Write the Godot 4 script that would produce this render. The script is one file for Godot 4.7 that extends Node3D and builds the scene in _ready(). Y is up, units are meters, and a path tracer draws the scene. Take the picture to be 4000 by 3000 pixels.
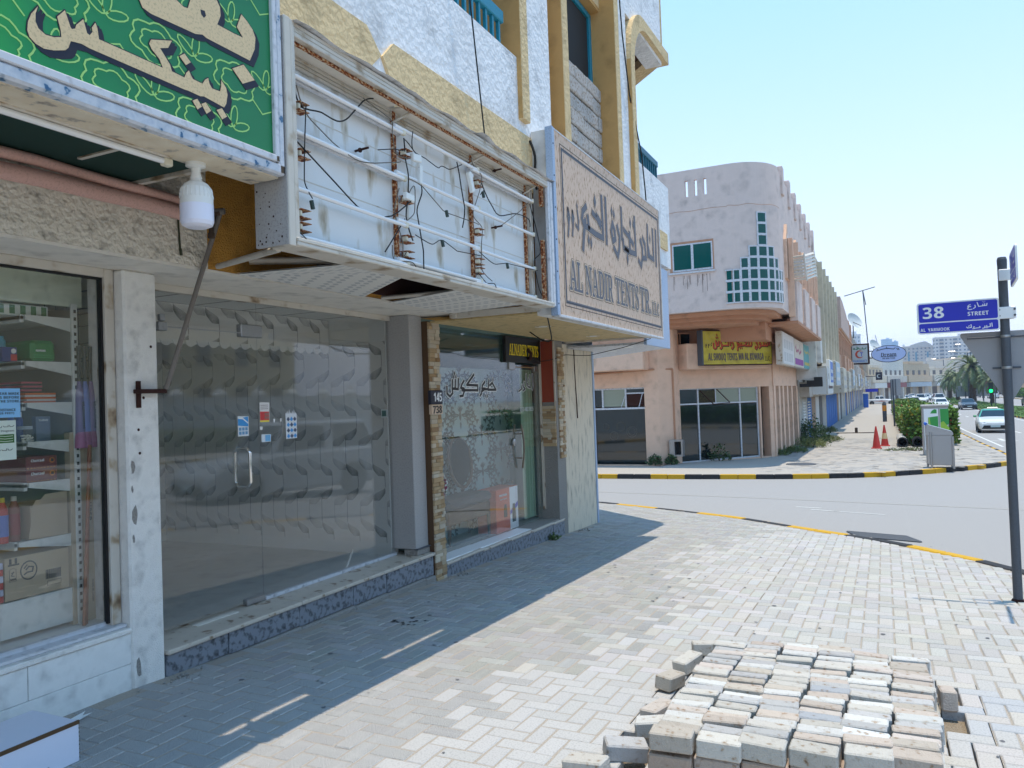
extends Node3D
# A street corner with shops: x = 0 is the shop front line, the street runs along -z, y = 0 is the pavement below the camera.
var rng := RandomNumberGenerator.new()
var mats := {}
var texs := {}
var used := {}
const FAC := Basis(Vector3(0, 0, -1), Vector3(0, 1, 0), Vector3(1, 0, 0))   # sheet facing +x: x runs down the street, y up
const CAM := Vector3(4.0, 1.6, 0.0)

class MB:
	var v := PackedVector3Array()
	var n := PackedVector3Array()
	var u := PackedVector2Array()
	var c := PackedColorArray()
	var col := Color.WHITE
	func tri(a: Vector3, b: Vector3, d: Vector3, na = null, nb = null, nd = null) -> void:
		var f := (b - a).cross(d - a)
		if f.length_squared() < 1e-16: return
		f = f.normalized()
		v.append(a); v.append(d); v.append(b)
		n.append(f if na == null else na); n.append(f if nd == null else nd); n.append(f if nb == null else nb)
		for p in [a, d, b]:
			u.append(Vector2(p.x - p.z, -p.y)); c.append(col)
	func quad(a: Vector3, b: Vector3, d: Vector3, e: Vector3) -> void:
		tri(a, b, d); tri(a, d, e)
	func uvquad(a: Vector3, b: Vector3, d: Vector3, e: Vector3) -> void:
		var f := (b - a).cross(d - a).normalized()
		for q in [[a, Vector2(0, 1)], [d, Vector2(1, 0)], [b, Vector2(1, 1)], [a, Vector2(0, 1)], [e, Vector2(0, 0)], [d, Vector2(1, 0)]]:
			v.append(q[0]); n.append(f); u.append(q[1]); c.append(col)
	func box(o: Vector3, s: Vector3, b := Basis.IDENTITY, bev := 0.0) -> void:
		var h := s * 0.5
		bev = minf(bev, minf(h.x, minf(h.y, h.z)) * 0.9)
		for ax in 3:
			for sg: float in [-1.0, 1.0]:
				var p := Vector3.ZERO; var q := Vector3.ZERO; var r := Vector3.ZERO
				p[ax] = sg * h[ax]
				var i1 := (ax + 1) % 3; var i2 := (ax + 2) % 3
				q[i1] = h[i1] - bev; r[i2] = (h[i2] - bev) * sg
				quad(o + b * (p - q - r), o + b * (p + q - r), o + b * (p + q + r), o + b * (p - q + r))
		if bev <= 0.0: return
		for ax in 3:
			var i1 := (ax + 1) % 3; var i2 := (ax + 2) % 3
			for s1: float in [-1.0, 1.0]:
				for s2: float in [-1.0, 1.0]:
					var A := Vector3.ZERO; var B := Vector3.ZERO; var L := Vector3.ZERO
					A[i1] = s1 * h[i1]; A[i2] = s2 * (h[i2] - bev)
					B[i1] = s1 * (h[i1] - bev); B[i2] = s2 * h[i2]
					L[ax] = (h[ax] - bev) * s1 * s2
					quad(o + b * (A - L), o + b * (A + L), o + b * (B + L), o + b * (B - L))
		for sx: float in [-1.0, 1.0]:
			for sy: float in [-1.0, 1.0]:
				for sz: float in [-1.0, 1.0]:
					var P := Vector3(sx * h.x, sy * (h.y - bev), sz * (h.z - bev)); var Q := Vector3(sx * (h.x - bev), sy * h.y, sz * (h.z - bev)); var R := Vector3(sx * (h.x - bev), sy * (h.y - bev), sz * h.z)
					if sx * sy * sz > 0: tri(o + b * P, o + b * Q, o + b * R)
					else: tri(o + b * P, o + b * R, o + b * Q)
	func bb(x0: float, x1: float, y0: float, y1: float, z0: float, z1: float, bev := 0.0) -> void:
		box(Vector3((x0 + x1) / 2, (y0 + y1) / 2, (z0 + z1) / 2), Vector3(absf(x1 - x0), absf(y1 - y0), absf(z1 - z0)), Basis.IDENTITY, bev)
	func poly(p: PackedVector2Array, t: Transform3D, depth := 0.0) -> void:   # front face towards +z of t, at depth
		if Geometry2D.is_polygon_clockwise(p):
			p = p.duplicate(); p.reverse()
		var ids := Geometry2D.triangulate_polygon(p)
		for k in range(0, ids.size(), 3):
			var a := p[ids[k]]; var b := p[ids[k + 1]]; var d := p[ids[k + 2]]
			if (b - a).cross(d - a) < 0:
				var w := b; b = d; d = w
			tri(t * Vector3(a.x, a.y, depth), t * Vector3(b.x, b.y, depth), t * Vector3(d.x, d.y, depth))
			if depth > 0.0: tri(t * Vector3(a.x, a.y, 0), t * Vector3(d.x, d.y, 0), t * Vector3(b.x, b.y, 0))
		if depth > 0.0:
			for k in p.size():
				var a := p[k]; var b := p[(k + 1) % p.size()]
				quad(t * Vector3(a.x, a.y, 0), t * Vector3(b.x, b.y, 0), t * Vector3(b.x, b.y, depth), t * Vector3(a.x, a.y, depth))
	func tube(p: PackedVector3Array, r0: float, r1 := -1.0, k := 8) -> void:
		if r1 < 0: r1 = r0
		var last := []
		var side := Vector3.ZERO
		for i in p.size():
			var d := (p[mini(i + 1, p.size() - 1)] - p[maxi(i - 1, 0)]).normalized()
			if side == Vector3.ZERO: side = d.cross(Vector3.UP if absf(d.y) < 0.9 else Vector3.RIGHT).normalized()
			side = (side - d * side.dot(d)).normalized()
			var up := side.cross(d)
			var r := lerpf(r0, r1, i / maxf(p.size() - 1, 1))
			var ring := []
			for j in k:
				var a := TAU * j / k
				var o := side * cos(a) + up * sin(a)
				ring.append([p[i] + o * r, o])
			if i > 0:
				for j in k:
					var a = last[j]; var b = last[(j + 1) % k]; var e = ring[(j + 1) % k]; var f = ring[j]
					tri(a[0], f[0], e[0], a[1], f[1], e[1]); tri(a[0], e[0], b[0], a[1], e[1], b[1])
			if i == 0 or i == p.size() - 1:
				for j in k:
					if i == 0: tri(p[i], ring[j][0], ring[(j + 1) % k][0])
					else: tri(p[i], ring[(j + 1) % k][0], ring[j][0])
			last = ring
	func rod(a: Vector3, b: Vector3, r: float, k := 8) -> void:
		tube(PackedVector3Array([a, b]), r, r, k)
	func lathe(prof: PackedVector2Array, t: Transform3D, k := 20) -> void:   # prof: (radius, height), going up
		for i in prof.size() - 1:
			var a := prof[i]; var b := prof[i + 1]
			var s := (b - a).normalized()
			for j in k:
				var p := TAU * j / k; var q := TAU * (j + 1) / k
				var d1 := Vector3(cos(p), 0, -sin(p)); var d2 := Vector3(cos(q), 0, -sin(q))
				var n1 := (t.basis * (d1 * s.y + Vector3(0, -s.x, 0))).normalized(); var n2 := (t.basis * (d2 * s.y + Vector3(0, -s.x, 0))).normalized()
				var A := t * (d1 * a.x + Vector3(0, a.y, 0)); var B := t * (d2 * a.x + Vector3(0, a.y, 0)); var E := t * (d2 * b.x + Vector3(0, b.y, 0)); var F := t * (d1 * b.x + Vector3(0, b.y, 0))
				tri(A, B, E, n1, n2, n2); tri(A, E, F, n1, n2, n1)
	func pen(p: PackedVector2Array, w: float, t: Transform3D, depth: float, nib := Vector2.ZERO) -> void:   # a flat stroke; nib: a broad pen held at that slant
		for i in p.size() - 1:
			var a := p[i]; var b := p[i + 1]
			var d := (b - a).normalized()
			var q := Vector2(-d.y, d.x) * w * 0.5
			if nib != Vector2.ZERO:
				poly(Geometry2D.convex_hull(PackedVector2Array([a - nib, a + nib, b - nib, b + nib, a + q, a - q, b + q, b - q])), t, depth + 0.00003 * (i % 3))
			else:
				var e := d * w * 0.35
				poly(PackedVector2Array([a - q - e, b - q + e, b + q + e, a + q - e]), t, depth + 0.00003 * (i % 3))
	func mesh() -> ArrayMesh:
		var A := []
		A.resize(Mesh.ARRAY_MAX)
		A[Mesh.ARRAY_VERTEX] = v; A[Mesh.ARRAY_NORMAL] = n; A[Mesh.ARRAY_TEX_UV] = u; A[Mesh.ARRAY_COLOR] = c
		var m := ArrayMesh.new()
		if v.size() > 0: m.add_surface_from_arrays(Mesh.PRIMITIVE_TRIANGLES, A)
		return m

func numbered(s: String) -> String:
	if not used.has(s):
		used[s] = 0
		return s
	used[s] += 1
	return "%s_%03d" % [s, used[s]]

func origin(o: Node) -> Vector3:
	var p := Vector3.ZERO
	while o != self and o != null:
		p += o.position; o = o.get_parent()
	return p

func obj(called: String, m: MB, mt: Material, parent: Node = self, label := "") -> MeshInstance3D:
	return put(called, m.mesh(), mt, parent, label)

func put(called: String, m: Mesh, mt: Material, parent: Node = self, label := "") -> MeshInstance3D:
	var o := MeshInstance3D.new()
	o.mesh = m; o.material_override = mt
	o.name = numbered(called) if parent == self else called
	parent.add_child(o, true)
	o.position = -origin(parent)
	if label: o.set_meta("label", label)
	return o

func tag(o: Node, label: String, category: String, group := "") -> Node:
	o.set_meta("label", label); o.set_meta("category", category)
	if group: o.set_meta("group", group)
	return o

func thing(called: String, label: String, category: String, at := Vector3.ZERO, group := "") -> Node3D:
	var o := Node3D.new()
	o.name = numbered(called); add_child(o); o.position = at
	tag(o, label, category, group)
	return o

func struct(called: String, m: MB, mt: Material) -> MeshInstance3D:
	var o := obj(called, m, mt)
	o.set_meta("kind", "structure")
	return o

func copy(o: Node3D, at: Vector3, turn: float, label: String) -> Node3D:
	var r: Node3D = o.duplicate()
	r.name = numbered(str(o.name).rstrip("0123456789").rstrip("_")); add_child(r); r.position = at; r.rotation.y = turn
	r.set_meta("label", label)
	return r

func noise_tex(key: String, freq: float, stops: Array, size := 512, seed_ := 1, kind := FastNoiseLite.TYPE_SIMPLEX_SMOOTH, oct := 4, normal := 0.0) -> Texture2D:
	if texs.has(key): return texs[key]
	var f := FastNoiseLite.new()
	f.seed = seed_; f.frequency = freq; f.noise_type = kind; f.fractal_octaves = oct
	var t := NoiseTexture2D.new()
	t.width = size; t.height = size; t.seamless = true; t.noise = f
	if normal > 0.0:
		t.as_normal_map = true; t.bump_strength = normal
	elif stops:
		var g := Gradient.new()
		var off := PackedFloat32Array(); var cs := PackedColorArray()
		for s in stops:
			off.append(s[0]); cs.append(s[1] if s[1] is Color else Color(s[1], s[1], s[1]))
		g.offsets = off; g.colors = cs
		t.color_ramp = g
	texs[key] = t
	return t

# key, sRGB colour, roughness; opt: metal, tex, scale, bump (texture), depth (cm), normal, nscale, spec, alpha, vc
func mat(key: String, c: Color, rough := 0.8, opt := {}) -> StandardMaterial3D:
	if mats.has(key): return mats[key]
	var m := StandardMaterial3D.new()
	m.resource_name = key
	m.albedo_color = c; m.roughness = rough
	m.metallic = opt.get("metal", 0.0)
	m.metallic_specular = opt.get("spec", 0.5)
	var tri := false
	if opt.has("tex"):
		m.albedo_texture = opt.tex; tri = true
	if opt.has("bump"):
		m.heightmap_enabled = true; m.heightmap_texture = opt.bump; m.heightmap_scale = opt.get("depth", 1.0); tri = true
	if opt.has("normal"):
		m.normal_enabled = true; m.normal_texture = opt.normal; m.normal_scale = opt.get("nscale", 1.0); tri = true
	if tri:
		m.uv1_triplanar = true; m.uv1_world_triplanar = opt.get("world", true); m.uv1_scale = Vector3.ONE * opt.get("scale", 1.0) * Vector3(1, 1, 1)
		if opt.has("stretch"): m.uv1_scale *= opt.stretch
	if opt.has("dtex"):
		m.detail_enabled = true; m.detail_albedo = opt.dtex; m.detail_blend_mode = BaseMaterial3D.BLEND_MODE_MUL
	if opt.has("alpha"):
		m.transparency = BaseMaterial3D.TRANSPARENCY_ALPHA; m.albedo_color.a = opt.alpha
	if opt.get("vc", false): m.vertex_color_use_as_albedo = true
	if opt.has("backlight"):
		m.backlight_enabled = true; m.backlight = opt.backlight
	mats[key] = m
	return m

func gy(z: float) -> float:   # the street falls gently away
	var k := [[0.0, 0.0], [3.0, 0.0], [6.6, -0.14], [11.2, -0.32], [24.0, -0.9], [30.0, -1.02], [42.0, -1.25], [60.0, -1.45], [150.0, -1.8], [2000.0, -2.0]]
	var d := -z
	if d <= 0.0: return 0.0
	for i in k.size() - 1:
		if d <= k[i + 1][0]:
			var t: float = (d - k[i][0]) / (k[i + 1][0] - k[i][0])
			return lerpf(k[i][1], k[i + 1][1], t)
	return -2.0

func write(s: String, font: String, bold: int, t: Transform3D, box: Vector2, mt: Material, parent: Node, called := "lettering", depth := 0.002, align := 0.5) -> MeshInstance3D:
	# text fitted into a box w x h centred on t; t's z faces the reader
	var f := SystemFont.new()
	f.font_names = PackedStringArray([font]); f.font_weight = bold
	var m := TextMesh.new()
	m.text = s; m.font = f; m.font_size = 64; m.pixel_size = 0.01; m.depth = 0.02; m.curve_step = 4.0
	var a := m.get_aabb()
	if a.size.x < 1e-4: return null
	var k := Vector3(box.x / a.size.x if box.x > 0 else box.y / a.size.y, box.y / a.size.y if box.y > 0 else box.x / a.size.x, depth / 0.02)
	var o := MeshInstance3D.new()
	o.mesh = m; o.material_override = mt; o.name = called
	parent.add_child(o, true)
	var b := Basis(t.basis.x * k.x, t.basis.y * k.y, t.basis.z * k.z)
	var c := a.get_center()
	o.transform = Transform3D(b, t.origin - b * Vector3(c.x, c.y, 0) - origin(parent) + t.basis.z * depth * 0.5)
	return o

func sheet(m: MB, x0: float, x1: float, z0: float, z1: float, lift: float, step := 1.0) -> void:   # a strip of ground, z0 > z1, draped over the slope
	var z := z0
	while z > z1 + 1e-4:
		var w := maxf(z - step, z1)
		m.quad(Vector3(x0, gy(z) + lift, z), Vector3(x1, gy(z) + lift, z), Vector3(x1, gy(w) + lift, w), Vector3(x0, gy(w) + lift, w))
		z = w

func V2(a: Array) -> PackedVector2Array:
	var p := PackedVector2Array()
	for i in range(0, a.size(), 2): p.append(Vector2(a[i], a[i + 1]))
	return p

func W(c: float) -> Color:
	return Color(c, c, c)

func _ready() -> void:
	rng.seed = 7
	# camera
	var cam := Camera3D.new()
	cam.name = "camera"
	var yaw := deg_to_rad(25.7164); var pitch := deg_to_rad(1.1739); var roll := deg_to_rad(-2.0206)
	var f := Vector3(-sin(yaw), 0, -cos(yaw)); var r := Vector3(cos(yaw), 0, -sin(yaw)); var u := Vector3.UP
	var f2 := f * cos(pitch) + u * sin(pitch); var u2 := u * cos(pitch) - f * sin(pitch)
	var r3 := r * cos(roll) + u2 * sin(roll); var u3 := u2 * cos(roll) - r * sin(roll)
	cam.transform = Transform3D(Basis(r3, u3, -f2), CAM)
	cam.fov = rad_to_deg(2.0 * atan(1500.0 / 3004.0)); cam.near = 0.05; cam.far = 4000.0
	add_child(cam)
	# sky, sun, air
	var sm := ProceduralSkyMaterial.new()
	sm.sky_top_color = Color(0.49, 0.735, 0.955); sm.sky_horizon_color = Color(0.95, 0.965, 1.0); sm.sky_curve = 0.22
	sm.ground_bottom_color = Color(0.45, 0.43, 0.4); sm.ground_horizon_color = Color(0.8, 0.82, 0.85)
	sm.sky_energy_multiplier = 1.0; sm.sun_angle_max = 1.0
	var sky := Sky.new(); sky.sky_material = sm
	var env := Environment.new()
	env.background_mode = Environment.BG_SKY; env.sky = sky; env.background_energy_multiplier = 0.84
	env.tonemap_mode = Environment.TONE_MAPPER_LINEAR; env.tonemap_exposure = 1.85
	env.sdfgi_enabled = true; env.ssao_enabled = true; env.ssil_enabled = true
	env.fog_enabled = true; env.fog_density = 0.00035; env.fog_light_color = Color(0.80, 0.88, 1.0)
	var we := WorldEnvironment.new(); we.name = "world_environment"; we.environment = env; add_child(we)
	var sun := DirectionalLight3D.new()
	sun.name = "sun"; sun.light_energy = 0.72; sun.light_color = Color(1.0, 0.95, 0.87); sun.light_angular_distance = 0.5; sun.shadow_enabled = true
	var to_sun := Vector3(0.055, 1.0, -0.045).normalized()
	sun.transform = Transform3D(Basis.looking_at(-to_sun, Vector3(0, 0, -1)), Vector3(0, 50, 0))
	add_child(sun)
	materials()
	ground()
	near_building()
	shop_signs()
	shop_a()
	shop_b()
	grocery()
	corner_building()
	street_row()
	skyline()
	street_things()
	traffic()
	greenery()
	loose_pavers()
	small_things()

func materials() -> void:
	var grain := noise_tex("grain", 0.09, [[0.0, 0.70], [0.35, 0.92], [0.55, 0.98], [1.0, 1.0]], 512, 3, FastNoiseLite.TYPE_SIMPLEX, 5)
	var blotch := noise_tex("blotch", 0.008, [[0.0, 0.84], [0.3, 0.955], [0.55, 1.0], [1.0, 0.975]], 512, 5, FastNoiseLite.TYPE_SIMPLEX_SMOOTH, 5)
	var speck := noise_tex("speck", 0.12, [[0.0, 0.45], [0.25, 0.62], [0.40, 0.88], [0.55, 1.0], [1.0, 1.0]], 512, 9, FastNoiseLite.TYPE_SIMPLEX, 3)
	var smooth_ := noise_tex("smooth", 0.05, [[0.0, 0.82], [0.3, 0.95], [0.5, 1.0], [1.0, 0.98]], 512, 11, FastNoiseLite.TYPE_SIMPLEX, 5)
	var rough_b := noise_tex("roughb", 0.045, [], 512, 21, FastNoiseLite.TYPE_SIMPLEX, 4)
	var fine_b := noise_tex("fineb", 0.12, [], 512, 22, FastNoiseLite.TYPE_SIMPLEX, 3)
	var streak := noise_tex("streak", 0.02, [[0.0, 0.72], [0.25, 0.92], [0.45, 1.0], [1.0, 1.0]], 512, 31, FastNoiseLite.TYPE_SIMPLEX_SMOOTH, 4)
	var rustn := noise_tex("rustn", 0.03, [[0.0, Color(0.22, 0.10, 0.05)], [0.4, Color(0.50, 0.24, 0.09)], [0.55, Color(0.66, 0.38, 0.15)], [0.68, Color(0.78, 0.68, 0.55)], [1.0, Color(0.82, 0.78, 0.72)]], 512, 41, FastNoiseLite.TYPE_SIMPLEX_SMOOTH, 5)
	mat("paver_worn", W(1), 0.95, {"tex": speck, "scale": 2.6, "vc": true, "bump": fine_b, "depth": 0.3, "spec": 0.3})
	mat("paver_plain", W(1), 0.93, {"tex": smooth_, "scale": 2.4, "vc": true, "bump": fine_b, "depth": 0.1, "spec": 0.3})
	mat("joint_sand", Color(0.68, 0.64, 0.59), 1.0, {"tex": grain, "scale": 2.0})
	mat("bed_sand", Color(0.60, 0.54, 0.46), 1.0, {"tex": grain, "scale": 2.0, "bump": rough_b, "depth": 1.0})
	mat("asphalt", Color(0.65, 0.64, 0.63), 0.95, {"tex": grain, "scale": 1.3, "spec": 0.25, "dtex": null} if false else {"tex": grain, "scale": 1.3, "spec": 0.25})
	mat("far_paving", Color(0.69, 0.665, 0.63), 0.95, {"tex": smooth_, "scale": 0.5, "spec": 0.3})
	mat("desert_ground", Color(0.66, 0.62, 0.55), 1.0, {"tex": blotch, "scale": 0.05})
	mat("kerb_yellow", Color(0.80, 0.62, 0.10), 0.85, {"tex": smooth_, "scale": 1.2})
	mat("kerb_black", Color(0.17, 0.17, 0.18), 0.85, {"tex": smooth_, "scale": 1.2})
	mat("kerb_bare", Color(0.62, 0.60, 0.57), 0.9, {"tex": grain, "scale": 1.0})
	mat("paint_white", Color(0.82, 0.82, 0.80), 0.8, {"tex": smooth_, "scale": 1.0})
	mat("paint_line", Color(0.70, 0.68, 0.64), 0.9, {"tex": smooth_, "scale": 1.5})
	mat("plaster_white", Color(0.93, 0.93, 0.93), 0.92, {"tex": blotch, "scale": 0.5, "bump": rough_b, "depth": 1.0, "spec": 0.25})
	mat("plaster_white_smooth", Color(0.86, 0.855, 0.84), 0.9, {"tex": blotch, "scale": 0.8, "spec": 0.25})
	mat("plaster_tan", Color(0.88, 0.775, 0.60), 0.92, {"tex": blotch, "scale": 0.6, "bump": rough_b, "depth": 1.3, "spec": 0.25})
	mat("plaster_ochre", Color(0.78, 0.62, 0.40), 0.9, {"tex": blotch, "scale": 0.7, "spec": 0.25})
	mat("plaster_ochre_rough", Color(0.77, 0.56, 0.24), 0.92, {"tex": blotch, "scale": 0.9, "bump": fine_b, "depth": 0.9})
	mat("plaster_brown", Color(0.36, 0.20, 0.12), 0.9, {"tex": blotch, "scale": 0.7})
	mat("beam_rough", Color(0.88, 0.85, 0.79), 0.95, {"tex": streak, "scale": 0.9, "bump": rough_b, "depth": 1.1, "spec": 0.25})
	mat("beam_smooth", Color(0.89, 0.865, 0.82), 0.9, {"tex": blotch, "scale": 0.9, "spec": 0.3})
	mat("pillar_paint", Color(0.92, 0.91, 0.885), 0.85, {"tex": blotch, "scale": 1.6, "bump": fine_b, "depth": 0.35, "spec": 0.3})
	mat("pier_paint", Color(0.84, 0.79, 0.70), 0.85, {"tex": streak, "scale": 1.0, "stretch": Vector3(1, 0.25, 1), "bump": fine_b, "depth": 0.3})
	mat("tile_white", Color(0.90, 0.905, 0.89), 0.45, {"tex": blotch, "scale": 1.3})
	mat("marble_grey", Color(0.50, 0.52, 0.55), 0.5, {"tex": noise_tex("marble", 0.02, [[0.0, 0.45], [0.3, 0.75], [0.5, 1.0], [0.6, 1.25], [1.0, 1.1]], 512, 61, FastNoiseLite.TYPE_SIMPLEX_SMOOTH, 5), "scale": 1.6})
	mat("marble_slab", Color(0.80, 0.76, 0.70), 0.4, {"tex": noise_tex("slab", 0.012, [[0.0, Color(0.35, 0.27, 0.2)], [0.2, Color(0.72, 0.64, 0.56)], [0.32, W(0.96)], [1.0, W(1)]], 512, 62, FastNoiseLite.TYPE_SIMPLEX_SMOOTH, 5), "scale": 0.9})
	mat("cement", Color(0.60, 0.585, 0.56), 0.95, {"tex": grain, "scale": 1.5, "bump": rough_b, "depth": 0.8})
	mat("aluminium", Color(0.72, 0.73, 0.75), 0.42, {"metal": 0.55, "tex": streak, "scale": 1.0})
	mat("alu_white", Color(0.80, 0.805, 0.82), 0.45, {"tex": streak, "scale": 1.2, "spec": 0.5})
	mat("alu_dirty", Color(0.80, 0.77, 0.72), 0.55, {"tex": noise_tex("dirt", 0.015, [[0.0, Color(0.48, 0.39, 0.30)], [0.2, Color(0.82, 0.76, 0.68)], [0.36, W(0.97)], [0.5, W(1)], [1.0, W(0.98)]], 512, 71, FastNoiseLite.TYPE_SIMPLEX_SMOOTH, 5), "scale": 0.45})
	mat("box_white", Color(0.86, 0.865, 0.86), 0.5, {"tex": noise_tex("boxdirt", 0.012, [[0.0, Color(0.66, 0.60, 0.50)], [0.2, Color(0.90, 0.87, 0.82)], [0.36, W(1)], [1.0, W(1)]], 512, 72, FastNoiseLite.TYPE_SIMPLEX_SMOOTH, 5), "scale": 0.8, "stretch": Vector3(1, 0.35, 1)})
	mat("rust", W(1), 0.85, {"tex": rustn, "scale": 2.2, "bump": fine_b, "depth": 0.2})
	mat("rust_dark", Color(0.24, 0.11, 0.07), 0.9, {"tex": grain, "scale": 3.0, "bump": fine_b, "depth": 0.3})
	mat("steel_pole", Color(0.33, 0.35, 0.38), 0.6, {"metal": 0.2, "tex": smooth_, "scale": 2.0})
	mat("steel", Color(0.66, 0.66, 0.66), 0.35, {"metal": 0.8, "tex": smooth_, "scale": 2.0})
	mat("chrome", Color(0.86, 0.86, 0.85), 0.12, {"metal": 1.0})
	mat("teal", Color(0.10, 0.52, 0.62), 0.5, {"tex": smooth_, "scale": 1.5})
	mat("teal_dark", Color(0.06, 0.40, 0.48), 0.5, {"tex": smooth_, "scale": 1.5})
	mat("black", Color(0.06, 0.06, 0.065), 0.6)
	mat("cable", Color(0.10, 0.095, 0.09), 0.7)
	mat("cable_grey", Color(0.42, 0.39, 0.35), 0.7)
	mat("white_plastic", Color(0.90, 0.90, 0.88), 0.4)
	mat("cream_plastic", Color(0.86, 0.83, 0.74), 0.45)
	mat("tube_glass", Color(0.92, 0.92, 0.92), 0.18)
	mat("glass_clear", Color(0.50, 0.56, 0.54), 0.02, {"alpha": 0.07})
	mat("glass_dusty", Color(0.55, 0.58, 0.56), 0.03, {"alpha": 0.12})
	mat("glass_green", Color(0.35, 0.56, 0.53), 0.02, {"alpha": 0.05})
	mat("glass_dark", Color(0.05, 0.055, 0.06), 0.06, {"spec": 0.9})
	mat("glass_bottle", Color(0.08, 0.33, 0.31), 0.12, {"spec": 0.35})
	mat("screen_mesh", Color(0.13, 0.125, 0.12), 0.8)
	mat("stone_block", Color(0.80, 0.78, 0.76), 0.9, {"tex": noise_tex("stone", 0.02, [[0.0, Color(0.62, 0.52, 0.42)], [0.28, Color(0.9, 0.84, 0.78)], [0.42, W(1)], [1.0, W(1)]], 512, 81, FastNoiseLite.TYPE_SIMPLEX_SMOOTH, 5), "scale": 2.0, "bump": rough_b, "depth": 1.6})
	mat("mortar_dark", Color(0.14, 0.13, 0.12), 1.0)
	mat("cardboard", Color(0.62, 0.50, 0.35), 0.9, {"tex": smooth_, "scale": 1.0})
	mat("shelf_white", Color(0.82, 0.83, 0.80), 0.5, {"tex": blotch, "scale": 2.0})
	mat("room_grey", Color(0.86, 0.86, 0.84), 0.95)
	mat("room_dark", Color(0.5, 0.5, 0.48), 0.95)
	mat("leaf", W(1), 0.6, {"vc": true, "backlight": Color(0.25, 0.35, 0.08)})
	mat("bark", Color(0.34, 0.26, 0.19), 0.95, {"tex": grain, "scale": 2.0, "bump": rough_b, "depth": 2.0})
	mat("lawn", Color(0.30, 0.42, 0.13), 1.0, {"tex": grain, "scale": 0.7})
	mat("paint", W(1), 0.35, {"vc": true})
	mat("matt", W(1), 0.8, {"vc": true})
	mat("wall_vc", W(1), 0.9, {"vc": true, "tex": blotch, "scale": 0.35})
	mat("tyre", Color(0.09, 0.09, 0.09), 0.9)
	mat("blue_flaking", W(1), 0.7, {"tex": noise_tex("bluef", 0.02, [[0.0, Color(0.16, 0.33, 0.50)], [0.16, Color(0.30, 0.44, 0.56)], [0.22, Color(0.70, 0.73, 0.77)], [0.6, Color(0.80, 0.81, 0.83)], [1.0, Color(0.68, 0.71, 0.76)]], 512, 91, FastNoiseLite.TYPE_SIMPLEX_SMOOTH, 5), "scale": 1.0})
	mat("cream_flaking", W(1), 0.8, {"tex": noise_tex("creamf", 0.015, [[0.0, Color(0.50, 0.46, 0.42)], [0.2, Color(0.72, 0.68, 0.62)], [0.28, Color(0.84, 0.78, 0.68)], [1.0, Color(0.88, 0.84, 0.76)]], 512, 92, FastNoiseLite.TYPE_SIMPLEX_SMOOTH, 5), "scale": 1.0})
	mat("diffuser", Color(0.90, 0.90, 0.95), 0.3, {})
	mat("iron_brown", Color(0.33, 0.27, 0.23), 0.85, {"tex": grain, "scale": 3.0})
	mat("steel_rusty", Color(0.50, 0.47, 0.44), 0.75, {"tex": grain, "scale": 3.0})
	mat("moss", Color(0.24, 0.26, 0.18), 0.95)
	mat("starter_green", Color(0.18, 0.24, 0.21), 0.5)
	mat("beige_face", W(1), 0.6, {"tex": noise_tex("beige", 0.035, [[0.0, Color(0.50, 0.35, 0.23)], [0.2, Color(0.66, 0.50, 0.38)], [0.32, Color(0.82, 0.69, 0.585)], [0.6, Color(0.85, 0.73, 0.63)], [1.0, Color(0.85, 0.735, 0.64)]], 512, 93, FastNoiseLite.TYPE_SIMPLEX_SMOOTH, 5), "scale": 1.4, "stretch": Vector3(1, 0.4, 1)})
	mat("beige_pale", Color(0.82, 0.72, 0.62), 0.7)
	mat("sign_grey", Color(0.39, 0.395, 0.43), 0.6, {"tex": grain, "scale": 2.0})
	mat("plank", Color(0.78, 0.68, 0.48), 0.7, {"tex": streak, "scale": 0.8})
	mat("floor_grey", Color(0.72, 0.71, 0.69), 0.35, {"tex": blotch, "scale": 0.8})
	mat("floor_beige", Color(0.66, 0.62, 0.55), 0.35, {"tex": blotch, "scale": 0.8})
	mat("wall_teal", Color(0.42, 0.52, 0.50), 0.9)
	mat("screen_pale", Color(0.62, 0.72, 0.72), 0.7)
	mat("ornament_dark", Color(0.16, 0.20, 0.19), 0.7)
	mat("curtain_green", Color(0.60, 0.72, 0.60), 0.9, {"backlight": Color(0.3, 0.35, 0.3)})
	mat("wood_brown", Color(0.34, 0.24, 0.14), 0.6)
	mat("cane", Color(0.44, 0.34, 0.22), 0.8, {"tex": grain, "scale": 6.0})
	mat("sofa_grey", Color(0.36, 0.34, 0.33), 0.95, {"tex": grain, "scale": 4.0})
	mat("box_orange", Color(0.80, 0.36, 0.20), 0.7)
	mat("petal", W(1), 0.8, {"vc": true, "backlight": Color(0.3, 0.3, 0.3)})
	mat("goods", W(1), 0.45, {"vc": true})
	mat("room_cream", Color(0.74, 0.73, 0.66), 0.9)
	mat("fascia_cream", Color(0.80, 0.83, 0.74), 0.5, {"tex": blotch, "scale": 1.5})
	mat("copper_wood", Color(0.58, 0.31, 0.17), 0.4, {"tex": streak, "scale": 2.0})
	mat("camo", W(1), 0.9, {"tex": noise_tex("camo", 0.03, [[0.0, Color(0.10, 0.08, 0.05)], [0.45, Color(0.18, 0.15, 0.09)], [0.5, Color(0.42, 0.36, 0.22)], [0.62, Color(0.20, 0.22, 0.12)], [1.0, Color(0.12, 0.10, 0.07)]], 256, 95), "scale": 1.5})
	mat("drip", Color(0.42, 0.33, 0.28), 0.9)
	mat("sign_back", Color(0.62, 0.62, 0.63), 0.6, {"tex": grain, "scale": 4.0})
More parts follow.
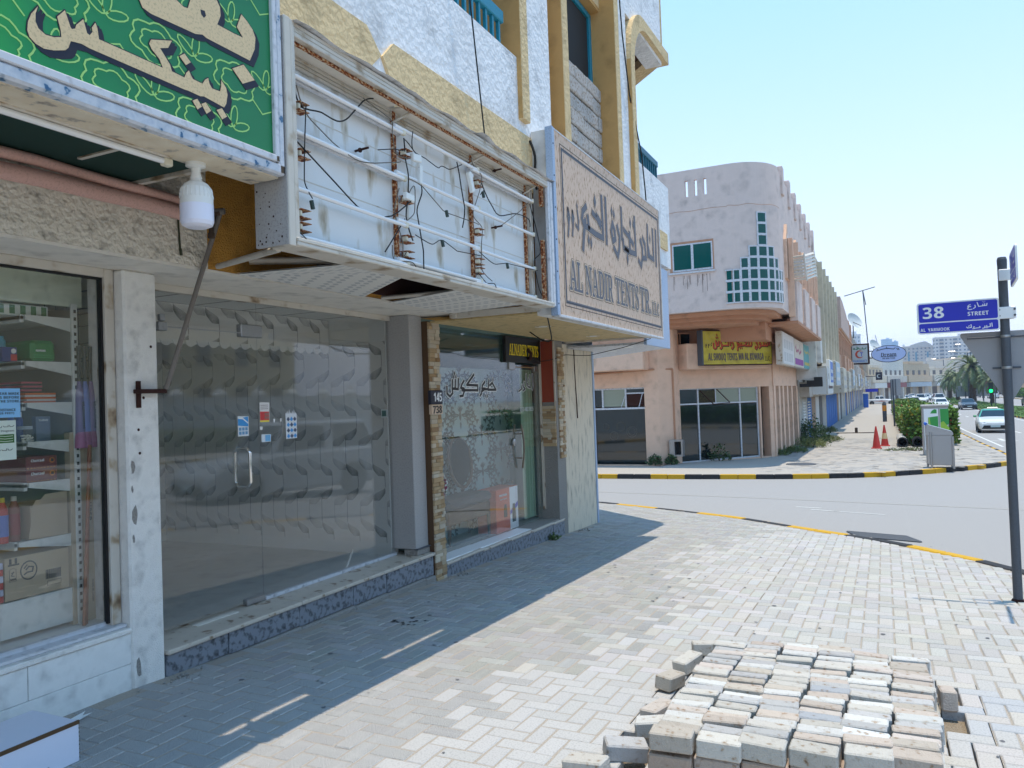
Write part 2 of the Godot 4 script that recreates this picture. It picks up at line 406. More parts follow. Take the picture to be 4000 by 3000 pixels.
	mat("blue_plastic", Color(0.05, 0.35, 0.72), 0.5); mat("cone_red", Color(0.72, 0.20, 0.17), 0.7); mat("cone_cream", Color(0.80, 0.70, 0.52), 0.7)
	mat("pipe_grey", Color(0.70, 0.69, 0.67), 0.7); mat("pipe_dark", Color(0.10, 0.10, 0.10), 0.6); mat("orange", Color(0.90, 0.55, 0.08), 0.6)
	mat("pale_face", Color(0.74, 0.76, 0.76), 0.6); mat("letter_green", Color(0.10, 0.45, 0.28), 0.6); mat("letter_blue", Color(0.35, 0.50, 0.75), 0.6); mat("pale_lilac", Color(0.72, 0.76, 0.90), 0.5)
	var gg := mat("green_glow", Color(0.05, 0.6, 0.3), 0.5); gg.emission_enabled = true; gg.emission = Color(0.05, 0.9, 0.45); gg.emission_energy_multiplier = 1.5
	mat("loose_paver", W(1), 0.95, {"vc": true, "tex": noise_tex("loosep", 0.025, [[0.0, Color(0.60, 0.48, 0.38)], [0.16, Color(0.84, 0.77, 0.70)], [0.27, W(0.95)], [0.5, W(1)], [1.0, W(0.97)]], 512, 111, FastNoiseLite.TYPE_SIMPLEX_SMOOTH, 5), "scale": 1.3, "bump": fine_b, "depth": 0.25})
	mat("melamine", Color(0.86, 0.87, 0.92), 0.4)
	for e in [["alu_grey", Color(0.66, 0.65, 0.64), 0.6], ["mortar_brown", Color(0.36, 0.27, 0.19), 1.0], ["tile_bright", Color(0.93, 0.94, 0.94), 0.3], ["steel_brown", Color(0.45, 0.40, 0.33), 0.3], ["brass", Color(0.62, 0.47, 0.25), 0.4], ["red_panel", Color(0.60, 0.26, 0.17), 0.8], ["alu_blue", Color(0.62, 0.70, 0.80), 0.4], ["navy", Color(0.10, 0.10, 0.17), 0.6], ["sign_cream", Color(0.87, 0.76, 0.58), 0.5], ["leaf_line", Color(0.62, 0.82, 0.45), 0.5], ["print_black", Color(0.08, 0.08, 0.08), 0.6], ["print_yellow", Color(0.93, 0.82, 0.10), 0.6], ["sign_blue", Color(0.02, 0.12, 0.70), 0.35], ["sign_white", Color(0.90, 0.91, 0.91), 0.4], ["pink_cloth", Color(0.83, 0.66, 0.61), 0.95], ["dark_green", Color(0.03, 0.20, 0.17), 0.8]]:
		mat(e[0], e[1], e[2], {"tex": texs.smooth, "scale": 2.0} if e[0] in ["alu_grey", "red_panel", "pink_cloth", "alu_blue", "sign_cream"] else {})
	# printed diamond pattern of the ceiling panels
	var im := Image.create(128, 128, false, Image.FORMAT_RGB8)
	im.fill(Color(0.88, 0.87, 0.84))
	for y in 128:
		for x in 128:
			var u := fposmod(x / 32.0 + (0.5 if (y / 16) % 2 else 0.0), 1.0) - 0.5
			var v := fposmod(y / 16.0, 1.0) - 0.5
			if absf(u) * 1.0 + absf(v) * 0.9 < 0.42 and (y / 16) % 3 != 1: im.set_pixel(x, y, Color(0.74, 0.74, 0.73))
	var dp := mat("diamond_panel", W(1), 0.6)
	dp.albedo_texture = ImageTexture.create_from_image(im); dp.uv1_scale = Vector3(3, 2, 1)

func near_kerb() -> PackedVector2Array:
	return V2([-10.0, -19.4, -1.1, -14.36, -0.21, -13.86, 0.85, -13.21, 1.93, -12.46, 3.01, -11.41, 3.72, -10.79, 4.27, -10.2, 4.85, -9.45, 5.12, -9.0, 5.6, -8.0, 6.0, -6.8, 6.3, -5.0, 6.45, -2.0, 6.45, 7.0])

func far_kerb() -> PackedVector2Array:
	return V2([-40.0, -22.6, -12.0, -22.8, -4.2, -23.1, -1.3, -23.4, 0.8, -23.85, 2.2, -24.25, 3.1, -24.65, 4.0, -25.2, 5.2, -26.4, 6.3, -27.8, 7.1, -29.0, 7.8, -30.4, 8.1, -32.5, 8.2, -36.0, 8.25, -60.0, 8.5, -120.0, 9.5, -300.0])

func kerb(called: String, line: PackedVector2Array, parent: Node, limit: float) -> void:
	# painted kerb stones, half a metre each, two black then two yellow
	var pts := []
	var total := 0.0
	for i in line.size() - 1: total += line[i].distance_to(line[i + 1])
	var n := int(total / 0.52)
	var rest := MB.new()
	var rest_b := MB.new()
	var k := 0
	var i := 0
	var left := 0.0
	var pos := line[0]
	for s in n:
		var a := pos
		var need := 0.52
		while i < line.size() - 1 and pos.distance_to(line[i + 1]) < need:
			need -= pos.distance_to(line[i + 1]); pos = line[i + 1]; i += 1
		if i >= line.size() - 1: break
		pos += (line[i + 1] - pos).normalized() * need
		var b := pos
		var yellow := (s / 2) % 2 == 0
		var far := Vector3(a.x, 0, a.y).distance_to(CAM)
		var y := gy(-0.0 + (a.y + b.y) * 0.5)
		var d := (b - a).normalized()
		var inward := Vector2(d.y, -d.x)
		var c := (a + b) * 0.5 + inward * 0.07
		var slope := gy(b.y) - gy(a.y)
		var dir := Vector3(b.x - a.x, slope, b.y - a.y).normalized()
		var side := Vector3(inward.x, 0, inward.y)
		var basis_ := Basis(side, dir.cross(side), dir).orthonormalized()
		var m: MB = MB.new() if far < limit else (rest if yellow else rest_b)
		m.box(Vector3(c.x, y - 0.085 + rng.randf_range(-0.004, 0.004), c.y), Vector3(0.14, 0.19, a.distance_to(b) - 0.008), basis_, 0.018)
		if far < limit: obj("kerb_stone", m, mats.kerb_yellow if yellow else mats.kerb_black, parent)
	if rest.v.size(): obj("yellow_kerb_stones", rest, mats.kerb_yellow, parent).set_meta("kind", "stuff")
	if rest_b.v.size(): obj("black_kerb_stones", rest_b, mats.kerb_black, parent).set_meta("kind", "stuff")

func paver_mesh(col: Color, long_x: bool, seed_: int) -> MB:
	var m := MB.new()
	m.col = col
	var r := RandomNumberGenerator.new(); r.seed = seed_
	var hx := 0.0955 if long_x else 0.0455; var hz := 0.0475 if long_x else 0.0975
	var e := 0.005
	var t := [Vector3(-hx + e, 0, hz - e), Vector3(hx - e, 0, hz - e), Vector3(hx - e, 0, -hz + e), Vector3(-hx + e, 0, -hz + e)]
	var b := [Vector3(-hx, -e, hz), Vector3(hx, -e, hz), Vector3(hx, -e, -hz), Vector3(-hx, -e, -hz)]
	for k in 4:
		var j := Vector3(r.randf_range(-0.0018, 0.0018), 0, r.randf_range(-0.0018, 0.0018))
		t[k] += j; b[k] += j
	m.quad(t[0], t[1], t[2], t[3])
	for k in 4:
		var q := (k + 1) % 4
		m.quad(b[k], b[q], t[q], t[k])
		m.quad(b[k] + Vector3(0, -0.045, 0), b[q] + Vector3(0, -0.045, 0), b[q], b[k])
	return m

func hole(p: Vector2) -> bool:   # places where pavers have been taken up
	if p.x > 4.16 and p.x < 4.29 and p.y > -4.45 and p.y < -4.15: return true
	if p.x > 4.19 and p.x < 4.28 and p.y > -4.82 and p.y < -4.6: return true
	return p.x > 2.84 and p.x < 3.02 and p.y > -3.55 and p.y < -3.05

func ground() -> void:
	var g := MB.new()
	g.quad(Vector3(-1500, -2.3, 900), Vector3(1500, -2.3, 900), Vector3(1500, -2.3, -2500), Vector3(-1500, -2.3, -2500))
	struct("ground", g, mats.desert_ground)
	var rd := MB.new()
	for k in [[40.0, 0.0, 4.0], [0.0, -60.0, 1.5], [-60.0, -420.0, 30.0]]: sheet(rd, -60.0, 46.0, k[0], k[1], -0.13, k[2])
	var road := struct("road", rd, mats.asphalt)
	# near pavement: joint sand on the corner plot, pavers in herringbone on it
	var line := near_kerb()
	var area := line.duplicate()
	for p in [Vector2(-0.5, 7), Vector2(-0.5, -11.0), Vector2(-2.3, -13.4), Vector2(-10, -18.0)]: area.append(p)
	var sand := MB.new(); var bed := MB.new()
	var q := 0.2
	for i in range(-50, 34):
		for j in range(-94, 36):
			var x := i * q; var z := j * q
			if x < -4.0 and z > -14.0: continue
			var inside := true
			for c in [Vector2(x, z), Vector2(x + q, z), Vector2(x, z + q), Vector2(x + q, z + q)]:
				if not Geometry2D.is_point_in_polygon(c, area): inside = false
			if not inside:
				if Geometry2D.is_point_in_polygon(Vector2(x + q / 2, z + q / 2), area): inside = true
				else: continue
			var deep := x > 2.7 and x < 4.4 and z > -5.2 and z < -2.9
			var y := -0.05 if deep else (-0.003 if x < 3.0 else -0.007)
			(bed if deep else sand).quad(Vector3(x, gy(z + q) + y, z + q), Vector3(x + q, gy(z + q) + y, z + q), Vector3(x + q, gy(z) + y, z), Vector3(x, gy(z) + y, z))
	var pave := struct("pavement", sand, mats.joint_sand)
	obj("sand_bed", bed, mats.bed_sand, pave)
	var inner := Geometry2D.offset_polygon(area, -0.16)[0]
	var lay := []
	for i in range(-30, 65):
		for j in range(-150, 12):
			var d := posmod(i - j, 4)
			if d != 0 and d != 3: continue
			var lx := d == 0
			var c := Vector2(i * 0.1 + (0.1 if lx else 0.05), j * 0.1 + (0.05 if lx else 0.1))
			if c.y > 1.2 or hole(c) or not Geometry2D.is_point_in_polygon(c, inner): continue
			if c.x < 0.06 and c.y > -11.0: continue
			lay.append([c, lx])
	var tones := {}
	for zone in 3:
		for lx in 2:
			for k in 7:
				var v := rng.randf_range(-0.03, 0.03)
				var col := Color(0.50 + v, 0.49 + v, 0.475 + v)
				if zone == 1: col = Color(0.48 + v, 0.47 + v, 0.455 + v)
				if zone == 2:
					col = [Color(0.50, 0.475, 0.44), Color(0.50, 0.465, 0.43), Color(0.46, 0.46, 0.46), Color(0.52, 0.49, 0.44), Color(0.44, 0.45, 0.46), Color(0.51, 0.475, 0.45), Color(0.48, 0.465, 0.44)][k]
				tones["%d%d%d" % [zone, lx, k]] = paver_mesh(col, lx == 1, zone * 100 + lx * 10 + k).mesh()
	var cam_dir := Vector3(-0.434, 0, -0.901)
	for e in lay:
		var c: Vector2 = e[0]
		var p := Vector3(c.x, gy(c.y), c.y)
		var rel := p - CAM
		var fz := rel.dot(cam_dir)
		var fx := rel.dot(Vector3(0.901, 0, -0.434))
		var seen := fz > 1.0 and absf(fx) < fz * 0.68 and -rel.y < fz * 0.53
		if c.x > 3.0 and c.x < 4.2 and c.y > -5.0 and c.y < -3.2: seen = false
		e.append(fz if seen else 1000.0 + fz)
	lay.sort_custom(func(a, b): return a[2] < b[2])
	var rest := [[], [], [], [], [], []]
	for k in lay.size():
		var c: Vector2 = lay[k][0]
		var lx: bool = lay[k][1]
		var w := c.x + sin(c.y * 1.3) * 0.3 + rng.randf_range(-0.3, 0.3)
		var zone := 0 if w < 2.2 else (1 if w < 3.5 else 2)
		var tone := rng.randi() % 7
		var slope := (gy(c.y - 0.2) - gy(c.y + 0.2)) / -0.4
		var b := Basis(Vector3.RIGHT, -atan(slope)) * Basis.from_euler(Vector3(rng.randf_range(-0.008, 0.008), rng.randf_range(-0.012, 0.012), rng.randf_range(-0.008, 0.008)))
		var t := Transform3D(b, Vector3(c.x, gy(c.y) + rng.randf_range(-0.002, 0.0015), c.y))
		var ms: ArrayMesh = tones["%d%d%d" % [zone, int(lx), tone]]
		if k < 300:
			var o := put("paver", ms, mats.paver_worn if zone < 1 else mats.paver_plain, pave)
			o.transform = t
		else:
			rest[zone * 2 + int(lx)].append([t, rng.randf_range(0.9, 1.08)])
	var idx := 0
	for zone in 3:
		for lx in 2:
			var l: Array = rest[zone * 2 + lx]
			if l.is_empty(): continue
			var mm := MultiMesh.new()
			mm.transform_format = MultiMesh.TRANSFORM_3D; mm.use_colors = true
			mm.mesh = tones["%d%d%d" % [zone, lx, 6]]
			mm.instance_count = l.size()
			for k in l.size():
				mm.set_instance_transform(k, l[k][0])
				var v: float = l[k][1]
				mm.set_instance_color(k, Color(v * rng.randf_range(0.98, 1.04), v, v * rng.randf_range(0.93, 1.03)))
			var mi := MultiMeshInstance3D.new()
			mi.multimesh = mm; mi.name = "pavers"; mi.material_override = mats.paver_worn if zone < 1 else mats.paver_plain
			mi.set_meta("kind", "stuff")
			pave.add_child(mi, true)
	line.reverse()
	kerb("kerb", line, pave, 16.0)
	# pavement across the side street
	var fl := far_kerb()
	var fp := MB.new()
	var inn := Geometry2D.offset_polyline(fl, 0.01)
	var poly := fl.duplicate()
	for p in [Vector2(-0.2, -300), Vector2(-0.2, -32), Vector2(-3.2, -28.5), Vector2(-3.2, -27.0), Vector2(-40, -27.0)]: poly.append(p)
	var ids := Geometry2D.triangulate_polygon(poly)
	# drape: cut the plot into strips along z
	var z := -22.4
	while z > -300.0:
		var st := 0.6 if z > -45.0 else 12.0
		var strip := PackedVector2Array([Vector2(-60, z), Vector2(60, z), Vector2(60, z - st), Vector2(-60, z - st)])
		for piece in Geometry2D.intersect_polygons(poly, strip):
			for k3 in [0]:
				var pc: PackedVector2Array = piece
				var tr := Geometry2D.triangulate_polygon(pc)
				for k in range(0, tr.size(), 3):
					var a := pc[tr[k]]; var b := pc[tr[k + 1]]; var c := pc[tr[k + 2]]
					if (b - a).cross(c - a) > 0:
						var h := b; b = c; c = h
					fp.tri(Vector3(a.x, gy(a.y), a.y), Vector3(b.x, gy(b.y), b.y), Vector3(c.x, gy(c.y), c.y))
		z -= st
	var far_pave := struct("far_pavement", fp, mats.far_paving)
	kerb("kerb", fl, far_pave, 62.0)
	# paver courses of the far pavement, drawn as thin raised courses while they can still be told apart
	var cs := MB.new()
	for k in 60:
		var zz := -25.0 - k * 0.4
		for j in 40:
			var xx := 0.2 + j * 0.2 + (0.1 if k % 2 else 0.0)
			if rng.randf() < 0.55 or not Geometry2D.is_point_in_polygon(Vector2(xx, zz), poly) or not Geometry2D.is_point_in_polygon(Vector2(xx + 0.4, zz - 0.5), poly): continue
			cs.col = Color(0.40, 0.39, 0.375) * rng.randf_range(0.82, 1.12)
			var w := 0.19 * (1 + rng.randi() % 2)
			cs.quad(Vector3(xx, gy(zz) + 0.004, zz), Vector3(xx + w, gy(zz) + 0.004, zz), Vector3(xx + w, gy(zz - 0.19) + 0.004, zz - 0.19), Vector3(xx, gy(zz - 0.19) + 0.004, zz - 0.19))
	obj("far_pavers", cs, mats.matt, far_pave).set_meta("kind", "stuff")
	# road markings
	var pl := MB.new()
	var L := -0.126
	var line_of := func(m: MB, a: Vector2, b: Vector2, w: float) -> void:
		var d := (b - a).normalized(); var s := Vector2(-d.y, d.x) * w * 0.5
		var n := maxi(1, int(a.distance_to(b) / 1.5))
		for k in n:
			var p := a.lerp(b, k / float(n)); var r := a.lerp(b, (k + 1) / float(n))
			var P := [p - s, r - s, r + s, p + s]
			var V := []
			for e in P: V.append(Vector3(e.x, gy(e.y) + L, e.y))
			if (V[1] - V[0]).cross(V[3] - V[0]).y > 0: m.quad(V[0], V[1], V[2], V[3])
			else: m.quad(V[3], V[2], V[1], V[0])
	line_of.call(pl, Vector2(-9, -19.3), Vector2(1.67, -17.39), 0.05)
	line_of.call(pl, Vector2(1.67, -17.39), Vector2(8.0, -15.8), 0.05)
	obj("faded_line", pl, mats.paint_line, road)
	for s in [[2.4, -15.72, 2.86, -15.59, 0.08], [2.7, -15.3, 3.2, -15.05, 0.07], [3.1, -15.1, 3.94, -14.75, 0.06]]:
		var sm := MB.new()
		line_of.call(sm, Vector2(s[0], s[1]), Vector2(s[2], s[3]), s[4])
		obj("worn_marking", sm, mats.paint_white, road)
	for k in 26:
		var zz := -48.0 - k * 8.0
		var dm := MB.new()
		line_of.call(dm, Vector2(11.5, zz), Vector2(11.5, zz - 3.0), 0.14)
		obj("lane_dash", dm, mats.paint_white, road)
	var ar := MB.new()
	line_of.call(ar, Vector2(9.6, -47.4), Vector2(9.6, -49.4), 0.2); line_of.call(ar, Vector2(9.0, -47.4), Vector2(9.6, -46.9), 0.22); line_of.call(ar, Vector2(10.2, -47.4), Vector2(9.6, -46.9), 0.22)
	obj("lane_arrow", ar, mats.paint_white, road)
	for xx in [8.9, 14.4]:
		var em := MB.new()
		line_of.call(em, Vector2(xx, -42), Vector2(xx + 0.4, -240), 0.12)
		obj("edge_line", em, mats.paint_white, road)
	# median with grass, and the far side of the avenue
	for seg in [[-62.0, -230.0, 15.0, 20.5], [12.0, -13.5, 13.6, 18.6]]:
		var md := MB.new()
		sheet(md, seg[2], seg[3], seg[0], seg[1], 0.02, 6.0)
		var med := struct("median", md, mats.lawn)
		kerb("kerb", V2([seg[2], seg[1], seg[2], seg[0]]), med, 0.0)
		kerb("kerb", V2([seg[3], seg[0], seg[3], seg[1]]), med, 0.0)
		kerb("kerb", V2([seg[3], seg[1], seg[2], seg[1]]), med, 0.0)
		var gr := MultiMesh.new()
		gr.transform_format = MultiMesh.TRANSFORM_3D; gr.use_colors = true
		var bl := MB.new()
		for k in 5:
			var a := TAU * k / 5.0
			var o := Vector3(cos(a), 0, sin(a)) * 0.05
			bl.tri(o + Vector3(0.02, 0, 0), o - Vector3(0.02, 0, 0), o * 2.2 + Vector3(0, 0.13, 0))
		gr.mesh = bl.mesh()
		gr.instance_count = 3000
		for k in 3000:
			var zz := lerpf(seg[0], seg[1], rng.randf())
			gr.set_instance_transform(k, Transform3D(Basis(Vector3.UP, rng.randf() * TAU).scaled(Vector3.ONE * rng.randf_range(0.6, 1.4)), Vector3(rng.randf_range(seg[2] + 0.2, seg[3] - 0.2), gy(zz) + 0.02, zz)))
			gr.set_instance_color(k, Color(0.09, 0.15, 0.03) * rng.randf_range(0.6, 1.5))
		var gi := MultiMeshInstance3D.new()
		gi.multimesh = gr; gi.name = numbered("grass"); gi.material_override = mats.leaf; gi.set_meta("kind", "stuff"); gi.set_meta("label", "short green grass growing along the median of the avenue"); gi.set_meta("category", "grass")
		add_child(gi)
	var op := MB.new()
	sheet(op, 29.0, 34.0, 30.0, -220.0, 0.0, 6.0)
	var os := struct("opposite_pavement", op, mats.far_paving)
	kerb("kerb", V2([29.0, -220.0, 29.0, 30.0]), os, 0.0)
	# drain grate by the near kerb
	var dg := thing("drain_grate", "black iron drain grate in the road beside the near kerb", "drain grate", Vector3(3.9, gy(-11.7) - 0.13, -11.75))
	var ga := Vector3(3.45, 0, -12.2); var gx := Vector3(0.76, 0, 0.28); var gz := Vector3(0.16, 0, 0.5)
	var well := MB.new()
	var gpos := func(s: float, t: float) -> Vector3:
		var p: Vector3 = ga + gx * s + gz * t
		return Vector3(p.x, gy(p.z) - 0.124, p.z)
	well.quad(gpos.call(0, 0), gpos.call(0, 1), gpos.call(1, 1), gpos.call(1, 0))
	obj("well", well, mats.black, dg)
	var frame := MB.new()
	for e in [[0.0, 0.0, 1.0, 0.0], [0.0, 1.0, 1.0, 1.0], [0.0, 0.0, 0.0, 1.0], [1.0, 0.0, 1.0, 1.0]]: frame.rod(gpos.call(e[0], e[1]), gpos.call(e[2], e[3]), 0.016, 4)
	obj("frame", frame, mats.steel_pole, dg)
	for k in 6:
		var bar := MB.new()
		bar.rod(gpos.call(0, (k + 1) / 7.0), gpos.call(1, (k + 1) / 7.0), 0.012, 4)
		obj("bar", bar, mats.steel_pole, dg)

func facade(x: float) -> Transform3D:
	return Transform3D(FAC, Vector3(x, 0, 0))

func cut_box(m: MB, x0: float, x1: float, y0: float, y1: float, s0: float, s1: float, bev := 0.0) -> void:   # s: metres down the street
	m.bb(x0, x1, y0, y1, -s1, -s0, bev)

func stone_face(parent: Node, s0: float, s1: float, y0: float, y1: float, x: float, side := false, zc := 0.0) -> void:
	# thin ledger stones of uneven length and depth
	var y := y0
	while y < y1 - 0.01:
		var h := minf(rng.randf_range(0.026, 0.05), y1 - y)
		var s := s0
		while s < s1 - 0.005:
			var w := minf(rng.randf_range(0.05, 0.14), s1 - s)
			if s1 - s - w < 0.03: w = s1 - s
			var m := MB.new()
			m.col = [Color(0.50, 0.34, 0.18), Color(0.62, 0.50, 0.34), Color(0.68, 0.60, 0.46), Color(0.40, 0.25, 0.13), Color(0.58, 0.42, 0.24), Color(0.66, 0.56, 0.42)][rng.randi() % 6] * rng.randf_range(0.85, 1.1)
			var d := rng.randf_range(0.012, 0.03)
			if side: m.bb(s, s + w - 0.002, y, y + h - 0.002, zc, zc + d, 0.003)
			else: cut_box(m, x, x + d, y, y + h - 0.002, s, s + w - 0.002, 0.003)
			obj("stone", m, mats.stone_vc, parent)
			s += w
		y += h

func near_building() -> void:
	mat("stone_vc", W(1), 0.9, {"vc": true, "tex": texs.smooth, "scale": 5.0, "bump": texs.fineb, "depth": 0.3})
	var b := thing("shop_building", "long two storey yellow and white plastered corner building with shops below", "building", Vector3(0, 0, -4))
	var m := MB.new()
	# ground floor: beams, piers, low walls
	cut_box(m, -0.32, 0.3, 2.47, 3.5, -7, 3.44)
	obj("beam", m, mats.beam_rough, b, "rough cream plaster beam")
	m = MB.new(); cut_box(m, -0.32, 0.292, 2.47, 3.5, 3.44, 4.45)
	obj("beam", m, mats.plaster_ochre_rough, b, "ochre plaster beam")
	m = MB.new(); cut_box(m, -0.32, 0.285, 2.47, 3.5, 4.45, 9.95)
	obj("beam", m, mats.plaster_ochre_rough, b)
	m = MB.new(); cut_box(m, -0.34, 0.296, 2.452, 2.469, -7, 6.6)
	obj("beam_soffit", m, mats.beam_smooth, b)
	m = MB.new(); cut_box(m, -0.33, 0.0, -0.06, 2.452, 3.08, 3.31, 0.012)
	obj("pillar", m, mats.pillar_paint, b, "white painted pillar with a scratched corner")
	for sp in [[1.28, 0.05], [1.0, 0.08], [0.86, 0.03], [1.15, 0.025], [0.10, 0.07]]:
		m = MB.new()
		var pt := PackedVector2Array()
		for k in 9: pt.append(Vector2(3.10 + sp[1] * 0.3, sp[0]) + Vector2.from_angle(TAU * k / 9) * Vector2(0.35, 1.0) * sp[1] * rng.randf_range(0.5, 1.0))
		m.poly(pt, facade(0.0), 0.0015)
		obj("bare_patch", m, mats.cement, b)
	for sp in [[1.72, 3.18], [1.69, 3.2], [1.50, 3.16], [1.36, 3.165], [2.0, 3.26]]:
		m = MB.new(); m.lathe(V2([0.0, -0.004, 0.008, -0.004, 0.009, 0.0, 0.0, 0.002]), Transform3D(Basis(Vector3.BACK, -PI / 2), Vector3(0.001, sp[0], -sp[1])), 8)
		obj("screw_hole", m, mats.rust_dark, b)
	# grocery: tiled low wall, sill, frame
	m = MB.new(); cut_box(m, -0.2, -0.02, -0.05, 0.32, -7, 3.08)
	obj("low_wall", m, mats.cement, b)
	for row in 2:
		for k in 8:
			m = MB.new()
			var s0 := 3.078 - 0.9 * (k + 1) + (0.3 if row else 0.0)
			cut_box(m, -0.02, -0.002 + rng.randf_range(-0.002, 0.002), -0.03 + row * 0.175, 0.143 + row * 0.177, s0, minf(s0 + 0.897, 3.078), 0.003)
			obj("wall_tile", m, mats.tile_white, b)
	m = MB.new(); cut_box(m, -0.2, 0.012, 0.322, 0.352, -7, 3.078, 0.006)
	obj("window_sill", m, mats.pillar_paint, b)
	m = MB.new(); cut_box(m, -0.19, -0.03, 0.353, 0.372, -7, 3.078, 0.004); cut_box(m, -0.15, -0.115, 0.372, 0.395, -7, 3.05)
	obj("window_rail", m, mats.alu_white, b)
	m = MB.new(); cut_box(m, -0.16, -0.075, 0.372, 2.452, 3.015, 3.075, 0.004); cut_box(m, -0.16, -0.075, 2.40, 2.452, -7, 3.015, 0.004)
	obj("window_frame", m, mats.alu_dirty, b)
	m = MB.new(); cut_box(m, -0.125, -0.095, 0.385, 2.40, 3.0, 3.016); cut_box(m, -0.125, -0.096, 2.388, 2.401, -7, 3.0)
	obj("window_gasket", m, mats.black, b)
	m = MB.new(); cut_box(m, -0.121, -0.113, 0.385, 2.395, -7, 3.008)
	obj("window_pane", m, mats.glass_clear, b)
	# empty shop: step, glass front
	m = MB.new(); cut_box(m, -0.42, -0.02, -0.18, 0.115, 3.31, 6.42)
	obj("step", m, mats.cement, b)
	var s := 3.315
	while s < 6.4:
		var w := rng.randf_range(0.45, 0.75)
		if s + w > 6.25: w = 6.41 - s
		m = MB.new(); cut_box(m, -0.02, 0.0 + rng.randf_range(-0.003, 0.003), -0.02 + gy(-s) * 0.4, 0.113, s, s + w - 0.004, 0.003)
		obj("step_tile", m, mats.marble_grey, b)
		m = MB.new(); cut_box(m, -0.02, 0.026 + rng.randf_range(-0.01, 0.008), gy(-s) - 0.08, -0.024 + gy(-s) * 0.4, s, s + w * 1.0, 0.012)
		obj("footing", m, mats.cement, b)
		s += w
	s = 3.315
	for w in [1.2, 1.05, 0.86]:
		m = MB.new(); cut_box(m, -0.42, 0.022, 0.115, 0.145, s, s + w - 0.003, 0.007)
		obj("step_slab", m, mats.marble_slab, b)
		s += w
	m = MB.new(); cut_box(m, -0.325, -0.275, 2.405, 2.452, 3.31, 6.2, 0.004)
	obj("header_rail", m, mats.alu_dirty, b)
	m = MB.new(); cut_box(m, -0.325, -0.275, 0.146, 0.172, 4.452, 6.2, 0.003)
	obj("floor_rail", m, mats.alu_white, b)
	m = MB.new(); cut_box(m, -0.305, -0.294, 0.165, 2.405, 4.454, 6.2)
	obj("shop_window", m, mats.glass_dusty, b)
	var d := obj("glass_door", MB.new(), mats.glass_dusty, b)
	m = MB.new(); cut_box(m, -0.305, -0.294, 0.168, 2.405, 3.312, 4.448); d.mesh = m.mesh()
	for k in 2:
		m = MB.new()
		var hx := -0.225 if k == 0 else -0.375
		var hz := -4.275
		var sx := 0.03 if k == 0 else -0.03
		m.tube(PackedVector3Array([Vector3(-0.30, 1.31, hz), Vector3(hx - sx, 1.31, hz), Vector3(hx, 1.275, hz), Vector3(hx, 1.06, hz), Vector3(hx - sx, 1.025, hz), Vector3(-0.30, 1.025, hz)]), 0.0125, 0.0125, 10)
		obj("handle", m, mats.chrome, d)
	for pf in [[2.14, 2.235, 4.27, 4.49], [0.15, 0.195, 4.26, 4.445], [2.14, 2.20, 3.55, 3.62], [0.15, 0.20, 3.33, 3.42]]:
		m = MB.new(); cut_box(m, -0.325, -0.272, pf[0], pf[1], pf[2], pf[3], 0.006)
		obj("patch_fitting", m, mats.steel, d)
	m = MB.new(); cut_box(m, -0.285, -0.278, 2.165, 2.172, 3.62, 4.28); cut_box(m, -0.30, -0.27, 2.205, 2.25, 3.56, 3.6, 0.004)
	obj("door_closer", m, mats.steel, d)
	m = MB.new(); cut_box(m, -0.35, -0.06, 0.205, 2.452, 6.2, 6.425, 0.006)
	obj("pilaster", m, mats.alu_grey, b, "grey painted pilaster")
	m = MB.new(); cut_box(m, -0.2, -0.045, 0.145, 0.2, 6.205, 6.425, 0.006)
	obj("pilaster_base", m, mats.cement, b)
	m = MB.new()
	cut_box(m, -0.09, -0.035, 0.203, 0.212, 6.2, 6.44)
	obj("bent_strip", m, mats.steel_pole, b)
	m = MB.new(); cut_box(m, -0.3, -0.002, gy(-6.5) - 0.1, 2.40, 6.43, 6.63)
	obj("stone_pier", m, mats.mortar_brown, b)
	stone_face(b, 6.432, 6.628, gy(-6.5) - 0.01, 2.40, -0.002)
	# tent shop front
	m = MB.new(); cut_box(m, -0.5, -0.015, -0.45, -0.03, 6.64, 9.82)
	obj("step", m, mats.cement, b)
	s = 6.64
	while s < 9.8:
		var w := rng.randf_range(0.5, 0.8)
		if s + w > 9.6: w = 9.815 - s
		m = MB.new(); cut_box(m, -0.015, 0.0 + rng.randf_range(-0.003, 0.003), gy(-s - w) - 0.08, -0.032 - (s - 6.6) * 0.015, s, s + w - 0.004, 0.003)
		obj("step_tile", m, mats.marble_grey, b)
		m = MB.new(); cut_box(m, -0.4, 0.02, -0.03 - (s - 6.6) * 0.015, -0.005 - (s - 6.6) * 0.015, s, s + w - 0.003, 0.006)
		obj("step_slab", m, mats.marble_slab, b)
		s += w
	for k in 7:
		m = MB.new(); cut_box(m, -0.24, -0.03, -0.03, 0.006 - k * 0.005, 6.66 + k * 0.305, 6.66 + k * 0.305 + 0.302, 0.003)
		obj("floor_tile", m, mats.tile_bright, b)
	m = MB.new(); cut_box(m, -0.256, -0.245, -0.01, 2.40, 6.64, 8.815)
	obj("shop_window", m, mats.glass_green, b)
	d = obj("glass_door", MB.new(), mats.glass_green, b)
	m = MB.new(); cut_box(m, -0.256, -0.245, -0.02, 2.05, 8.825, 9.63); d.mesh = m.mesh()
	for k in 2:
		m = MB.new()
		var hx := -0.205 if k == 0 else -0.30
		var pts := PackedVector3Array()
		for j in 9:
			var t := j / 8.0
			pts.append(Vector3(hx + (0.03 if k == 0 else -0.03) * sin(PI * t), lerpf(0.72, 1.28, t), -8.96))
		m.tube(pts, 0.013, 0.013, 8)
		for y in [0.85, 1.16]: m.rod(Vector3(-0.25, y, -8.96), Vector3(hx, y, -8.96), 0.009, 6)
		obj("handle", m, mats.steel_brown, d)
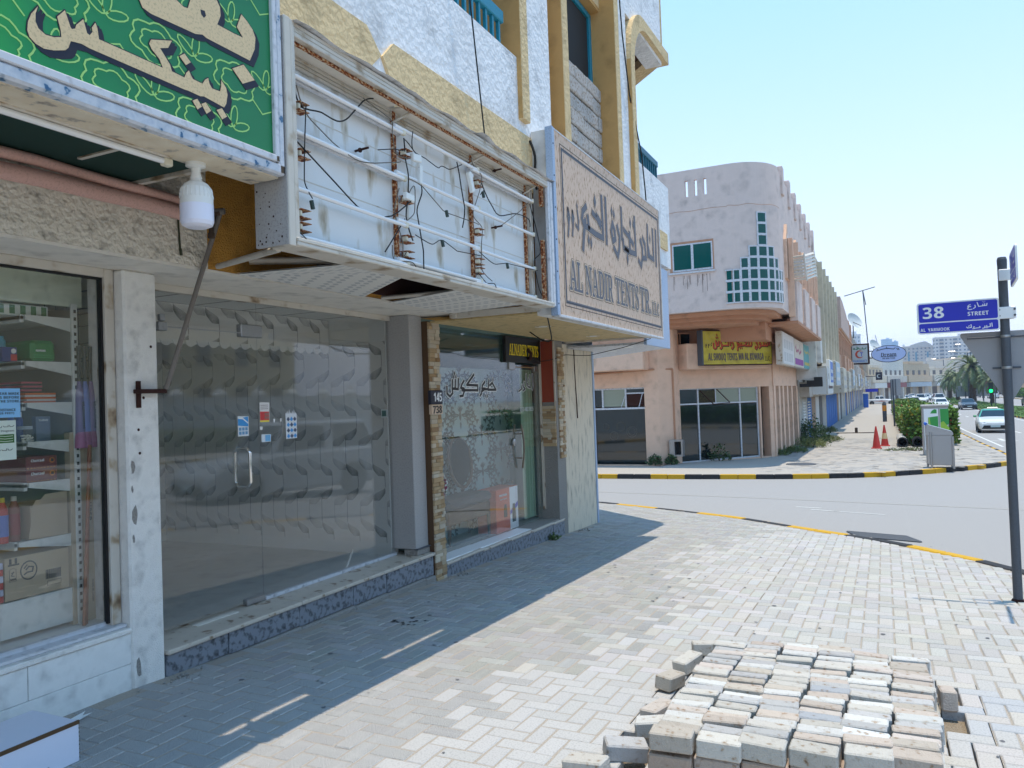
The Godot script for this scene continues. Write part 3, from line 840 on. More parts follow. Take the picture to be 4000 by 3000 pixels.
	m = MB.new(); m.lathe(V2([0.0, 0.0, 0.045, 0.0, 0.045, 0.02, 0.02, 0.028, 0.0, 0.03]), Transform3D(Basis(Vector3.BACK, -PI / 2), Vector3(-0.245, 1.06, -8.79)), 14)
	obj("lock", m, mats.steel, d)
	for pf in [[1.98, 2.08, 8.72, 8.90], [1.97, 2.05, 9.50, 9.62]]:
		m = MB.new(); cut_box(m, -0.275, -0.23, pf[0], pf[1], pf[2], pf[3], 0.006)
		obj("patch_fitting", m, mats.steel, d)
	m = MB.new(); cut_box(m, -0.24, -0.232, 2.015, 2.025, 8.9, 9.5)
	obj("door_closer", m, mats.brass, d)
	# pier beside the tent shop door
	m = MB.new(); cut_box(m, -0.32, -0.002, gy(-9.8) - 0.1, 2.40, 9.66, 9.95)
	obj("stone_pier", m, mats.cement, b)
	stone_face(b, 9.74, 9.95, 0.78, 2.30, -0.002)
	stone_face(b, -0.20, -0.005, 0.95, 1.50, 0, true, -9.662)
	m = MB.new(); m.bb(-0.2, -0.02, 1.55, 2.38, -9.66, -9.652)
	obj("torn_panel", m, mats.red_panel, b, "faded red panel on the pier")
	m = MB.new(); m.bb(-0.235, -0.2, 0.1, 2.38, -9.66, -9.64); m.bb(-0.02, 0.002, 1.5, 2.38, -9.66, -9.645)
	obj("torn_edge", m, mats.marble_slab, b)
	m = MB.new(); cut_box(m, -0.3, 0.0, gy(-11) - 0.15, 2.36, 9.95, 11.14, 0.008)
	obj("end_pier", m, mats.pier_paint, b)
	m = MB.new(); cut_box(m, -0.04, 0.012, gy(-11.2) - 0.1, 2.40, 11.14, 11.2, 0.004)
	obj("edge_trim", m, mats.alu_blue, b)
	m = MB.new()
	m.poly(V2([0.0, 11.2, -2.0, 13.2, -2.3, 12.9, -0.4, 11.0]), Transform3D(Basis(Vector3(1, 0, 0), Vector3(0, 0, -1), Vector3(0, 1, 0)), Vector3(0, -0.7, 0)), 3.2)
	m.bb(-20.0, -2.0, -1.2, 3.5, -13.4, -13.1)
	obj("side_wall", m, mats.plaster_white_smooth, b)
	m = MB.new(); m.rod(Vector3(0.006, 2.3, -10.38), Vector3(0.004, 1.75, -10.41), 0.008, 5); m.rod(Vector3(0.004, 1.75, -10.41), Vector3(0.006, 1.3, -10.44), 0.01, 5)
	obj("rust_conduit", m, mats.rust_dark, b)
	# overhang slab, upper storey
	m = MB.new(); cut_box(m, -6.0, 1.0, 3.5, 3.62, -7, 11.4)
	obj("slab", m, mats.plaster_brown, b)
	m = MB.new()
	cut_box(m, 0.92, 1.17, 3.5, 4.66, -7, 6.30)
	cut_box(m, 0.92, 1.17, 4.6, 9.5, -7, 2.2)
	cut_box(m, 0.92, 1.17, 3.5, 9.5, 6.3, 6.985, 0.01)
	cut_box(m, 0.92, 1.168, 3.5, 9.5, 9.10, 9.66)
	cut_box(m, 0.92, 1.17, 3.5, 4.74, 9.66, 11.6)
	cut_box(m, 0.92, 1.166, 6.6, 9.5, 9.66, 11.52)
	cut_box(m, 0.92, 1.17, 7.6, 9.5, 2.2, 6.3)
	obj("upper_wall", m, mats.plaster_white, b)
	m = MB.new()
	m.poly(V2([3.93, 3.975, -7.0, 3.975, -7.0, 3.48, 3.93, 3.48, 3.962, 3.724, 4.078, 3.838]), facade(1.17), 0.018)
	m.poly(V2([4.09, 3.84, 4.215, 3.97, 6.47, 3.985, 6.47, 3.48, 4.2, 3.48, 4.17, 3.72]), facade(1.17), 0.022)
	cut_box(m, 1.17, 1.195, 3.735, 3.985, 10.0, 11.36)
	obj("tan_band", m, mats.plaster_tan, b)
	for fn in [[6.205, 6.36, 4.10, 9.5, 0.92], [7.24, 7.40, 3.5, 9.5, 0.88], [9.03, 9.19, 3.5, 9.5, 0.88]]:
		m = MB.new(); cut_box(m, fn[4], 1.22, fn[2], fn[3], fn[0] + 0.004, fn[1], 0.006)
		obj("fin", m, mats.plaster_tan, b)
		m = MB.new(); cut_box(m, fn[4], 1.212, fn[2] + 0.01, fn[3], fn[0], fn[0] + 0.004)
		obj("fin_side", m, mats.plaster_ochre, b)
	m = MB.new(); cut_box(m, 0.9, 1.04, 3.5, 9.5, 6.985, 7.24); cut_box(m, -0.5, 0.95, 4.0, 9.0, 6.2, 6.3)
	obj("groove", m, mats.plaster_ochre, b)
	# bay with stone apron and window
	m = MB.new(); cut_box(m, 0.7, 0.985, 3.5, 5.36, 7.40, 9.03)
	obj("apron", m, mats.mortar_dark, b)
	var rowy := 5.372
	var r := 0
	while rowy > 3.9:
		var h := 0.175 if r > 0 else 0.15
		s = 7.40 - (0.19 if r % 2 else 0.0)
		while s < 9.03:
			var a := maxf(s, 7.402); var e := minf(s + 0.378, 9.028)
			if e - a > 0.03:
				m = MB.new(); cut_box(m, 0.95, 1.008 + rng.randf_range(-0.006, 0.014), rowy - h, rowy - (0.002 if r > 0 else 0.0), a, e - (0.004 if r == 0 else 0.014), 0.012)
				obj("stone_block", m, mats.stone_block, b)
			s += 0.38
		rowy -= h + 0.014; r += 1
	var wn := obj("window", MB.new(), mats.screen_mesh, b)
	m = MB.new(); cut_box(m, 0.878, 0.884, 5.3, 6.34, 7.45, 9.0); wn.mesh = m.mesh()
	m = MB.new()
	cut_box(m, 0.87, 0.915, 5.3, 6.34, 8.955, 9.028, 0.004); cut_box(m, 0.87, 0.915, 5.3, 6.34, 7.42, 7.48, 0.004); cut_box(m, 0.87, 0.915, 6.28, 6.345, 7.48, 8.955, 0.004); cut_box(m, 0.87, 0.90, 5.3, 6.28, 8.2, 8.24, 0.004)
	obj("frame", m, mats.teal, wn)
	m = MB.new(); cut_box(m, 0.87, 1.02, 6.36, 9.5, 7.40, 9.03)
	obj("lintel", m, mats.plaster_ochre, b)
	m = MB.new(); cut_box(m, 1.02, 1.026, 6.40, 9.5, 7.40, 9.03)
	obj("lintel_face", m, mats.plaster_tan, b)
	# balcony behind the parapet
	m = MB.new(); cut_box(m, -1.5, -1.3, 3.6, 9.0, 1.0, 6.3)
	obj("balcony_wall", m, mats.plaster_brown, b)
	var rl := obj("balcony_railing", MB.new(), mats.teal, b)
	m = MB.new(); cut_box(m, 1.08, 1.14, 4.895, 5.005, 2.2, 6.03, 0.008); rl.mesh = m.mesh()
	for k in 22:
		m = MB.new(); cut_box(m, 1.095, 1.125, 4.655, 4.9, 5.985 - 0.122 * k - 0.03, 5.985 - 0.122 * k, 0.002)
		obj("bar", m, mats.teal, rl)
	# corner balcony: rounded frame, railing, ceiling
	var ring := PackedVector2Array()
	for k in 9:
		var t := k / 8.0
		ring.append(Vector2(9.66 + 0.66 * (1 - cos(t * PI / 2)), 6.05 + 0.74 * sin(t * PI / 2)))
	ring.append(Vector2(11.72, 6.85)); ring.append(Vector2(11.72, 6.67))
	for k in 9:
		var t := 1.0 - k / 8.0
		ring.append(Vector2(9.825 + 0.72 * (1 - cos(t * PI / 2)), 5.95 + 0.70 * sin(t * PI / 2)))
	ring.append(Vector2(9.825, 3.5)); ring.append(Vector2(9.66, 3.5))
	m = MB.new(); m.poly(ring, facade(0.93), 0.30)
	obj("arch_band", m, mats.plaster_tan, b)
	m = MB.new(); cut_box(m, 0.93, 1.222, 3.5, 5.98, 9.655, 9.66)
	obj("fin_side", m, mats.plaster_ochre, b)
	m = MB.new()
	for yy in [[3.5, 4.74, 0.0], [6.67, 9.5, -0.0]]:
		m.poly(V2([1.17, 11.6, -1.5, 14.27, -1.7, 14.07, 0.95, 11.42]), Transform3D(Basis(Vector3(1, 0, 0), Vector3(0, 0, -1), Vector3(0, 1, 0)), Vector3(yy[2], yy[0], 0)), yy[1] - yy[0])
	obj("corner_wall", m, mats.plaster_tan, b)
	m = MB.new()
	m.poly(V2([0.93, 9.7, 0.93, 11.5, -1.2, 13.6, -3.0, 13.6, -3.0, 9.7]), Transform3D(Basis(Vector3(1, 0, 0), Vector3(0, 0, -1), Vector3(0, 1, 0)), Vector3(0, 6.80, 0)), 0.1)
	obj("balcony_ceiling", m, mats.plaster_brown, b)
	rl = obj("balcony_railing", MB.new(), mats.teal_dark, b)
	m = MB.new(); cut_box(m, 1.08, 1.13, 4.965, 5.05, 9.83, 11.21, 0.006); rl.mesh = m.mesh()
	for k in 12:
		m = MB.new(); cut_box(m, 1.092, 1.118, 4.73, 4.97, 9.9 + k * 0.115, 9.925 + k * 0.115, 0.002)
		obj("bar", m, mats.teal_dark, rl)
	for k in 8:
		m = MB.new()
		var p := Vector3(1.0 - k * 0.1, 4.85, -11.36 - k * 0.1)
		m.box(p, Vector3(0.025, 0.24, 0.025))
		obj("bar", m, mats.teal_dark, rl)
	m = MB.new(); m.rod(Vector3(1.08, 5.0, -11.25), Vector3(0.2, 5.0, -12.13), 0.03, 6)
	obj("top_rail", m, mats.teal_dark, rl)
	m = MB.new(); cut_box(m, -6, 1.0, 9.5, 9.7, -7, 11.4)
	obj("roof", m, mats.plaster_white_smooth, b)
	m = MB.new(); m.bb(-6.2, -6.0, -1, 9.5, -13.0, 7.0); m.bb(-6.2, 1.0, -0.1, 9.5, 6.9, 7.1)
	obj("back_wall", m, mats.plaster_white_smooth, b)
	# false ceiling under the overhang, torn
	var cav := MB.new(); cut_box(cav, 0.302, 0.33, 2.50, 3.5, 4.45, 6.4)
	obj("ceiling_edge", cav, mats.rust_dark, b)
	for cp in [[[0.32, 2.46, 3.65, 0.32, 2.455, 4.98, 1.08, 2.50, 4.50, 1.18, 2.50, 4.0], "torn ceiling panel with a printed diamond pattern"], [[0.32, 2.45, 5.35, 0.32, 2.445, 6.42, 1.24, 2.475, 6.42, 1.24, 2.48, 5.2], ""]]:
		var q: Array = cp[0]
		m = MB.new()
		var A := Vector3(q[0], q[1], -q[2]); var B := Vector3(q[3], q[4], -q[5]); var C := Vector3(q[6], q[7], -q[8]); var D := Vector3(q[9], q[10], -q[11])
		m.uvquad(A, D, C, B)
		m.uvquad(A + Vector3(0, 0.008, 0), B + Vector3(0, 0.008, 0), C + Vector3(0, 0.008, 0), D + Vector3(0, 0.008, 0))
		obj("ceiling_panel", m, mats.diamond_panel, b, cp[1])
	m = MB.new(); m.rod(Vector3(0.34, 2.56, -3.75), Vector3(1.05, 2.53, -4.05), 0.025, 4); m.rod(Vector3(0.34, 2.47, -5.2), Vector3(1.15, 2.5, -5.45), 0.018, 4); m.rod(Vector3(0.9, 2.52, -4.9), Vector3(1.2, 2.52, -5.4), 0.015, 4)
	obj("ceiling_batten", m, mats.alu_dirty, b)
	m = MB.new(); m.rod(Vector3(0.31, 2.54, -4.42), Vector3(1.15, 2.56, -4.5), 0.03, 4)
	obj("rusty_batten", m, mats.rust_dark, b)
	m = MB.new(); cut_box(m, 0.3, 0.36, 2.40, 2.47, 6.36, 6.44); cut_box(m, 0.34, 1.22, 2.40, 2.455, 6.40, 6.45)
	obj("ceiling_trim", m, mats.alu_dirty, b)
	m = MB.new(); cut_box(m, 1.05, 1.222, 2.50, 2.515, 3.52, 4.25); cut_box(m, 1.05, 1.222, 2.50, 2.515, 5.0, 6.4)
	obj("sealing_strip", m, mats.alu_dirty, b)

func diamond(c: Vector2, r: float) -> PackedVector2Array:
	return PackedVector2Array([c + Vector2(r * 0.8, 0), c + Vector2(0, r * 1.5), c - Vector2(r * 0.8, 0), c - Vector2(0, r * 1.5)])

func strokes(list: Array, w: float, t: Transform3D, depth: float, dots := [], grow := 0.0, dot := 0.0) -> MB:
	var m := MB.new()
	for s in list:
		var p := V2(s)
		m.pen(p, w + grow * 2, t, depth)
		for k in range(1, p.size() - 1):
			var c := PackedVector2Array()
			for j in 8: c.append(p[k] + Vector2.from_angle(TAU * j / 8) * (w * 0.5 + grow))
			m.poly(c, t, depth + 0.0001)
	for d in dots:
		m.poly(diamond(Vector2(d[0], d[1]), (dot if dot > 0 else d[2] * 0.0048) + grow), t, depth + 0.0001)
	return m

func shop_signs() -> void:
	# green print: lime to deep green
	var gr := Gradient.new(); gr.offsets = PackedFloat32Array([0.0, 0.66, 0.80, 0.93]); gr.colors = PackedColorArray([Color(0.45, 0.80, 0.25), Color(0.36, 0.74, 0.22), Color(0.03, 0.54, 0.27), Color(0.01, 0.46, 0.25)])
	var gt := GradientTexture2D.new(); gt.gradient = gr; gt.width = 256; gt.height = 64; gt.fill_from = Vector2(0.1, 0.45); gt.fill_to = Vector2(0.95, 0.55)
	var gm := mat("green_print", W(1), 0.4); gm.albedo_texture = gt

	# --- the green sign
	var g := thing("green_shop_sign", "green shop sign printed with leaves and cream Arabic letters", "shop sign", Vector3(1.3, 2.72, -1))
	var m := MB.new(); cut_box(m, 1.19, 1.37, 2.74, 4.7, -4, 2.915)
	obj("box", m, mats.alu_dirty, g)
	m = MB.new()
	m.uvquad(Vector3(1.392, 2.82, 1.5), Vector3(1.392, 2.82, -2.855), Vector3(1.392, 4.6, -2.855), Vector3(1.392, 4.6, 1.5))
	obj("printed_panel", m, mats.green_print, g)
	m = MB.new()
	cut_box(m, 1.365, 1.412, 2.79, 2.822, -4, 2.87, 0.004); cut_box(m, 1.365, 1.412, 2.79, 4.7, 2.845, 2.872, 0.004)
	obj("inner_frame", m, mats.alu_white, g)
	m = MB.new()
	cut_box(m, 1.35, 1.405, 2.735, 2.79, -4, 2.917, 0.01); cut_box(m, 1.35, 1.405, 2.735, 4.7, 2.872, 2.917, 0.01)
	obj("outer_frame", m, mats.blue_flaking, g, "outer frame with flaking blue paint")
	var T := facade(1.393)
	m = MB.new()
	for i in 9:
		for j in 7:
			var c := Vector2(0.30 + i * 0.42 + (0.21 if j % 2 else 0.0), 2.86 + j * 0.24)
			if c.x > 2.8 or c.x < 0.6 or c.y > 4.2: continue
			var ring := PackedVector2Array(); var ring2 := PackedVector2Array()
			for k in 31:
				var a := TAU * k / 30.0
				var rr := 0.082 + 0.022 * absf(sin(a * 3.0 + 0.5))
				ring.append(c + Vector2(cos(a) * rr * 1.25, sin(a) * rr * 0.85)); ring2.append(c + Vector2(cos(a) * rr * 0.8, sin(a) * rr * 0.52))
			m.pen(ring, 0.007, T, 0.0006); m.pen(ring2, 0.006, T, 0.0006)
			for k in 3:
				var el := PackedVector2Array()
				var cc := c + Vector2(0.19, 0.02) + Vector2.from_angle(k * 1.1 + 0.3) * 0.055
				for q in 13:
					var a := TAU * q / 12.0
					el.append(cc + Vector2(cos(a) * 0.05, sin(a) * 0.019).rotated(k * 1.1 + 0.3))
				m.pen(el, 0.006, T, 0.0006)
			m.pen(V2([c.x + 0.11, c.y - 0.05, c.x + 0.17, c.y - 0.10, c.x + 0.25, c.y - 0.07, c.x + 0.30, c.y - 0.12]), 0.006, T, 0.0006)
	for k in range(0, m.v.size()):   # keep the print inside the panel
		if -m.v[k].z > 2.84: m.v[k].z = -2.84
		if m.v[k].y < 2.825: m.v[k].y = 2.825
	obj("leaf_print", m, mats.leaf_line, g)
	var low := V2([1.698, 3.032, 1.689, 3.004, 1.688, 2.975, 1.698, 2.955, 1.723, 2.943, 1.753, 2.947, 1.782, 2.959, 1.78, 2.982, 1.768, 3.027, 1.797, 3.063, 1.817, 3.01, 1.822, 3.005, 1.836, 3.013, 1.84, 3.028, 1.868, 3.061, 1.882, 3.015, 1.893, 3.012, 1.905, 3.03, 1.902, 3.044, 1.917, 3.069, 1.924, 3.053, 1.93, 3.012, 2.216, 3.011, 2.2, 3.042, 2.164, 3.068, 2.153, 3.086, 2.162, 3.106, 2.264, 3.143, 2.244, 3.105, 2.204, 3.088, 2.227, 3.064, 2.251, 3.038, 2.26, 3.013, 2.324, 3.01, 2.335, 3.035, 2.348, 3.049, 2.36, 3.03, 2.368, 3.02, 2.42, 3.018, 2.436, 3.042, 2.452, 3.055, 2.458, 3.032, 2.473, 3.016, 2.519, 3.019, 2.526, 3.044, 2.527, 3.072, 2.554, 3.047, 2.561, 3.018, 2.552, 2.974, 2.539, 2.954, 2.426, 2.965, 2.406, 2.959, 2.344, 2.961, 2.322, 2.959, 1.892, 2.962, 1.859, 2.966, 1.834, 2.962, 1.817, 2.959, 1.807, 2.93, 1.796, 2.917, 1.752, 2.899, 1.717, 2.891, 1.687, 2.897, 1.666, 2.912, 1.659, 2.933, 1.662, 2.964, 1.675, 2.998])
	var up := V2([2.055, 3.30, 2.111, 3.248, 2.126, 3.221, 2.165, 3.213, 2.302, 3.22, 2.389, 3.224, 2.427, 3.237, 2.45, 3.231, 2.705, 3.23, 2.738, 3.297, 2.745, 3.353, 2.728, 3.386, 2.694, 3.411, 2.66, 3.428, 2.63, 3.357, 2.666, 3.322, 2.605, 3.318, 2.512, 3.318, 2.533, 3.366, 2.531, 3.403, 2.49, 3.46, 2.42, 3.44, 2.368, 3.366, 2.352, 3.319, 2.33, 3.315, 2.20, 3.36, 2.12, 3.36])
	var dots := [V2([2.301, 3.093, 2.327, 3.114, 2.359, 3.089, 2.333, 3.067]), V2([2.363, 2.925, 2.389, 2.942, 2.413, 2.916, 2.389, 2.896]), V2([2.411, 2.927, 2.435, 2.942, 2.464, 2.914, 2.438, 2.893]), V2([2.496, 2.928, 2.525, 2.946, 2.555, 2.918, 2.526, 2.896]), V2([2.595, 3.151, 2.664, 3.195, 2.732, 3.147, 2.656, 3.103])]
	var all := [low, up]; all.append_array(dots)
	var dark := MB.new(); var lit := MB.new()
	for p in all:
		for o in [Vector2(0, 0), Vector2(0.012, -0.010), Vector2(0.022, -0.018)]:
			for q in Geometry2D.offset_polygon(p, 0.0045):
				dark.poly(Transform2D(0, o) * q, T, 0.0012 + o.x * 0.01)
		lit.poly(p, T, 0.0026)
	dark.poly(V2([2.419, 3.344, 2.442, 3.348, 2.449, 3.329, 2.437, 3.315, 2.423, 3.324]), T, 0.0034)
	obj("letter_shadow", dark, mats.navy, g); obj("lettering", lit, mats.sign_cream, g)
	m = MB.new(); cut_box(m, 0.34, 1.19, 2.86, 2.885, -4, 2.9)
	obj("green_soffit", m, mats.dark_green, g)
	m = MB.new(); cut_box(m, 1.165, 1.19, 2.735, 2.90, -4, 2.9, 0.004); cut_box(m, 0.34, 1.19, 2.84, 2.86, 2.87, 2.9)
	for k in 4: cut_box(m, 0.5, 1.18, 2.852, 2.866, 0.6 + k * 0.62, 0.625 + k * 0.62)
	obj("soffit_frame", m, mats.alu_dirty, g)
	m = MB.new(); cut_box(m, 1.18, 1.36, 2.728, 2.738, -4, 2.91)
	obj("bottom_plate", m, mats.cream_flaking, g)
	var tb := thing("tube_light", "long white tube light on the edge under the green sign", "light fitting", Vector3(1.17, 2.72, -1.6))
	m = MB.new(); m.rod(Vector3(1.19, 2.705, 1.0), Vector3(1.19, 2.705, -2.38), 0.014, 10)
	obj("tube", m, mats.tube_glass, tb)
	m = MB.new(); cut_box(m, 1.165, 1.21, 2.718, 2.736, -1.0, 2.40, 0.004)
	obj("batten", m, mats.alu_dirty, tb)
	m = MB.new(); cut_box(m, 1.17, 1.208, 2.685, 2.72, 2.375, 2.42, 0.006)
	obj("end_cap", m, mats.cream_plastic, tb)
	var bt := Vector3(1.22, 2.735, -2.53)
	var bl := thing("hanging_bulb", "large white bulb hanging from its socket under the green sign", "lamp", bt)
	m = MB.new(); m.lathe(V2([0.0, 0.0, 0.044, 0.0, 0.044, -0.022, 0.022, -0.03, 0.02, -0.05, 0.026, -0.075, 0.024, -0.085, 0.0, -0.085]), Transform3D(Basis(Vector3.RIGHT, PI) * Basis.from_scale(Vector3(1, -1, 1)), bt) if false else Transform3D(Basis.IDENTITY, bt), 18)
	obj("socket", m, mats.white_plastic, bl)
	m = MB.new(); m.lathe(V2([0.024, -0.078, 0.03, -0.09, 0.052, -0.104, 0.066, -0.124, 0.071, -0.15, 0.072, -0.2]), Transform3D(Basis.IDENTITY, bt), 24)
	obj("bulb_body", m, mats.white_plastic, bl)
	for k in 24:
		var rb := MB.new()
		var d := Vector3(cos(TAU * k / 24), 0, sin(TAU * k / 24))
		rb.rod(bt + d * 0.0665 + Vector3(0, -0.126, 0), bt + d * 0.0725 + Vector3(0, -0.168, 0), 0.0022, 4)
		obj("rib", rb, mats.white_plastic, bl)
	m = MB.new(); m.lathe(V2([0.0, -0.305, 0.045, -0.302, 0.066, -0.292, 0.073, -0.275, 0.073, -0.2, 0.0, -0.2]), Transform3D(Basis.IDENTITY, bt), 28)
	obj("diffuser", m, mats.diffuser, bl)
	m = MB.new(); m.tube(PackedVector3Array([bt + Vector3(-0.04, 0.0, -0.02), bt + Vector3(-0.03, 0.01, -0.08), bt + Vector3(0.05, 0.005, -0.2)]), 0.004, 0.004, 5)
	obj("cord", m, mats.cable, bl)
	# folded awning with its arm
	var aw := thing("folded_awning", "rolled pink cloth awning above the grocery window", "awning", Vector3(0.42, 2.7, -1.5))
	m = MB.new()
	for k in 2:
		var pts := PackedVector3Array()
		for j in 40: pts.append(Vector3(0.39 + 0.012 * sin(j * 1.7 + k), 2.765 + k * 0.055 + 0.006 * sin(j * 0.9 + k * 2) - (0.0 if k else 0.02), 4.0 - j * 0.186))
		m.tube(pts, 0.042 - k * 0.014, -1, 12)
	obj("cloth_roll", m, mats.pink_cloth, aw)
	m = MB.new()
	m.rod(Vector3(0.39, 2.76, -3.2), Vector3(0.40, 2.76, -3.42), 0.02, 8); m.box(Vector3(0.38, 2.77, -3.36), Vector3(0.09, 0.06, 0.09), Basis.IDENTITY, 0.012); m.rod(Vector3(0.40, 2.74, -3.38), Vector3(0.40, 2.66, -3.38), 0.014, 8); m.rod(Vector3(0.3, 2.78, -3.36), Vector3(0.44, 2.79, -3.42), 0.022, 8); m.rod(Vector3(0.40, 2.665, -3.38), Vector3(0.40, 2.635, -3.38), 0.02, 8)
	obj("crank_gear", m, mats.iron_brown, aw)
	m = MB.new(); m.rod(Vector3(0.44, 2.80, -3.42), Vector3(0.075, 1.74, -3.30), 0.0145, 10); m.rod(Vector3(0.4, 2.80, -3.40), Vector3(0.46, 2.80, -3.43), 0.02, 8)
	obj("arm", m, mats.steel_rusty, aw)
	m = MB.new(); cut_box(m, 0.002, 0.014, 1.63, 1.79, 3.145, 3.175, 0.002); cut_box(m, 0.012, 0.075, 1.715, 1.74, 3.12, 3.31, 0.003)
	obj("wall_bracket", m, mats.rust_dark, aw)
	m = MB.new(); m.rod(Vector3(0.306, 2.74, -3.22), Vector3(0.306, 2.55, -3.23), 0.006, 5); m.rod(Vector3(0.306, 2.56, -3.23), Vector3(0.308, 2.52, -3.235), 0.009, 5)
	obj("rope_end", m, mats.moss, aw)
	# --- the empty sign box
	var e := thing("empty_sign_box", "empty shop sign box with bare tube lights and loose wires", "sign box", Vector3(1.3, 2.4, -4.6))
	m = MB.new(); cut_box(m, 1.222, 1.232, 2.43, 3.52, 2.96, 6.28)
	obj("back_board", m, mats.box_white, e)
	for y in [3.18, 2.82]:
		m = MB.new(); cut_box(m, 1.231, 1.2335, y, y + 0.006, 2.96, 6.1)
		obj("board_joint", m, mats.alu_dirty, e)
	m = MB.new(); cut_box(m, 1.19, 1.40, 2.405, 3.54, 2.925, 2.945)
	obj("end_plate", m, mats.alu_grey, e, "grey end plate with rust specks")
	for k in 26:
		m = MB.new(); m.bb(1.20 + rng.randf() * 0.18, 1.204 + rng.randf() * 0.18, 0, 0, 0, 0) if false else m.box(Vector3(rng.randf_range(1.2, 1.37), 2.42 + pow(rng.randf(), 2.0) * 0.5, -2.9245), Vector3(0.005, 0.006, 0.002) * rng.randf_range(0.6, 1.6))
		obj("rust_speck", m, mats.rust_dark, e)
	m = MB.new()
	cut_box(m, 1.36, 1.408, 2.40, 3.55, 2.93, 2.975, 0.004); cut_box(m, 1.36, 1.402, 2.40, 3.55, 2.977, 3.012, 0.004)
	obj("frame_post", m, mats.alu_dirty, e)
	m = MB.new(); cut_box(m, 1.37, 1.402, 2.42, 3.53, 6.26, 6.30, 0.004); cut_box(m, 1.35, 1.405, 2.42, 3.53, 6.305, 6.36, 0.004)
	obj("frame_post", m, mats.alu_white, e)
	m = MB.new(); cut_box(m, 1.33, 1.36, 2.45, 3.0, 6.22, 6.26); cut_box(m, 1.33, 1.36, 3.3, 3.5, 6.22, 6.26)
	obj("rusty_post", m, mats.rust, e)
	m = MB.new()
	for k in 3: cut_box(m, 1.365, 1.404 - k * 0.003, 3.47 + k * 0.026, 3.494 + k * 0.026, 3.01, 6.26, 0.004)
	obj("top_rail", m, mats.alu_dirty, e)
	m = MB.new(); cut_box(m, 1.352, 1.366, 3.455, 3.47, 3.02, 6.25)
	obj("rusty_angle", m, mats.rust, e)
	var lip := MB.new()
	for k in 34:
		var s0 := 3.0 + k * 0.1; var h0 := 3.553 + 0.01 * sin(k * 1.3) + (0.02 if k in [8, 9, 20, 21] else 0.0); var h1 := 3.553 + 0.01 * sin((k + 1) * 1.3) + (0.02 if k + 1 in [8, 9, 20, 21] else 0.0)
		lip.quad(Vector3(1.24, 3.555, -s0), Vector3(1.425, h0 - 0.006, -s0), Vector3(1.425, h1 - 0.006, -s0 - 0.1), Vector3(1.24, 3.555, -s0 - 0.1))
	obj("roof_sheet", lip, mats.alu_white, e)
	for k in 3:
		m = MB.new(); cut_box(m, 1.245, 1.352, 3.478, 3.49, 3.02 + k * 1.07, 3.02 + k * 1.07 + 1.02)
		obj("top_board", m, mats.beam_smooth, e)
		m = MB.new()
		for q in 3: cut_box(m, 1.233, 1.25, 3.41 + q * 0.022, 3.428 + q * 0.022, 3.02 + k * 1.05, 4.06 + k * 1.05, 0.003)
		obj("top_moulding", m, mats.alu_dirty, e)
	m = MB.new(); cut_box(m, 1.24, 1.415, 2.405, 2.428, 2.98, 6.3, 0.005); cut_box(m, 1.39, 1.417, 2.428, 2.446, 2.98, 6.3, 0.003)
	obj("bottom_rail", m, mats.alu_dirty, e)
	for k in 3:
		var s0: float = [4.10, 5.115, 6.10][k]
		m = MB.new(); cut_box(m, 1.232, 1.256, 2.44, 3.47, s0 - 0.016, s0 + 0.016, 0.003)
		obj("batten", m, mats.rust, e)
		if k == 2:
			m = MB.new(); cut_box(m, 1.25, 1.28, 2.44, 3.47, s0 + 0.03, s0 + 0.05); cut_box(m, 1.25, 1.28, 2.44, 3.47, s0 + 0.07, s0 + 0.085)
			obj("batten", m, mats.alu_dirty, e)
		m = MB.new(); m.rod(Vector3(1.36, 3.50, -s0 - 0.10), Vector3(1.25, 3.385, -s0 + 0.03), 0.008, 5); m.rod(Vector3(1.25, 3.49, -s0 - 0.02), Vector3(1.36, 3.505, -s0 - 0.12), 0.01, 5)
		obj("stay", m, mats.alu_dirty, e)
	m = MB.new(); m.rod(Vector3(1.36, 3.50, -3.12), Vector3(1.27, 3.40, -3.03), 0.008, 5)
	obj("stay", m, mats.alu_dirty, e)
	var ys := [3.335, 3.04, 2.74, 2.49]
	for row in 4:
		for bay in 3:
			var s0: float = [3.03, 4.03, 5.04][bay]
			var y: float = ys[row] + (0.018 if bay == 1 else 0.0)
			m = MB.new(); m.rod(Vector3(1.30, y, -s0), Vector3(1.30, y - 0.006, -s0 - 1.1), 0.0135, 10)
			obj("tube", m, mats.tube_glass, e)
			m = MB.new(); cut_box(m, 1.286, 1.314, y - 0.02, y + 0.016, s0 + 1.08, s0 + 1.115, 0.005)
			obj("tube_end", m, mats.cream_plastic, e)
			if row < 2 and bay == 0 or row == 3 or row == 0 and bay == 2:
				m = MB.new(); cut_box(m, 1.256, 1.283, y - 0.02, y + 0.016, s0, s0 + 1.1, 0.004)
				obj("tube_batten", m, mats.alu_white, e)
	for c in [[3.15, 3.17], [3.14, 2.60], [3.14, 2.53], [4.15, 3.20], [4.14, 2.64], [4.14, 2.54], [4.15, 2.90], [5.14, 3.24], [5.13, 2.87], [5.12, 2.64], [5.12, 2.57], [3.15, 2.92]]:
		m = MB.new(); cut_box(m, 1.245, 1.31, c[1] - 0.008, c[1] - 0.004, c[0] - 0.01, c[0] + 0.07); cut_box(m, 1.245, 1.31, c[1] + 0.034, c[1] + 0.038, c[0] - 0.01, c[0] + 0.07); cut_box(m, 1.25, 1.255, c[1] - 0.004, c[1] + 0.034, c[0], c[0] + 0.06)
		obj("clip", m, mats.rust, e)
		m = MB.new(); cut_box(m, 1.262, 1.30, c[1], c[1] + 0.03, c[0] - 0.006, c[0] + 0.012, 0.003)
		obj("lamp_holder", m, mats.cream_plastic, e)
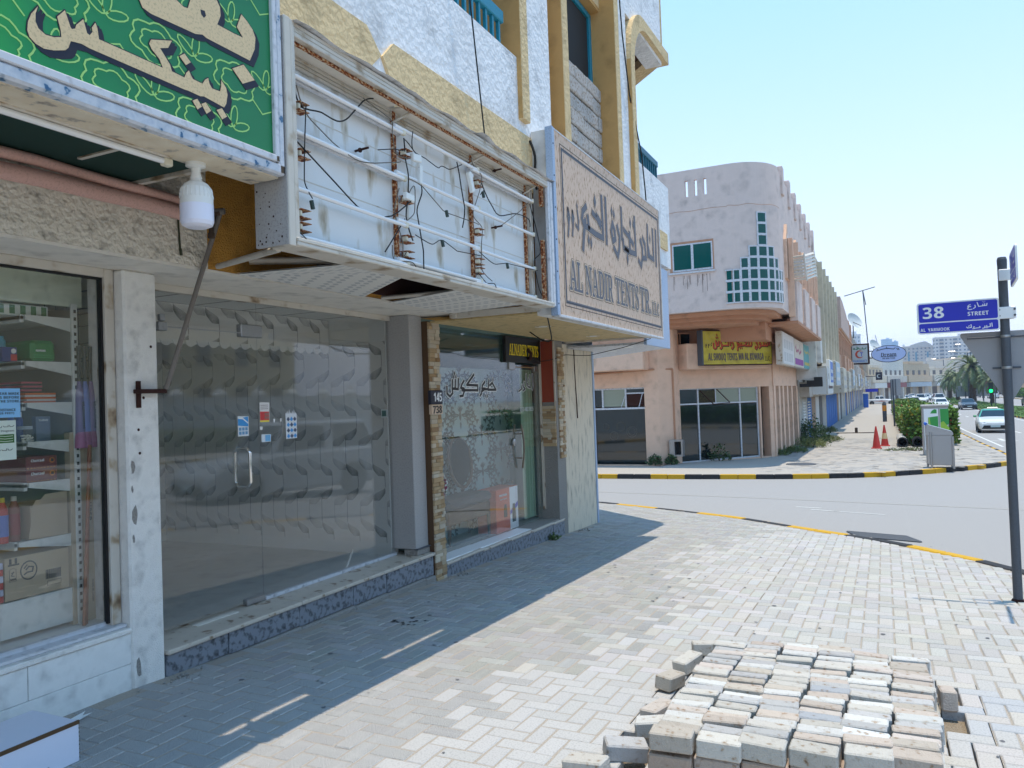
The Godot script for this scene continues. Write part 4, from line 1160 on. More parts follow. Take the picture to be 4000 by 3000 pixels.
	for c in [[4.25, 3.20, 0.10, 0.05, 0.1], [4.29, 3.10, 0.035, 0.13, -0.1], [4.99, 3.22, 0.045, 0.15, 0.35], [4.15, 2.92, 0.10, 0.045, -0.05], [5.0, 3.27, 0.03, 0.03, 0.0]]:
		m = MB.new(); m.box(Vector3(1.315, c[1], -c[0]), Vector3(0.03, c[3], c[2]), Basis(Vector3.RIGHT, c[4]), 0.005)
		obj("ballast", m, mats.white_plastic, e)
	for c in [[3.2, 2.67], [4.54, 2.69], [5.17, 3.17], [4.61, 2.91], [5.55, 2.68]]:
		m = MB.new(); m.rod(Vector3(1.32, c[1] + 0.02, -c[0]), Vector3(1.325, c[1] - 0.025, -c[0] - 0.006), 0.012, 7)
		obj("starter", m, mats.starter_green, e)
	for c in [[3.71, 3.11], [5.49, 3.44], [5.47, 2.98]]:
		m = MB.new(); m.rod(Vector3(1.232, c[1], -c[0]), Vector3(1.33, c[1] + 0.005, -c[0]), 0.007, 6); m.rod(Vector3(1.262, c[1], -c[0]), Vector3(1.275, c[1], -c[0]), 0.014, 6)
		obj("bolt", m, mats.rust_dark, e)
	var wires := [[3.1, 3.27, 3.17, 3.19, 3.3, 3.19, 3.5, 3.21, 3.72, 3.4, 3.78, 3.43], [3.1, 3.27, 3.25, 3.14, 3.6, 3.02, 3.95, 3.09, 4.1, 3.14], [3.17, 3.19, 3.17, 2.95, 3.18, 2.80, 3.2, 2.70], [3.11, 2.98, 3.4, 2.83, 3.7, 2.74, 3.95, 2.76, 4.2, 2.93], [3.72, 3.42, 3.95, 3.36, 4.0, 3.28, 4.05, 3.18, 4.16, 3.17], [3.86, 3.15, 4.0, 3.19, 4.1, 3.21, 4.16, 3.3, 4.27, 3.22], [4.13, 3.3, 4.15, 3.2, 4.13, 3.05, 4.16, 2.95, 4.14, 2.8, 4.16, 2.64], [4.03, 2.95, 4.02, 2.8, 4.06, 2.62, 4.05, 2.54, 4.09, 2.52, 4.1, 2.56], [4.2, 3.36, 4.24, 3.25, 4.4, 3.24, 4.5, 3.2, 4.6, 3.24, 4.72, 3.25, 4.84, 3.31], [4.28, 3.15, 4.3, 3.0, 4.28, 2.85, 4.3, 2.6, 4.29, 2.46], [4.15, 3.05, 4.3, 3.02, 4.6, 2.93, 4.8, 2.93, 5.0, 2.92, 5.12, 2.93], [4.25, 2.7, 4.4, 2.66, 4.54, 2.71, 4.8, 2.68, 5.1, 2.69], [4.82, 3.33, 4.86, 3.2, 4.86, 3.0, 4.87, 2.86], [5.0, 3.4, 5.1, 3.37, 5.16, 3.3, 5.12, 3.18, 5.06, 3.0, 5.14, 2.9, 5.12, 2.75, 5.17, 2.6, 5.28, 2.52], [5.17, 3.2, 5.17, 3.17], [5.15, 3.25, 5.3, 3.13, 5.5, 3.08, 5.75, 3.14, 6.0, 3.15, 6.1, 3.1], [5.47, 2.98, 5.6, 3.06, 5.9, 3.2, 6.05, 3.3], [5.1, 2.74, 5.3, 2.66, 5.55, 2.7, 5.9, 2.72, 6.15, 2.72], [6.1, 3.3, 6.2, 3.1, 6.22, 2.9, 6.15, 2.8, 6.2, 2.6, 6.24, 2.5], [3.95, 2.58, 4.0, 2.5, 4.15, 2.5, 4.24, 2.46, 4.3, 2.48], [5.0, 2.52, 5.1, 2.56, 5.2, 2.5, 5.3, 2.5, 5.4, 2.45], [3.85, 2.52, 4.0, 2.66, 4.13, 2.78], [4.16, 2.95, 4.2, 3.0, 4.25, 2.87, 4.18, 2.8, 4.1, 2.76], [3.05, 2.55, 3.15, 2.47, 3.2, 2.44]]
	for k in wires.size():
		var w: Array = wires[k]
		var cv := Curve3D.new()
		for q in range(0, w.size(), 2):
			var P := Vector3(1.31 + 0.02 * sin(q * 2.1 + k), w[q + 1], -w[q])
			var tg := Vector3.ZERO
			if q > 0 and q < w.size() - 2: tg = Vector3(0, w[q + 3] - w[q - 1], -(w[q + 2] - w[q - 2])) * 0.17
			cv.add_point(P, -tg, tg)
		m = MB.new(); m.tube(cv.tessellate(3, 6), 0.0033 if k % 3 else 0.0045, -1, 5)
		obj("loose_wire", m, mats.cable_grey if k % 3 == 1 else mats.cable, e)
	m = MB.new(); m.rod(Vector3(0.32, 2.49, -3.5), Vector3(1.25, 2.412, -3.02), 0.018, 6)
	obj("support_bar", m, mats.alu_dirty, e)
	# --- the beige tent shop sign
	var a := thing("tent_shop_sign", "faded beige sign box reading AL NADIR TENTS TR. LLC", "shop sign", Vector3(1.3, 2.35, -8.2))
	m = MB.new(); cut_box(m, 1.185, 1.372, 2.36, 4.05, 6.43, 10.1)
	obj("box", m, mats.plaster_white_smooth, a)
	m = MB.new(); cut_box(m, 1.372, 1.395, 2.36, 4.05, 6.455, 10.09)
	obj("face_panel", m, mats.beige_face, a)
	m = MB.new(); cut_box(m, 1.34, 1.41, 2.345, 4.06, 6.385, 6.425, 0.004); cut_box(m, 1.36, 1.405, 2.345, 4.06, 6.427, 6.455, 0.003)
	obj("frame_post", m, mats.alu_blue, a)
	m = MB.new(); cut_box(m, 1.35, 1.405, 2.335, 2.36, 6.42, 10.11, 0.004); cut_box(m, 1.35, 1.402, 4.045, 4.06, 6.455, 10.11, 0.003); cut_box(m, 1.35, 1.402, 2.36, 4.045, 10.085, 10.11, 0.003)
	obj("frame_rail", m, mats.alu_white, a)
	for k in 6:
		m = MB.new(); m.box(Vector3(1.411, 2.45 + k * 0.29, -6.405), Vector3(0.004, 0.014, 0.012))
		obj("screw", m, mats.black, a)
	T = facade(1.396)
	for bd in [[0.0, 0.03, mats.sign_grey], [0.008, 0.0075, mats.print_black], [-0.028, 0.006, mats.print_black]]:
		var off: float = bd[0]; var wd: float = bd[1]
		m = MB.new()
		var L := 6.625 + off; var R := 10.03 - off; var B := 2.475 + off; var Tp := 3.93 - off
		m.poly(V2([L, B, R, B, R, B + wd, L, B + wd]), T, 0.0008 + absf(off) * 0.02); m.poly(V2([L, Tp - wd, R, Tp - wd, R, Tp, L, Tp]), T, 0.0008 + absf(off) * 0.02)
		m.poly(V2([L, B + wd, L + wd, B + wd, L + wd, Tp - wd, L, Tp - wd]), T, 0.0008 + absf(off) * 0.02); m.poly(V2([R - wd, B + wd, R, B + wd, R, Tp - wd, R - wd, Tp - wd]), T, 0.0008 + absf(off) * 0.02)
		obj("printed_border", m, bd[2], a)
	var ar := [[9.903, 3.744, 9.89, 3.513, 9.878, 3.292], [9.752, 3.729, 9.757, 3.528, 9.764, 3.348, 9.568, 3.358, 9.53, 3.455], [9.507, 3.742, 9.499, 3.556, 9.503, 3.353], [9.273, 3.543, 9.369, 3.481, 9.402, 3.312, 9.244, 3.291], [9.176, 3.5, 9.248, 3.409, 9.24, 3.304, 9.169, 3.183, 9.069, 3.236], [8.943, 3.728, 8.952, 3.495, 8.96, 3.295, 8.721, 3.283, 8.722, 3.504], [8.721, 3.283, 8.476, 3.3, 8.465, 3.377], [8.502, 3.504, 8.673, 3.462, 8.859, 3.396], [8.475, 3.291, 8.649, 3.271], [8.427, 3.733, 8.427, 3.53, 8.419, 3.385], [8.26, 3.498, 8.332, 3.386, 8.306, 3.256, 8.244, 3.16, 8.115, 3.232], [8.089, 3.504, 8.04, 3.411, 8.089, 3.305, 8.177, 3.343, 8.158, 3.433, 8.089, 3.504], [7.87, 3.722, 7.875, 3.485, 7.87, 3.245], [7.742, 3.714, 7.753, 3.491, 7.755, 3.277, 7.519, 3.279, 7.213, 3.308], [7.436, 3.485, 7.581, 3.45, 7.683, 3.389], [7.563, 3.483, 7.687, 3.427], [7.293, 3.414, 7.322, 3.307], [7.255, 3.511, 7.152, 3.441, 7.129, 3.367, 7.174, 3.307, 7.219, 3.357, 7.163, 3.208, 7.128, 3.057]]
	var sm := [[7.003, 3.41, 7.024, 3.319, 7.015, 3.236, 6.951, 3.265], [6.866, 3.379, 6.897, 3.321, 6.869, 3.262, 6.852, 3.312, 6.87, 3.38], [6.877, 3.264, 6.85, 3.146], [6.751, 3.382, 6.787, 3.313, 6.759, 3.248, 6.74, 3.303, 6.751, 3.382], [6.767, 3.249, 6.736, 3.125]]
	var dt := [[7.527, 3.62, 10], [7.299, 3.176, 8], [7.372, 3.163, 8], [8.081, 3.633, 8], [8.155, 3.61, 8], [8.767, 3.635, 8], [8.891, 3.637, 8], [8.611, 3.189, 10], [9.615, 3.597, 7], [6.997, 3.456, 5]]
	for lay in [[0.016, 0.0009, mats.print_black], [0.0125, 0.0016, mats.beige_face], [0.004, 0.0023, mats.print_black], [0.0, 0.0030, mats.sign_grey]]:
		obj("lettering", strokes(ar, 0.058, T, lay[1], dt, lay[0]), lay[2], a)
		obj("lettering", strokes(sm, 0.03, T, lay[1], [], lay[0] * 0.6), lay[2], a)
	for w in [["AL", 6.73, 7.08, 2.615, 2.905], ["NADIR", 7.16, 8.02, 2.615, 2.905], ["TENTS", 8.11, 9.0, 2.615, 2.91], ["TR.", 9.06, 9.545, 2.62, 2.92], ["LLC", 9.61, 9.93, 2.625, 2.785]]:
		var bx := Vector2(w[2] - w[1], w[4] - w[3])
		var c := Vector2((w[1] + w[2]) / 2, (w[3] + w[4]) / 2)
		for o in 8:
			var d := Vector2.from_angle(TAU * o / 8)
			write(w[0], "Droid Serif", 700, facade(1.396) * Transform3D(Basis.IDENTITY, Vector3(c.x + d.x * 0.021, c.y + d.y * 0.019, 0.0003 + o * 0.00004)), bx, mats.print_black, a, "letter_outline", 0.0008)
			write(w[0], "Droid Serif", 700, facade(1.396) * Transform3D(Basis.IDENTITY, Vector3(c.x + d.x * 0.0155, c.y + d.y * 0.014, 0.0013 + o * 0.00004)), bx, mats.beige_pale, a, "letter_outline", 0.0008)
		write(w[0], "Droid Serif", 700, facade(1.396) * Transform3D(Basis.IDENTITY, Vector3(c.x, c.y, 0.0026)), bx, mats.sign_grey, a, "lettering", 0.001)
	# plank ceiling under it
	for k in 13:
		m = MB.new(); cut_box(m, 0.02 + k * 0.1, 0.118 + k * 0.1, 2.385, 2.40, 6.46, 10.0)
		obj("plank", m, mats.plank, a)
	m = MB.new(); cut_box(m, 1.325, 1.36, 2.335, 2.40, 6.44, 9.5); cut_box(m, 0.02, 1.33, 2.36, 2.40, 10.0, 10.05)
	obj("ceiling_edge", m, mats.alu_dirty, a)
	for c in [[0.70, 7.68], [0.66, 9.4]]:
		m = MB.new(); m.lathe(V2([0.045, 0.008, 0.05, 0.0, 0.085, 0.0, 0.09, 0.008]), Transform3D(Basis(Vector3.RIGHT, PI), Vector3(c[0], 2.39, -c[1])), 20); m.lathe(V2([0.0, -0.004, 0.05, -0.002]), Transform3D(Basis.IDENTITY, Vector3(c[0], 2.384, -c[1])), 16)
		obj("downlight", m, mats.white_plastic, a)
	# pale canopy and blue edge of the next shop, round the corner
	var nx := thing("grey_canopy", "pale grey canopy with a blue edge beyond the end pier", "canopy", Vector3(0.6, 2.3, -11))
	m = MB.new(); m.poly(V2([0.02, 11.15, 0.02, 10.12, 1.12, 10.12, 1.12, 11.4, -0.9, 13.4, -1.4, 12.9]), Transform3D(Basis(Vector3(1, 0, 0), Vector3(0, 0, -1), Vector3(0, 1, 0)), Vector3(0, 2.29, 0)), 0.03)
	obj("underside", m, mats.alu_white, nx)
	m = MB.new(); cut_box(m, 1.12, 1.16, 2.28, 3.45, 10.13, 11.4, 0.004)
	obj("fascia", m, mats.alu_blue, nx)
	for c in [[0.75, 10.55], [0.3, 11.2]]:
		m = MB.new(); m.lathe(V2([0.0, 0.004, 0.085, 0.004, 0.09, -0.004]), Transform3D(Basis(Vector3.RIGHT, PI), Vector3(c[0], 2.288, -c[1])), 18)
		obj("downlight", m, mats.white_plastic, nx)
	# small black sign over the door
	var k := thing("door_sign", "black board reading ALNADER TENTS in yellow above the glass door", "sign", Vector3(-0.2, 2.08, -9.2))
	m = MB.new(); cut_box(m, -0.245, -0.20, 2.075, 2.40, 8.575, 9.65, 0.004)
	obj("board", m, mats.print_black, k)
	write("ALNADER TENTS", "Droid Serif", 700, facade(-0.199) * Transform3D(Basis.IDENTITY, Vector3(9.12, 2.235, 0)), Vector2(0.90, 0.15), mats.print_yellow, k)
	m = MB.new(); m.tube(PackedVector3Array([Vector3(-0.195, 2.26, -9.22), Vector3(-0.15, 2.2, -9.22), Vector3(-0.16, 2.14, -9.23), Vector3(-0.19, 2.13, -9.24)]), 0.022, 0.03, 8)
	obj("melted_spot", m, mats.rust_dark, k)
	# house numbers on the pier
	var n1 := thing("house_number_plate", "dark blue number plate reading 145 on the stone pier", "number plate", Vector3(0.02, 1.58, -6.51))
	m = MB.new(); cut_box(m, 0.0, 0.036, 1.583, 1.72, 6.40, 6.625, 0.006)
	obj("plate", m, mats.navy, n1)
	write("145", "Droid Sans", 700, facade(0.0365) * Transform3D(Basis.IDENTITY, Vector3(6.53, 1.652, 0)), Vector2(0.15, 0.088), mats.sign_white, n1)
	var n2 := thing("painted_number", "small pale plate with 738 in black below the blue plate", "number plate", Vector3(0.02, 1.46, -6.51))
	m = MB.new(); cut_box(m, 0.0, 0.03, 1.485, 1.578, 6.42, 6.625)
	obj("plate", m, mats.beige_pale, n2)
	write("738", "Droid Sans", 700, facade(0.031) * Transform3D(Basis.IDENTITY, Vector3(6.525, 1.53, 0)), Vector2(0.17, 0.075), mats.print_black, n2)
	# cables on the facade
	for cb in [["thin black cable hanging over the white parapet", [1.26, 6.5, 5.05, 1.235, 5.6, 5.08, 1.235, 4.6, 5.25, 1.26, 3.7, 5.35, 1.3, 3.56, 5.36], 0.006], ["grey cable running down the white wall near the arched balcony", [1.225, 8.5, 9.2, 1.225, 6.9, 9.24, 1.2, 6.2, 9.4, 1.2, 5.5, 9.62, 1.25, 4.8, 9.9, 1.22, 4.2, 10.15, 1.22, 3.5, 10.2], 0.009], ["black cable looping under the plank ceiling", [1.2, 2.42, 6.6, 1.1, 2.32, 6.9, 0.95, 2.2, 7.3, 0.6, 2.25, 7.9, 0.3, 2.39, 8.2], 0.007], ["thin cable strung from the beige sign to the end pier", [1.28, 2.34, 9.9, 0.9, 2.24, 9.85, 0.4, 2.17, 9.95, 0.02, 2.2, 10.0, 0.0, 2.14, 9.7, -0.1, 2.1, 9.4, -0.18, 2.16, 9.25], 0.005], ["bundle of old cables in the gap between the two sign boxes", [1.2, 3.95, 6.37, 1.24, 3.8, 6.38, 1.22, 3.6, 6.40, 1.25, 3.5, 6.37], 0.012]]:
		var pp := PackedVector3Array()
		var q: Array = cb[1]
		for i in range(0, q.size(), 3): pp.append(Vector3(q[i], q[i + 1], -q[i + 2]))
		var cv := Curve3D.new()
		for i in pp.size():
			var tg := (pp[mini(i + 1, pp.size() - 1)] - pp[maxi(i - 1, 0)]) * 0.16
			cv.add_point(pp[i], -tg, tg)
		m = MB.new(); m.tube(cv.tessellate(3, 5), cb[2], -1, 6)
		tag(obj("cable", m, mats.cable), cb[0], "cable")

func bx(x0: float, x1: float, y0: float, y1: float, z0: float, z1: float, bev := 0.0) -> MB:
	var m := MB.new(); m.bb(x0, x1, y0, y1, z0, z1, bev); return m

func shop_a() -> void:
	# empty shop: grey room with printed wallpaper
	var im := Image.create(256, 472, false, Image.FORMAT_RGB8)
	im.fill(Color(0.86, 0.85, 0.82))
	var acc := PackedFloat32Array(); acc.resize(256 * 472)
	var rib := func(pts: Array, ink: float) -> void:
		for j in 8:
			for i in pts.size() - 1:
				var a: Vector2 = pts[i]; var b: Vector2 = pts[i + 1]
				var diag := absf(a.x - b.x) > 4.0
				var o := Vector2(0, j * 9.0) if diag else Vector2(0, 0)
				if not diag and j > 1: continue
				var oa := o; var ob := o
				var n := int(a.distance_to(b) * 1.4)
				for k in n:
					var t := k / float(n)
					var sm := t * t * (3 - 2 * t)
					var q := Vector2(lerpf(a.x, b.x, sm if diag else t), lerpf(a.y, b.y, t)) + o * (1.0 - absf(2.0 * t - 1.0) * 0.55)
					for dx in (2 if diag else 6):
						for dy in 5:
							if not diag and dy > 0: continue
							var x := posmod(int(q.x) + dx, 256); var y := posmod(int(q.y) + dy, 472)
							acc[y * 256 + x] = maxf(acc[y * 256 + x], ink * (0.5 + 0.07 * j) * (1.0 if diag else 1.2))
	rib.call([Vector2(14, 0), Vector2(126, 74), Vector2(128, 190), Vector2(14, 264), Vector2(12, 472)], 0.62)
	rib.call([Vector2(14, 236), Vector2(-114, 310), Vector2(-116, 426), Vector2(12, 500)], 0.30)
	for y in 472:
		for x in 256:
			var c := im.get_pixel(x, y)
			var k := 1.0 - acc[y * 256 + x]
			im.set_pixel(x, y, Color(c.r * k, c.g * k, c.b * k))
	im.generate_mipmaps()
	var wp := mat("wave_wallpaper", W(1), 0.9)
	wp.albedo_texture = ImageTexture.create_from_image(im)
	var m := MB.new()
	# wall towards the tent shop
	var wall := func(A: Vector3, B: Vector3, C: Vector3, D: Vector3) -> MB:
		var q := MB.new(); q.uvquad(A, B, C, D)
		var w := A.distance_to(B) / 0.32; var h := A.distance_to(D) / 0.59
		for k in q.u.size(): q.u[k] = Vector2(q.u[k].x * w + 0.06, q.u[k].y * h)
		return q
	var w1 := struct("shop_wall", wall.call(Vector3(-3.4, 0.26, -6.18), Vector3(-0.33, 0.26, -6.18), Vector3(-0.33, 2.215, -6.18), Vector3(-3.4, 2.215, -6.18)), mats.wave_wallpaper)
	struct("shop_wall", bx(-3.7, -0.33, 0.1, 2.6, -6.3, -6.185), mats.room_grey)
	struct("shop_wall", wall.call(Vector3(-3.4, 0.2, -3.3), Vector3(-3.4, 0.2, -6.18), Vector3(-3.4, 2.46, -6.18), Vector3(-3.4, 2.46, -3.3)), mats.wave_wallpaper)
	struct("shop_wall", bx(-3.6, -3.41, 0.1, 2.6, -6.3, -3.2), mats.room_grey)
	struct("shop_wall", bx(-3.6, -0.34, 0.1, 2.6, -3.33, -3.27), mats.room_grey)
	struct("shop_floor", bx(-3.6, -0.33, 0.05, 0.142, -6.2, -3.3), mats.floor_grey)
	struct("shop_ceiling", bx(-3.6, -0.33, 2.46, 2.5, -6.2, -3.3), mats.room_grey)
	m = MB.new()
	for k in 6: m.bb(-3.4, -0.35, 2.457, 2.462, -3.5 - k * 0.5, -3.512 - k * 0.5)
	for k in 6: m.bb(-0.5 - k * 0.5, -0.512 - k * 0.5, 2.4565, 2.462, -6.18, -3.33)
	obj("ceiling_grid", m, mats.room_dark, w1)
	# bulkhead with scalloped edge
	var bk := struct("bulkhead", wall.call(Vector3(-1.0, 2.17, -3.33), Vector3(-1.0, 2.17, -6.17), Vector3(-1.0, 2.456, -6.17), Vector3(-1.0, 2.456, -3.33)), mats.wave_wallpaper)
	m = MB.new()
	for k in 24:
		var s := 3.39 + k * 0.118
		var p := PackedVector2Array()
		for j in 9: p.append(Vector2(s + 0.055 * cos(PI + PI * j / 8.0), 2.168 - 0.05 * sin(PI * j / 8.0)))
		m.poly(p, facade(-1.006), 0.006)
	m.bb(-1.03, -1.008, 2.14, 2.456, -6.17, -3.33)
	obj("scallop", m, mats.room_grey, bk)
	# stickers on the glass: zero-depth print, each its own thing
	var stick := func(called: String, label: String, s0: float, s1: float, y0: float, y1: float, col: Color, x := -0.2925) -> Node3D:
		var t := thing(called, label, "sticker", Vector3(x, y0, -s0))
		var q := MB.new(); q.col = col; q.poly(V2([s0, y0, s1, y0, s1 + 0.004, y1, s0, y1 + 0.003]), facade(x), 0.0012)
		obj("paper", q, mats.paint, t)
		return t
	var dec := func(t: Node3D, called: String, pl: Array, col: Color, x := -0.2912) -> void:
		var q := MB.new(); q.col = col; q.poly(V2(pl), facade(x), 0.0004)
		obj(called, q, mats.paint, t)
	var blue := Color(0.03, 0.30, 0.70)
	var t: Node3D = stick.call("sticker", "blue and white sticker of a curved stripe and six small pictures on the glass door", 4.23, 4.335, 1.40, 1.547, Color(0.75, 0.78, 0.8))
	dec.call(t, "print", [4.232, 1.48, 4.333, 1.47, 4.333, 1.545, 4.232, 1.53], blue)
	dec.call(t, "print", [4.235, 1.53, 4.27, 1.545, 4.333, 1.50, 4.333, 1.49, 4.28, 1.525], Color(0.85, 0.88, 0.9), -0.2908)
	for i in 3:
		for j in 2: dec.call(t, "picture", [4.24 + i * 0.031, 1.412 + j * 0.03, 4.264 + i * 0.031, 1.412 + j * 0.03, 4.264 + i * 0.031, 1.435 + j * 0.03, 4.24 + i * 0.031, 1.435 + j * 0.03], Color(0.10, 0.30, 0.52))
	t = stick.call("sticker", "red and white leaflet with a yellow foot on the window beside the door", 4.455, 4.555, 1.496, 1.645, Color(0.78, 0.77, 0.75))
	dec.call(t, "print", [4.457, 1.51, 4.553, 1.51, 4.553, 1.575, 4.457, 1.578], Color(0.62, 0.03, 0.03))
	dec.call(t, "print", [4.457, 1.497, 4.553, 1.497, 4.553, 1.509, 4.457, 1.509], Color(0.85, 0.70, 0.02))
	for i in 3: dec.call(t, "text_line", [4.465, 1.595 + i * 0.014, 4.545, 1.595 + i * 0.014, 4.545, 1.6 + i * 0.014, 4.465, 1.6 + i * 0.014], Color(0.25, 0.2, 0.2))
	for i in 4: dec.call(t, "picture", [4.505 + (i % 2) * 0.024, 1.52 + (i / 2) * 0.026, 4.525 + (i % 2) * 0.024, 1.52 + (i / 2) * 0.026, 4.525 + (i % 2) * 0.024, 1.54 + (i / 2) * 0.026, 4.505 + (i % 2) * 0.024, 1.54 + (i / 2) * 0.026], Color(0.3, 0.16, 0.12), -0.2908)
	t = stick.call("sticker", "tall torn blue and white sticker with diamond shapes on the window", 4.735, 4.86, 1.352, 1.55, Color(0.72, 0.76, 0.8))
	for i in 3:
		for j in 4: dec.call(t, "print", [4.745 + i * 0.038, 1.372 + j * 0.045, 4.764 + i * 0.038, 1.355 + j * 0.045, 4.783 + i * 0.038, 1.372 + j * 0.045, 4.764 + i * 0.038, 1.392 + j * 0.045], [blue, Color(0.02, 0.05, 0.12)][(i + j) % 2])
	for i in 7: dec.call(t, "torn_edge", [4.735 + i * 0.018, 1.55, 4.75 + i * 0.018, 1.55, 4.742 + i * 0.018, 1.565 + 0.012 * (i % 3)], Color(0.72, 0.76, 0.8))
	t = stick.call("sticker", "small half peeled pale blue sticker low on the window beside the door", 4.467, 4.564, 1.343, 1.40, Color(0.70, 0.78, 0.84))
	dec.call(t, "print", [4.505, 1.347, 4.56, 1.347, 4.56, 1.395, 4.505, 1.395], Color(0.15, 0.45, 0.75))
	t = stick.call("sticker", "torn white scrap of a sticker left above the pale blue one", 4.452, 4.478, 1.437, 1.462, Color(0.78, 0.78, 0.76))
	stick.call("sticker", "tiny white tag on the window, nearer the door than its twin", 4.60, 4.613, 1.49, 1.515, Color(0.85, 0.85, 0.85))
	stick.call("sticker", "tiny white tag on the window beside the torn blue sticker", 4.675, 4.686, 1.492, 1.516, Color(0.85, 0.85, 0.85))
	t = stick.call("sticker", "small dark square sticker at the far end of the empty shop window", 6.03, 6.14, 1.475, 1.55, Color(0.30, 0.33, 0.33))
	dec.call(t, "print", [6.04, 1.485, 6.11, 1.485, 6.11, 1.54, 6.04, 1.54], Color(0.03, 0.08, 0.07))
	# bits lying about
	m = MB.new(); m.rod(Vector3(-0.34, 0.16, -5.5), Vector3(-0.36, 0.30, -5.62), 0.012, 4)
	tag(obj("wood_stick", m, mats.beam_smooth), "pale wooden stick leaning inside the empty shop window", "stick")
	tag(obj("paper_scrap", bx(-0.27, -0.22, 0.146, 0.152, -4.12, -3.75), mats.beam_smooth), "strip of white paper lying on the step under the glass door", "paper")

func shop_b() -> void:
	struct("shop_wall", bx(-2.2, -2.1, -0.1, 2.5, -10.0, -6.4), mats.wall_teal)
	struct("shop_wall", bx(-2.2, -0.28, -0.1, 2.5, -10.0, -9.9), mats.wall_teal)
	struct("shop_wall", bx(-2.2, -0.31, -0.1, 2.5, -6.45, -6.4), mats.wall_teal)
	struct("shop_floor", bx(-2.2, -0.26, -0.2, -0.035, -9.9, -6.45), mats.floor_beige)
	struct("shop_ceiling", bx(-2.2, -0.26, 2.41, 2.5, -9.9, -6.45), mats.wall_teal)
	# etched leaf ornament standing behind the glass: a printed screen
	var sc := thing("ornament_screen", "tall screen with a dark scrolling leaf ornament behind the tent shop glass", "screen", Vector3(-0.75, 0.0, -8))
	obj("panel", bx(-0.80, -0.78, -0.035, 2.02, -9.75, -6.55), mats.screen_pale, sc)
	var m := MB.new()
	var T := facade(-0.779)
	var r := RandomNumberGenerator.new(); r.seed = 99
	var leaf := func(c: Vector2, d: Vector2, L: float, w: float) -> void:
		var s := Vector2(-d.y, d.x)
		m.poly(PackedVector2Array([c, c + d * L * 0.3 + s * w, c + d * L * 0.7 + s * w * 0.8, c + d * L, c + d * L * 0.65 - s * w * 0.5, c + d * L * 0.25 - s * w * 0.7]), T, 0.0006)
	for i in 6:
		for j in 4:
			var c := Vector2(6.75 + i * 0.55, 0.1 + j * 0.5 + (0.25 if i % 2 else 0.0))
			for sg in [-1.0, 1.0]:
				for q in 3:
					var pts := PackedVector2Array()
					var a0 := 1.35 - q * 0.42
					for k in 12:
						var t := k / 11.0
						var a: float = a0 - t * (1.5 + q * 0.4)
						pts.append(c + Vector2(sg * (0.02 + 0.27 * t * (1 - 0.1 * q)), 0.0) + Vector2(sg * cos(a), sin(a)) * (0.08 + 0.15 * t * (1.0 - 0.5 * t)))
					m.pen(pts, 0.012 + 0.006 * (2 - q), T, 0.0003)
					for k in range(2, 11, 2):
						var d := (pts[k + 1] - pts[k - 1]).normalized()
						leaf.call(pts[k], (d + Vector2(-d.y, d.x) * sg * 0.9).normalized(), 0.075, 0.018)
						leaf.call(pts[k], (d - Vector2(-d.y, d.x) * sg * 0.9).normalized(), 0.06, 0.014)
			leaf.call(c, Vector2(0, 1), 0.16, 0.035); leaf.call(c, Vector2(0, -1), 0.10, 0.025)
			for k in 5: leaf.call(c + Vector2(0, 0.12), Vector2.from_angle(PI * (0.2 + 0.15 * k)), 0.09, 0.016)
	obj("ornament", m, mats.ornament_dark, sc)
	# Arabic lettering on the glass
	var g := thing("window_lettering", "black Arabic lettering edged in white on the tent shop window", "lettering", Vector3(-0.24, 1.65, -7.8))
	var B := [[7.311, 1.839, 7.3, 1.753, 7.308, 1.697, 7.247, 1.659, 7.186, 1.692, 7.187, 1.768], [7.299, 1.745, 7.364, 1.744, 7.376, 1.84], [7.364, 1.744, 7.43, 1.738, 7.443, 1.852], [7.571, 1.835, 7.518, 1.793, 7.491, 1.753, 7.564, 1.744, 7.569, 1.72, 7.534, 1.665, 7.467, 1.66], [7.514, 1.726, 7.588, 1.726, 7.89, 1.724, 7.888, 1.781, 7.63, 1.787, 7.805, 1.906], [8.073, 1.826, 8.008, 1.781, 7.992, 1.743, 8.074, 1.743, 7.983, 1.711, 7.974, 1.686, 7.939, 1.661], [8.073, 1.736, 8.149, 1.736, 8.179, 1.846], [8.149, 1.73, 8.355, 1.729, 8.261, 1.814, 8.195, 1.781]]
	var Bd := [[7.363, 1.911, 5], [7.341, 1.872, 5], [7.388, 1.873, 5], [8.285, 1.85, 5], [8.084, 1.656, 5], [8.13, 1.656, 5]]
	var B2 := [[9.447, 1.929, 9.461, 1.783, 9.43, 1.732], [9.367, 1.913, 9.37, 1.754, 9.293, 1.769, 9.288, 1.812], [9.255, 1.926, 9.26, 1.783], [9.187, 1.826, 9.156, 1.762, 9.205, 1.74, 9.135, 1.712], [9.117, 1.79, 9.087, 1.733, 9.01, 1.706]]
	obj("letter_edge", strokes(B, 0.03, facade(-0.2445), 0.0004, Bd, 0.010, 0.02), mats.sign_white, g); obj("lettering", strokes(B, 0.03, facade(-0.2445), 0.0012, Bd, 0.0, 0.02), mats.print_black, g)
	g = thing("door_lettering", "small black Arabic word edged in white on the tent shop door", "lettering", Vector3(-0.24, 1.7, -9.2))
	obj("letter_edge", strokes(B2, 0.024, facade(-0.2445), 0.0004, [[9.327, 1.862, 3]], 0.008), mats.sign_white, g); obj("lettering", strokes(B2, 0.024, facade(-0.2445), 0.0012, [[9.327, 1.862, 3]]), mats.print_black, g)
	write("050-4821835", "Droid Sans", 400, facade(-0.2445) * Transform3D(Basis.IDENTITY, Vector3(9.24, 1.47, 0.0003)), Vector2(0.42, 0.055), mats.alu_white, g)
	# curtain, chair, box, flower stand
	m = MB.new()
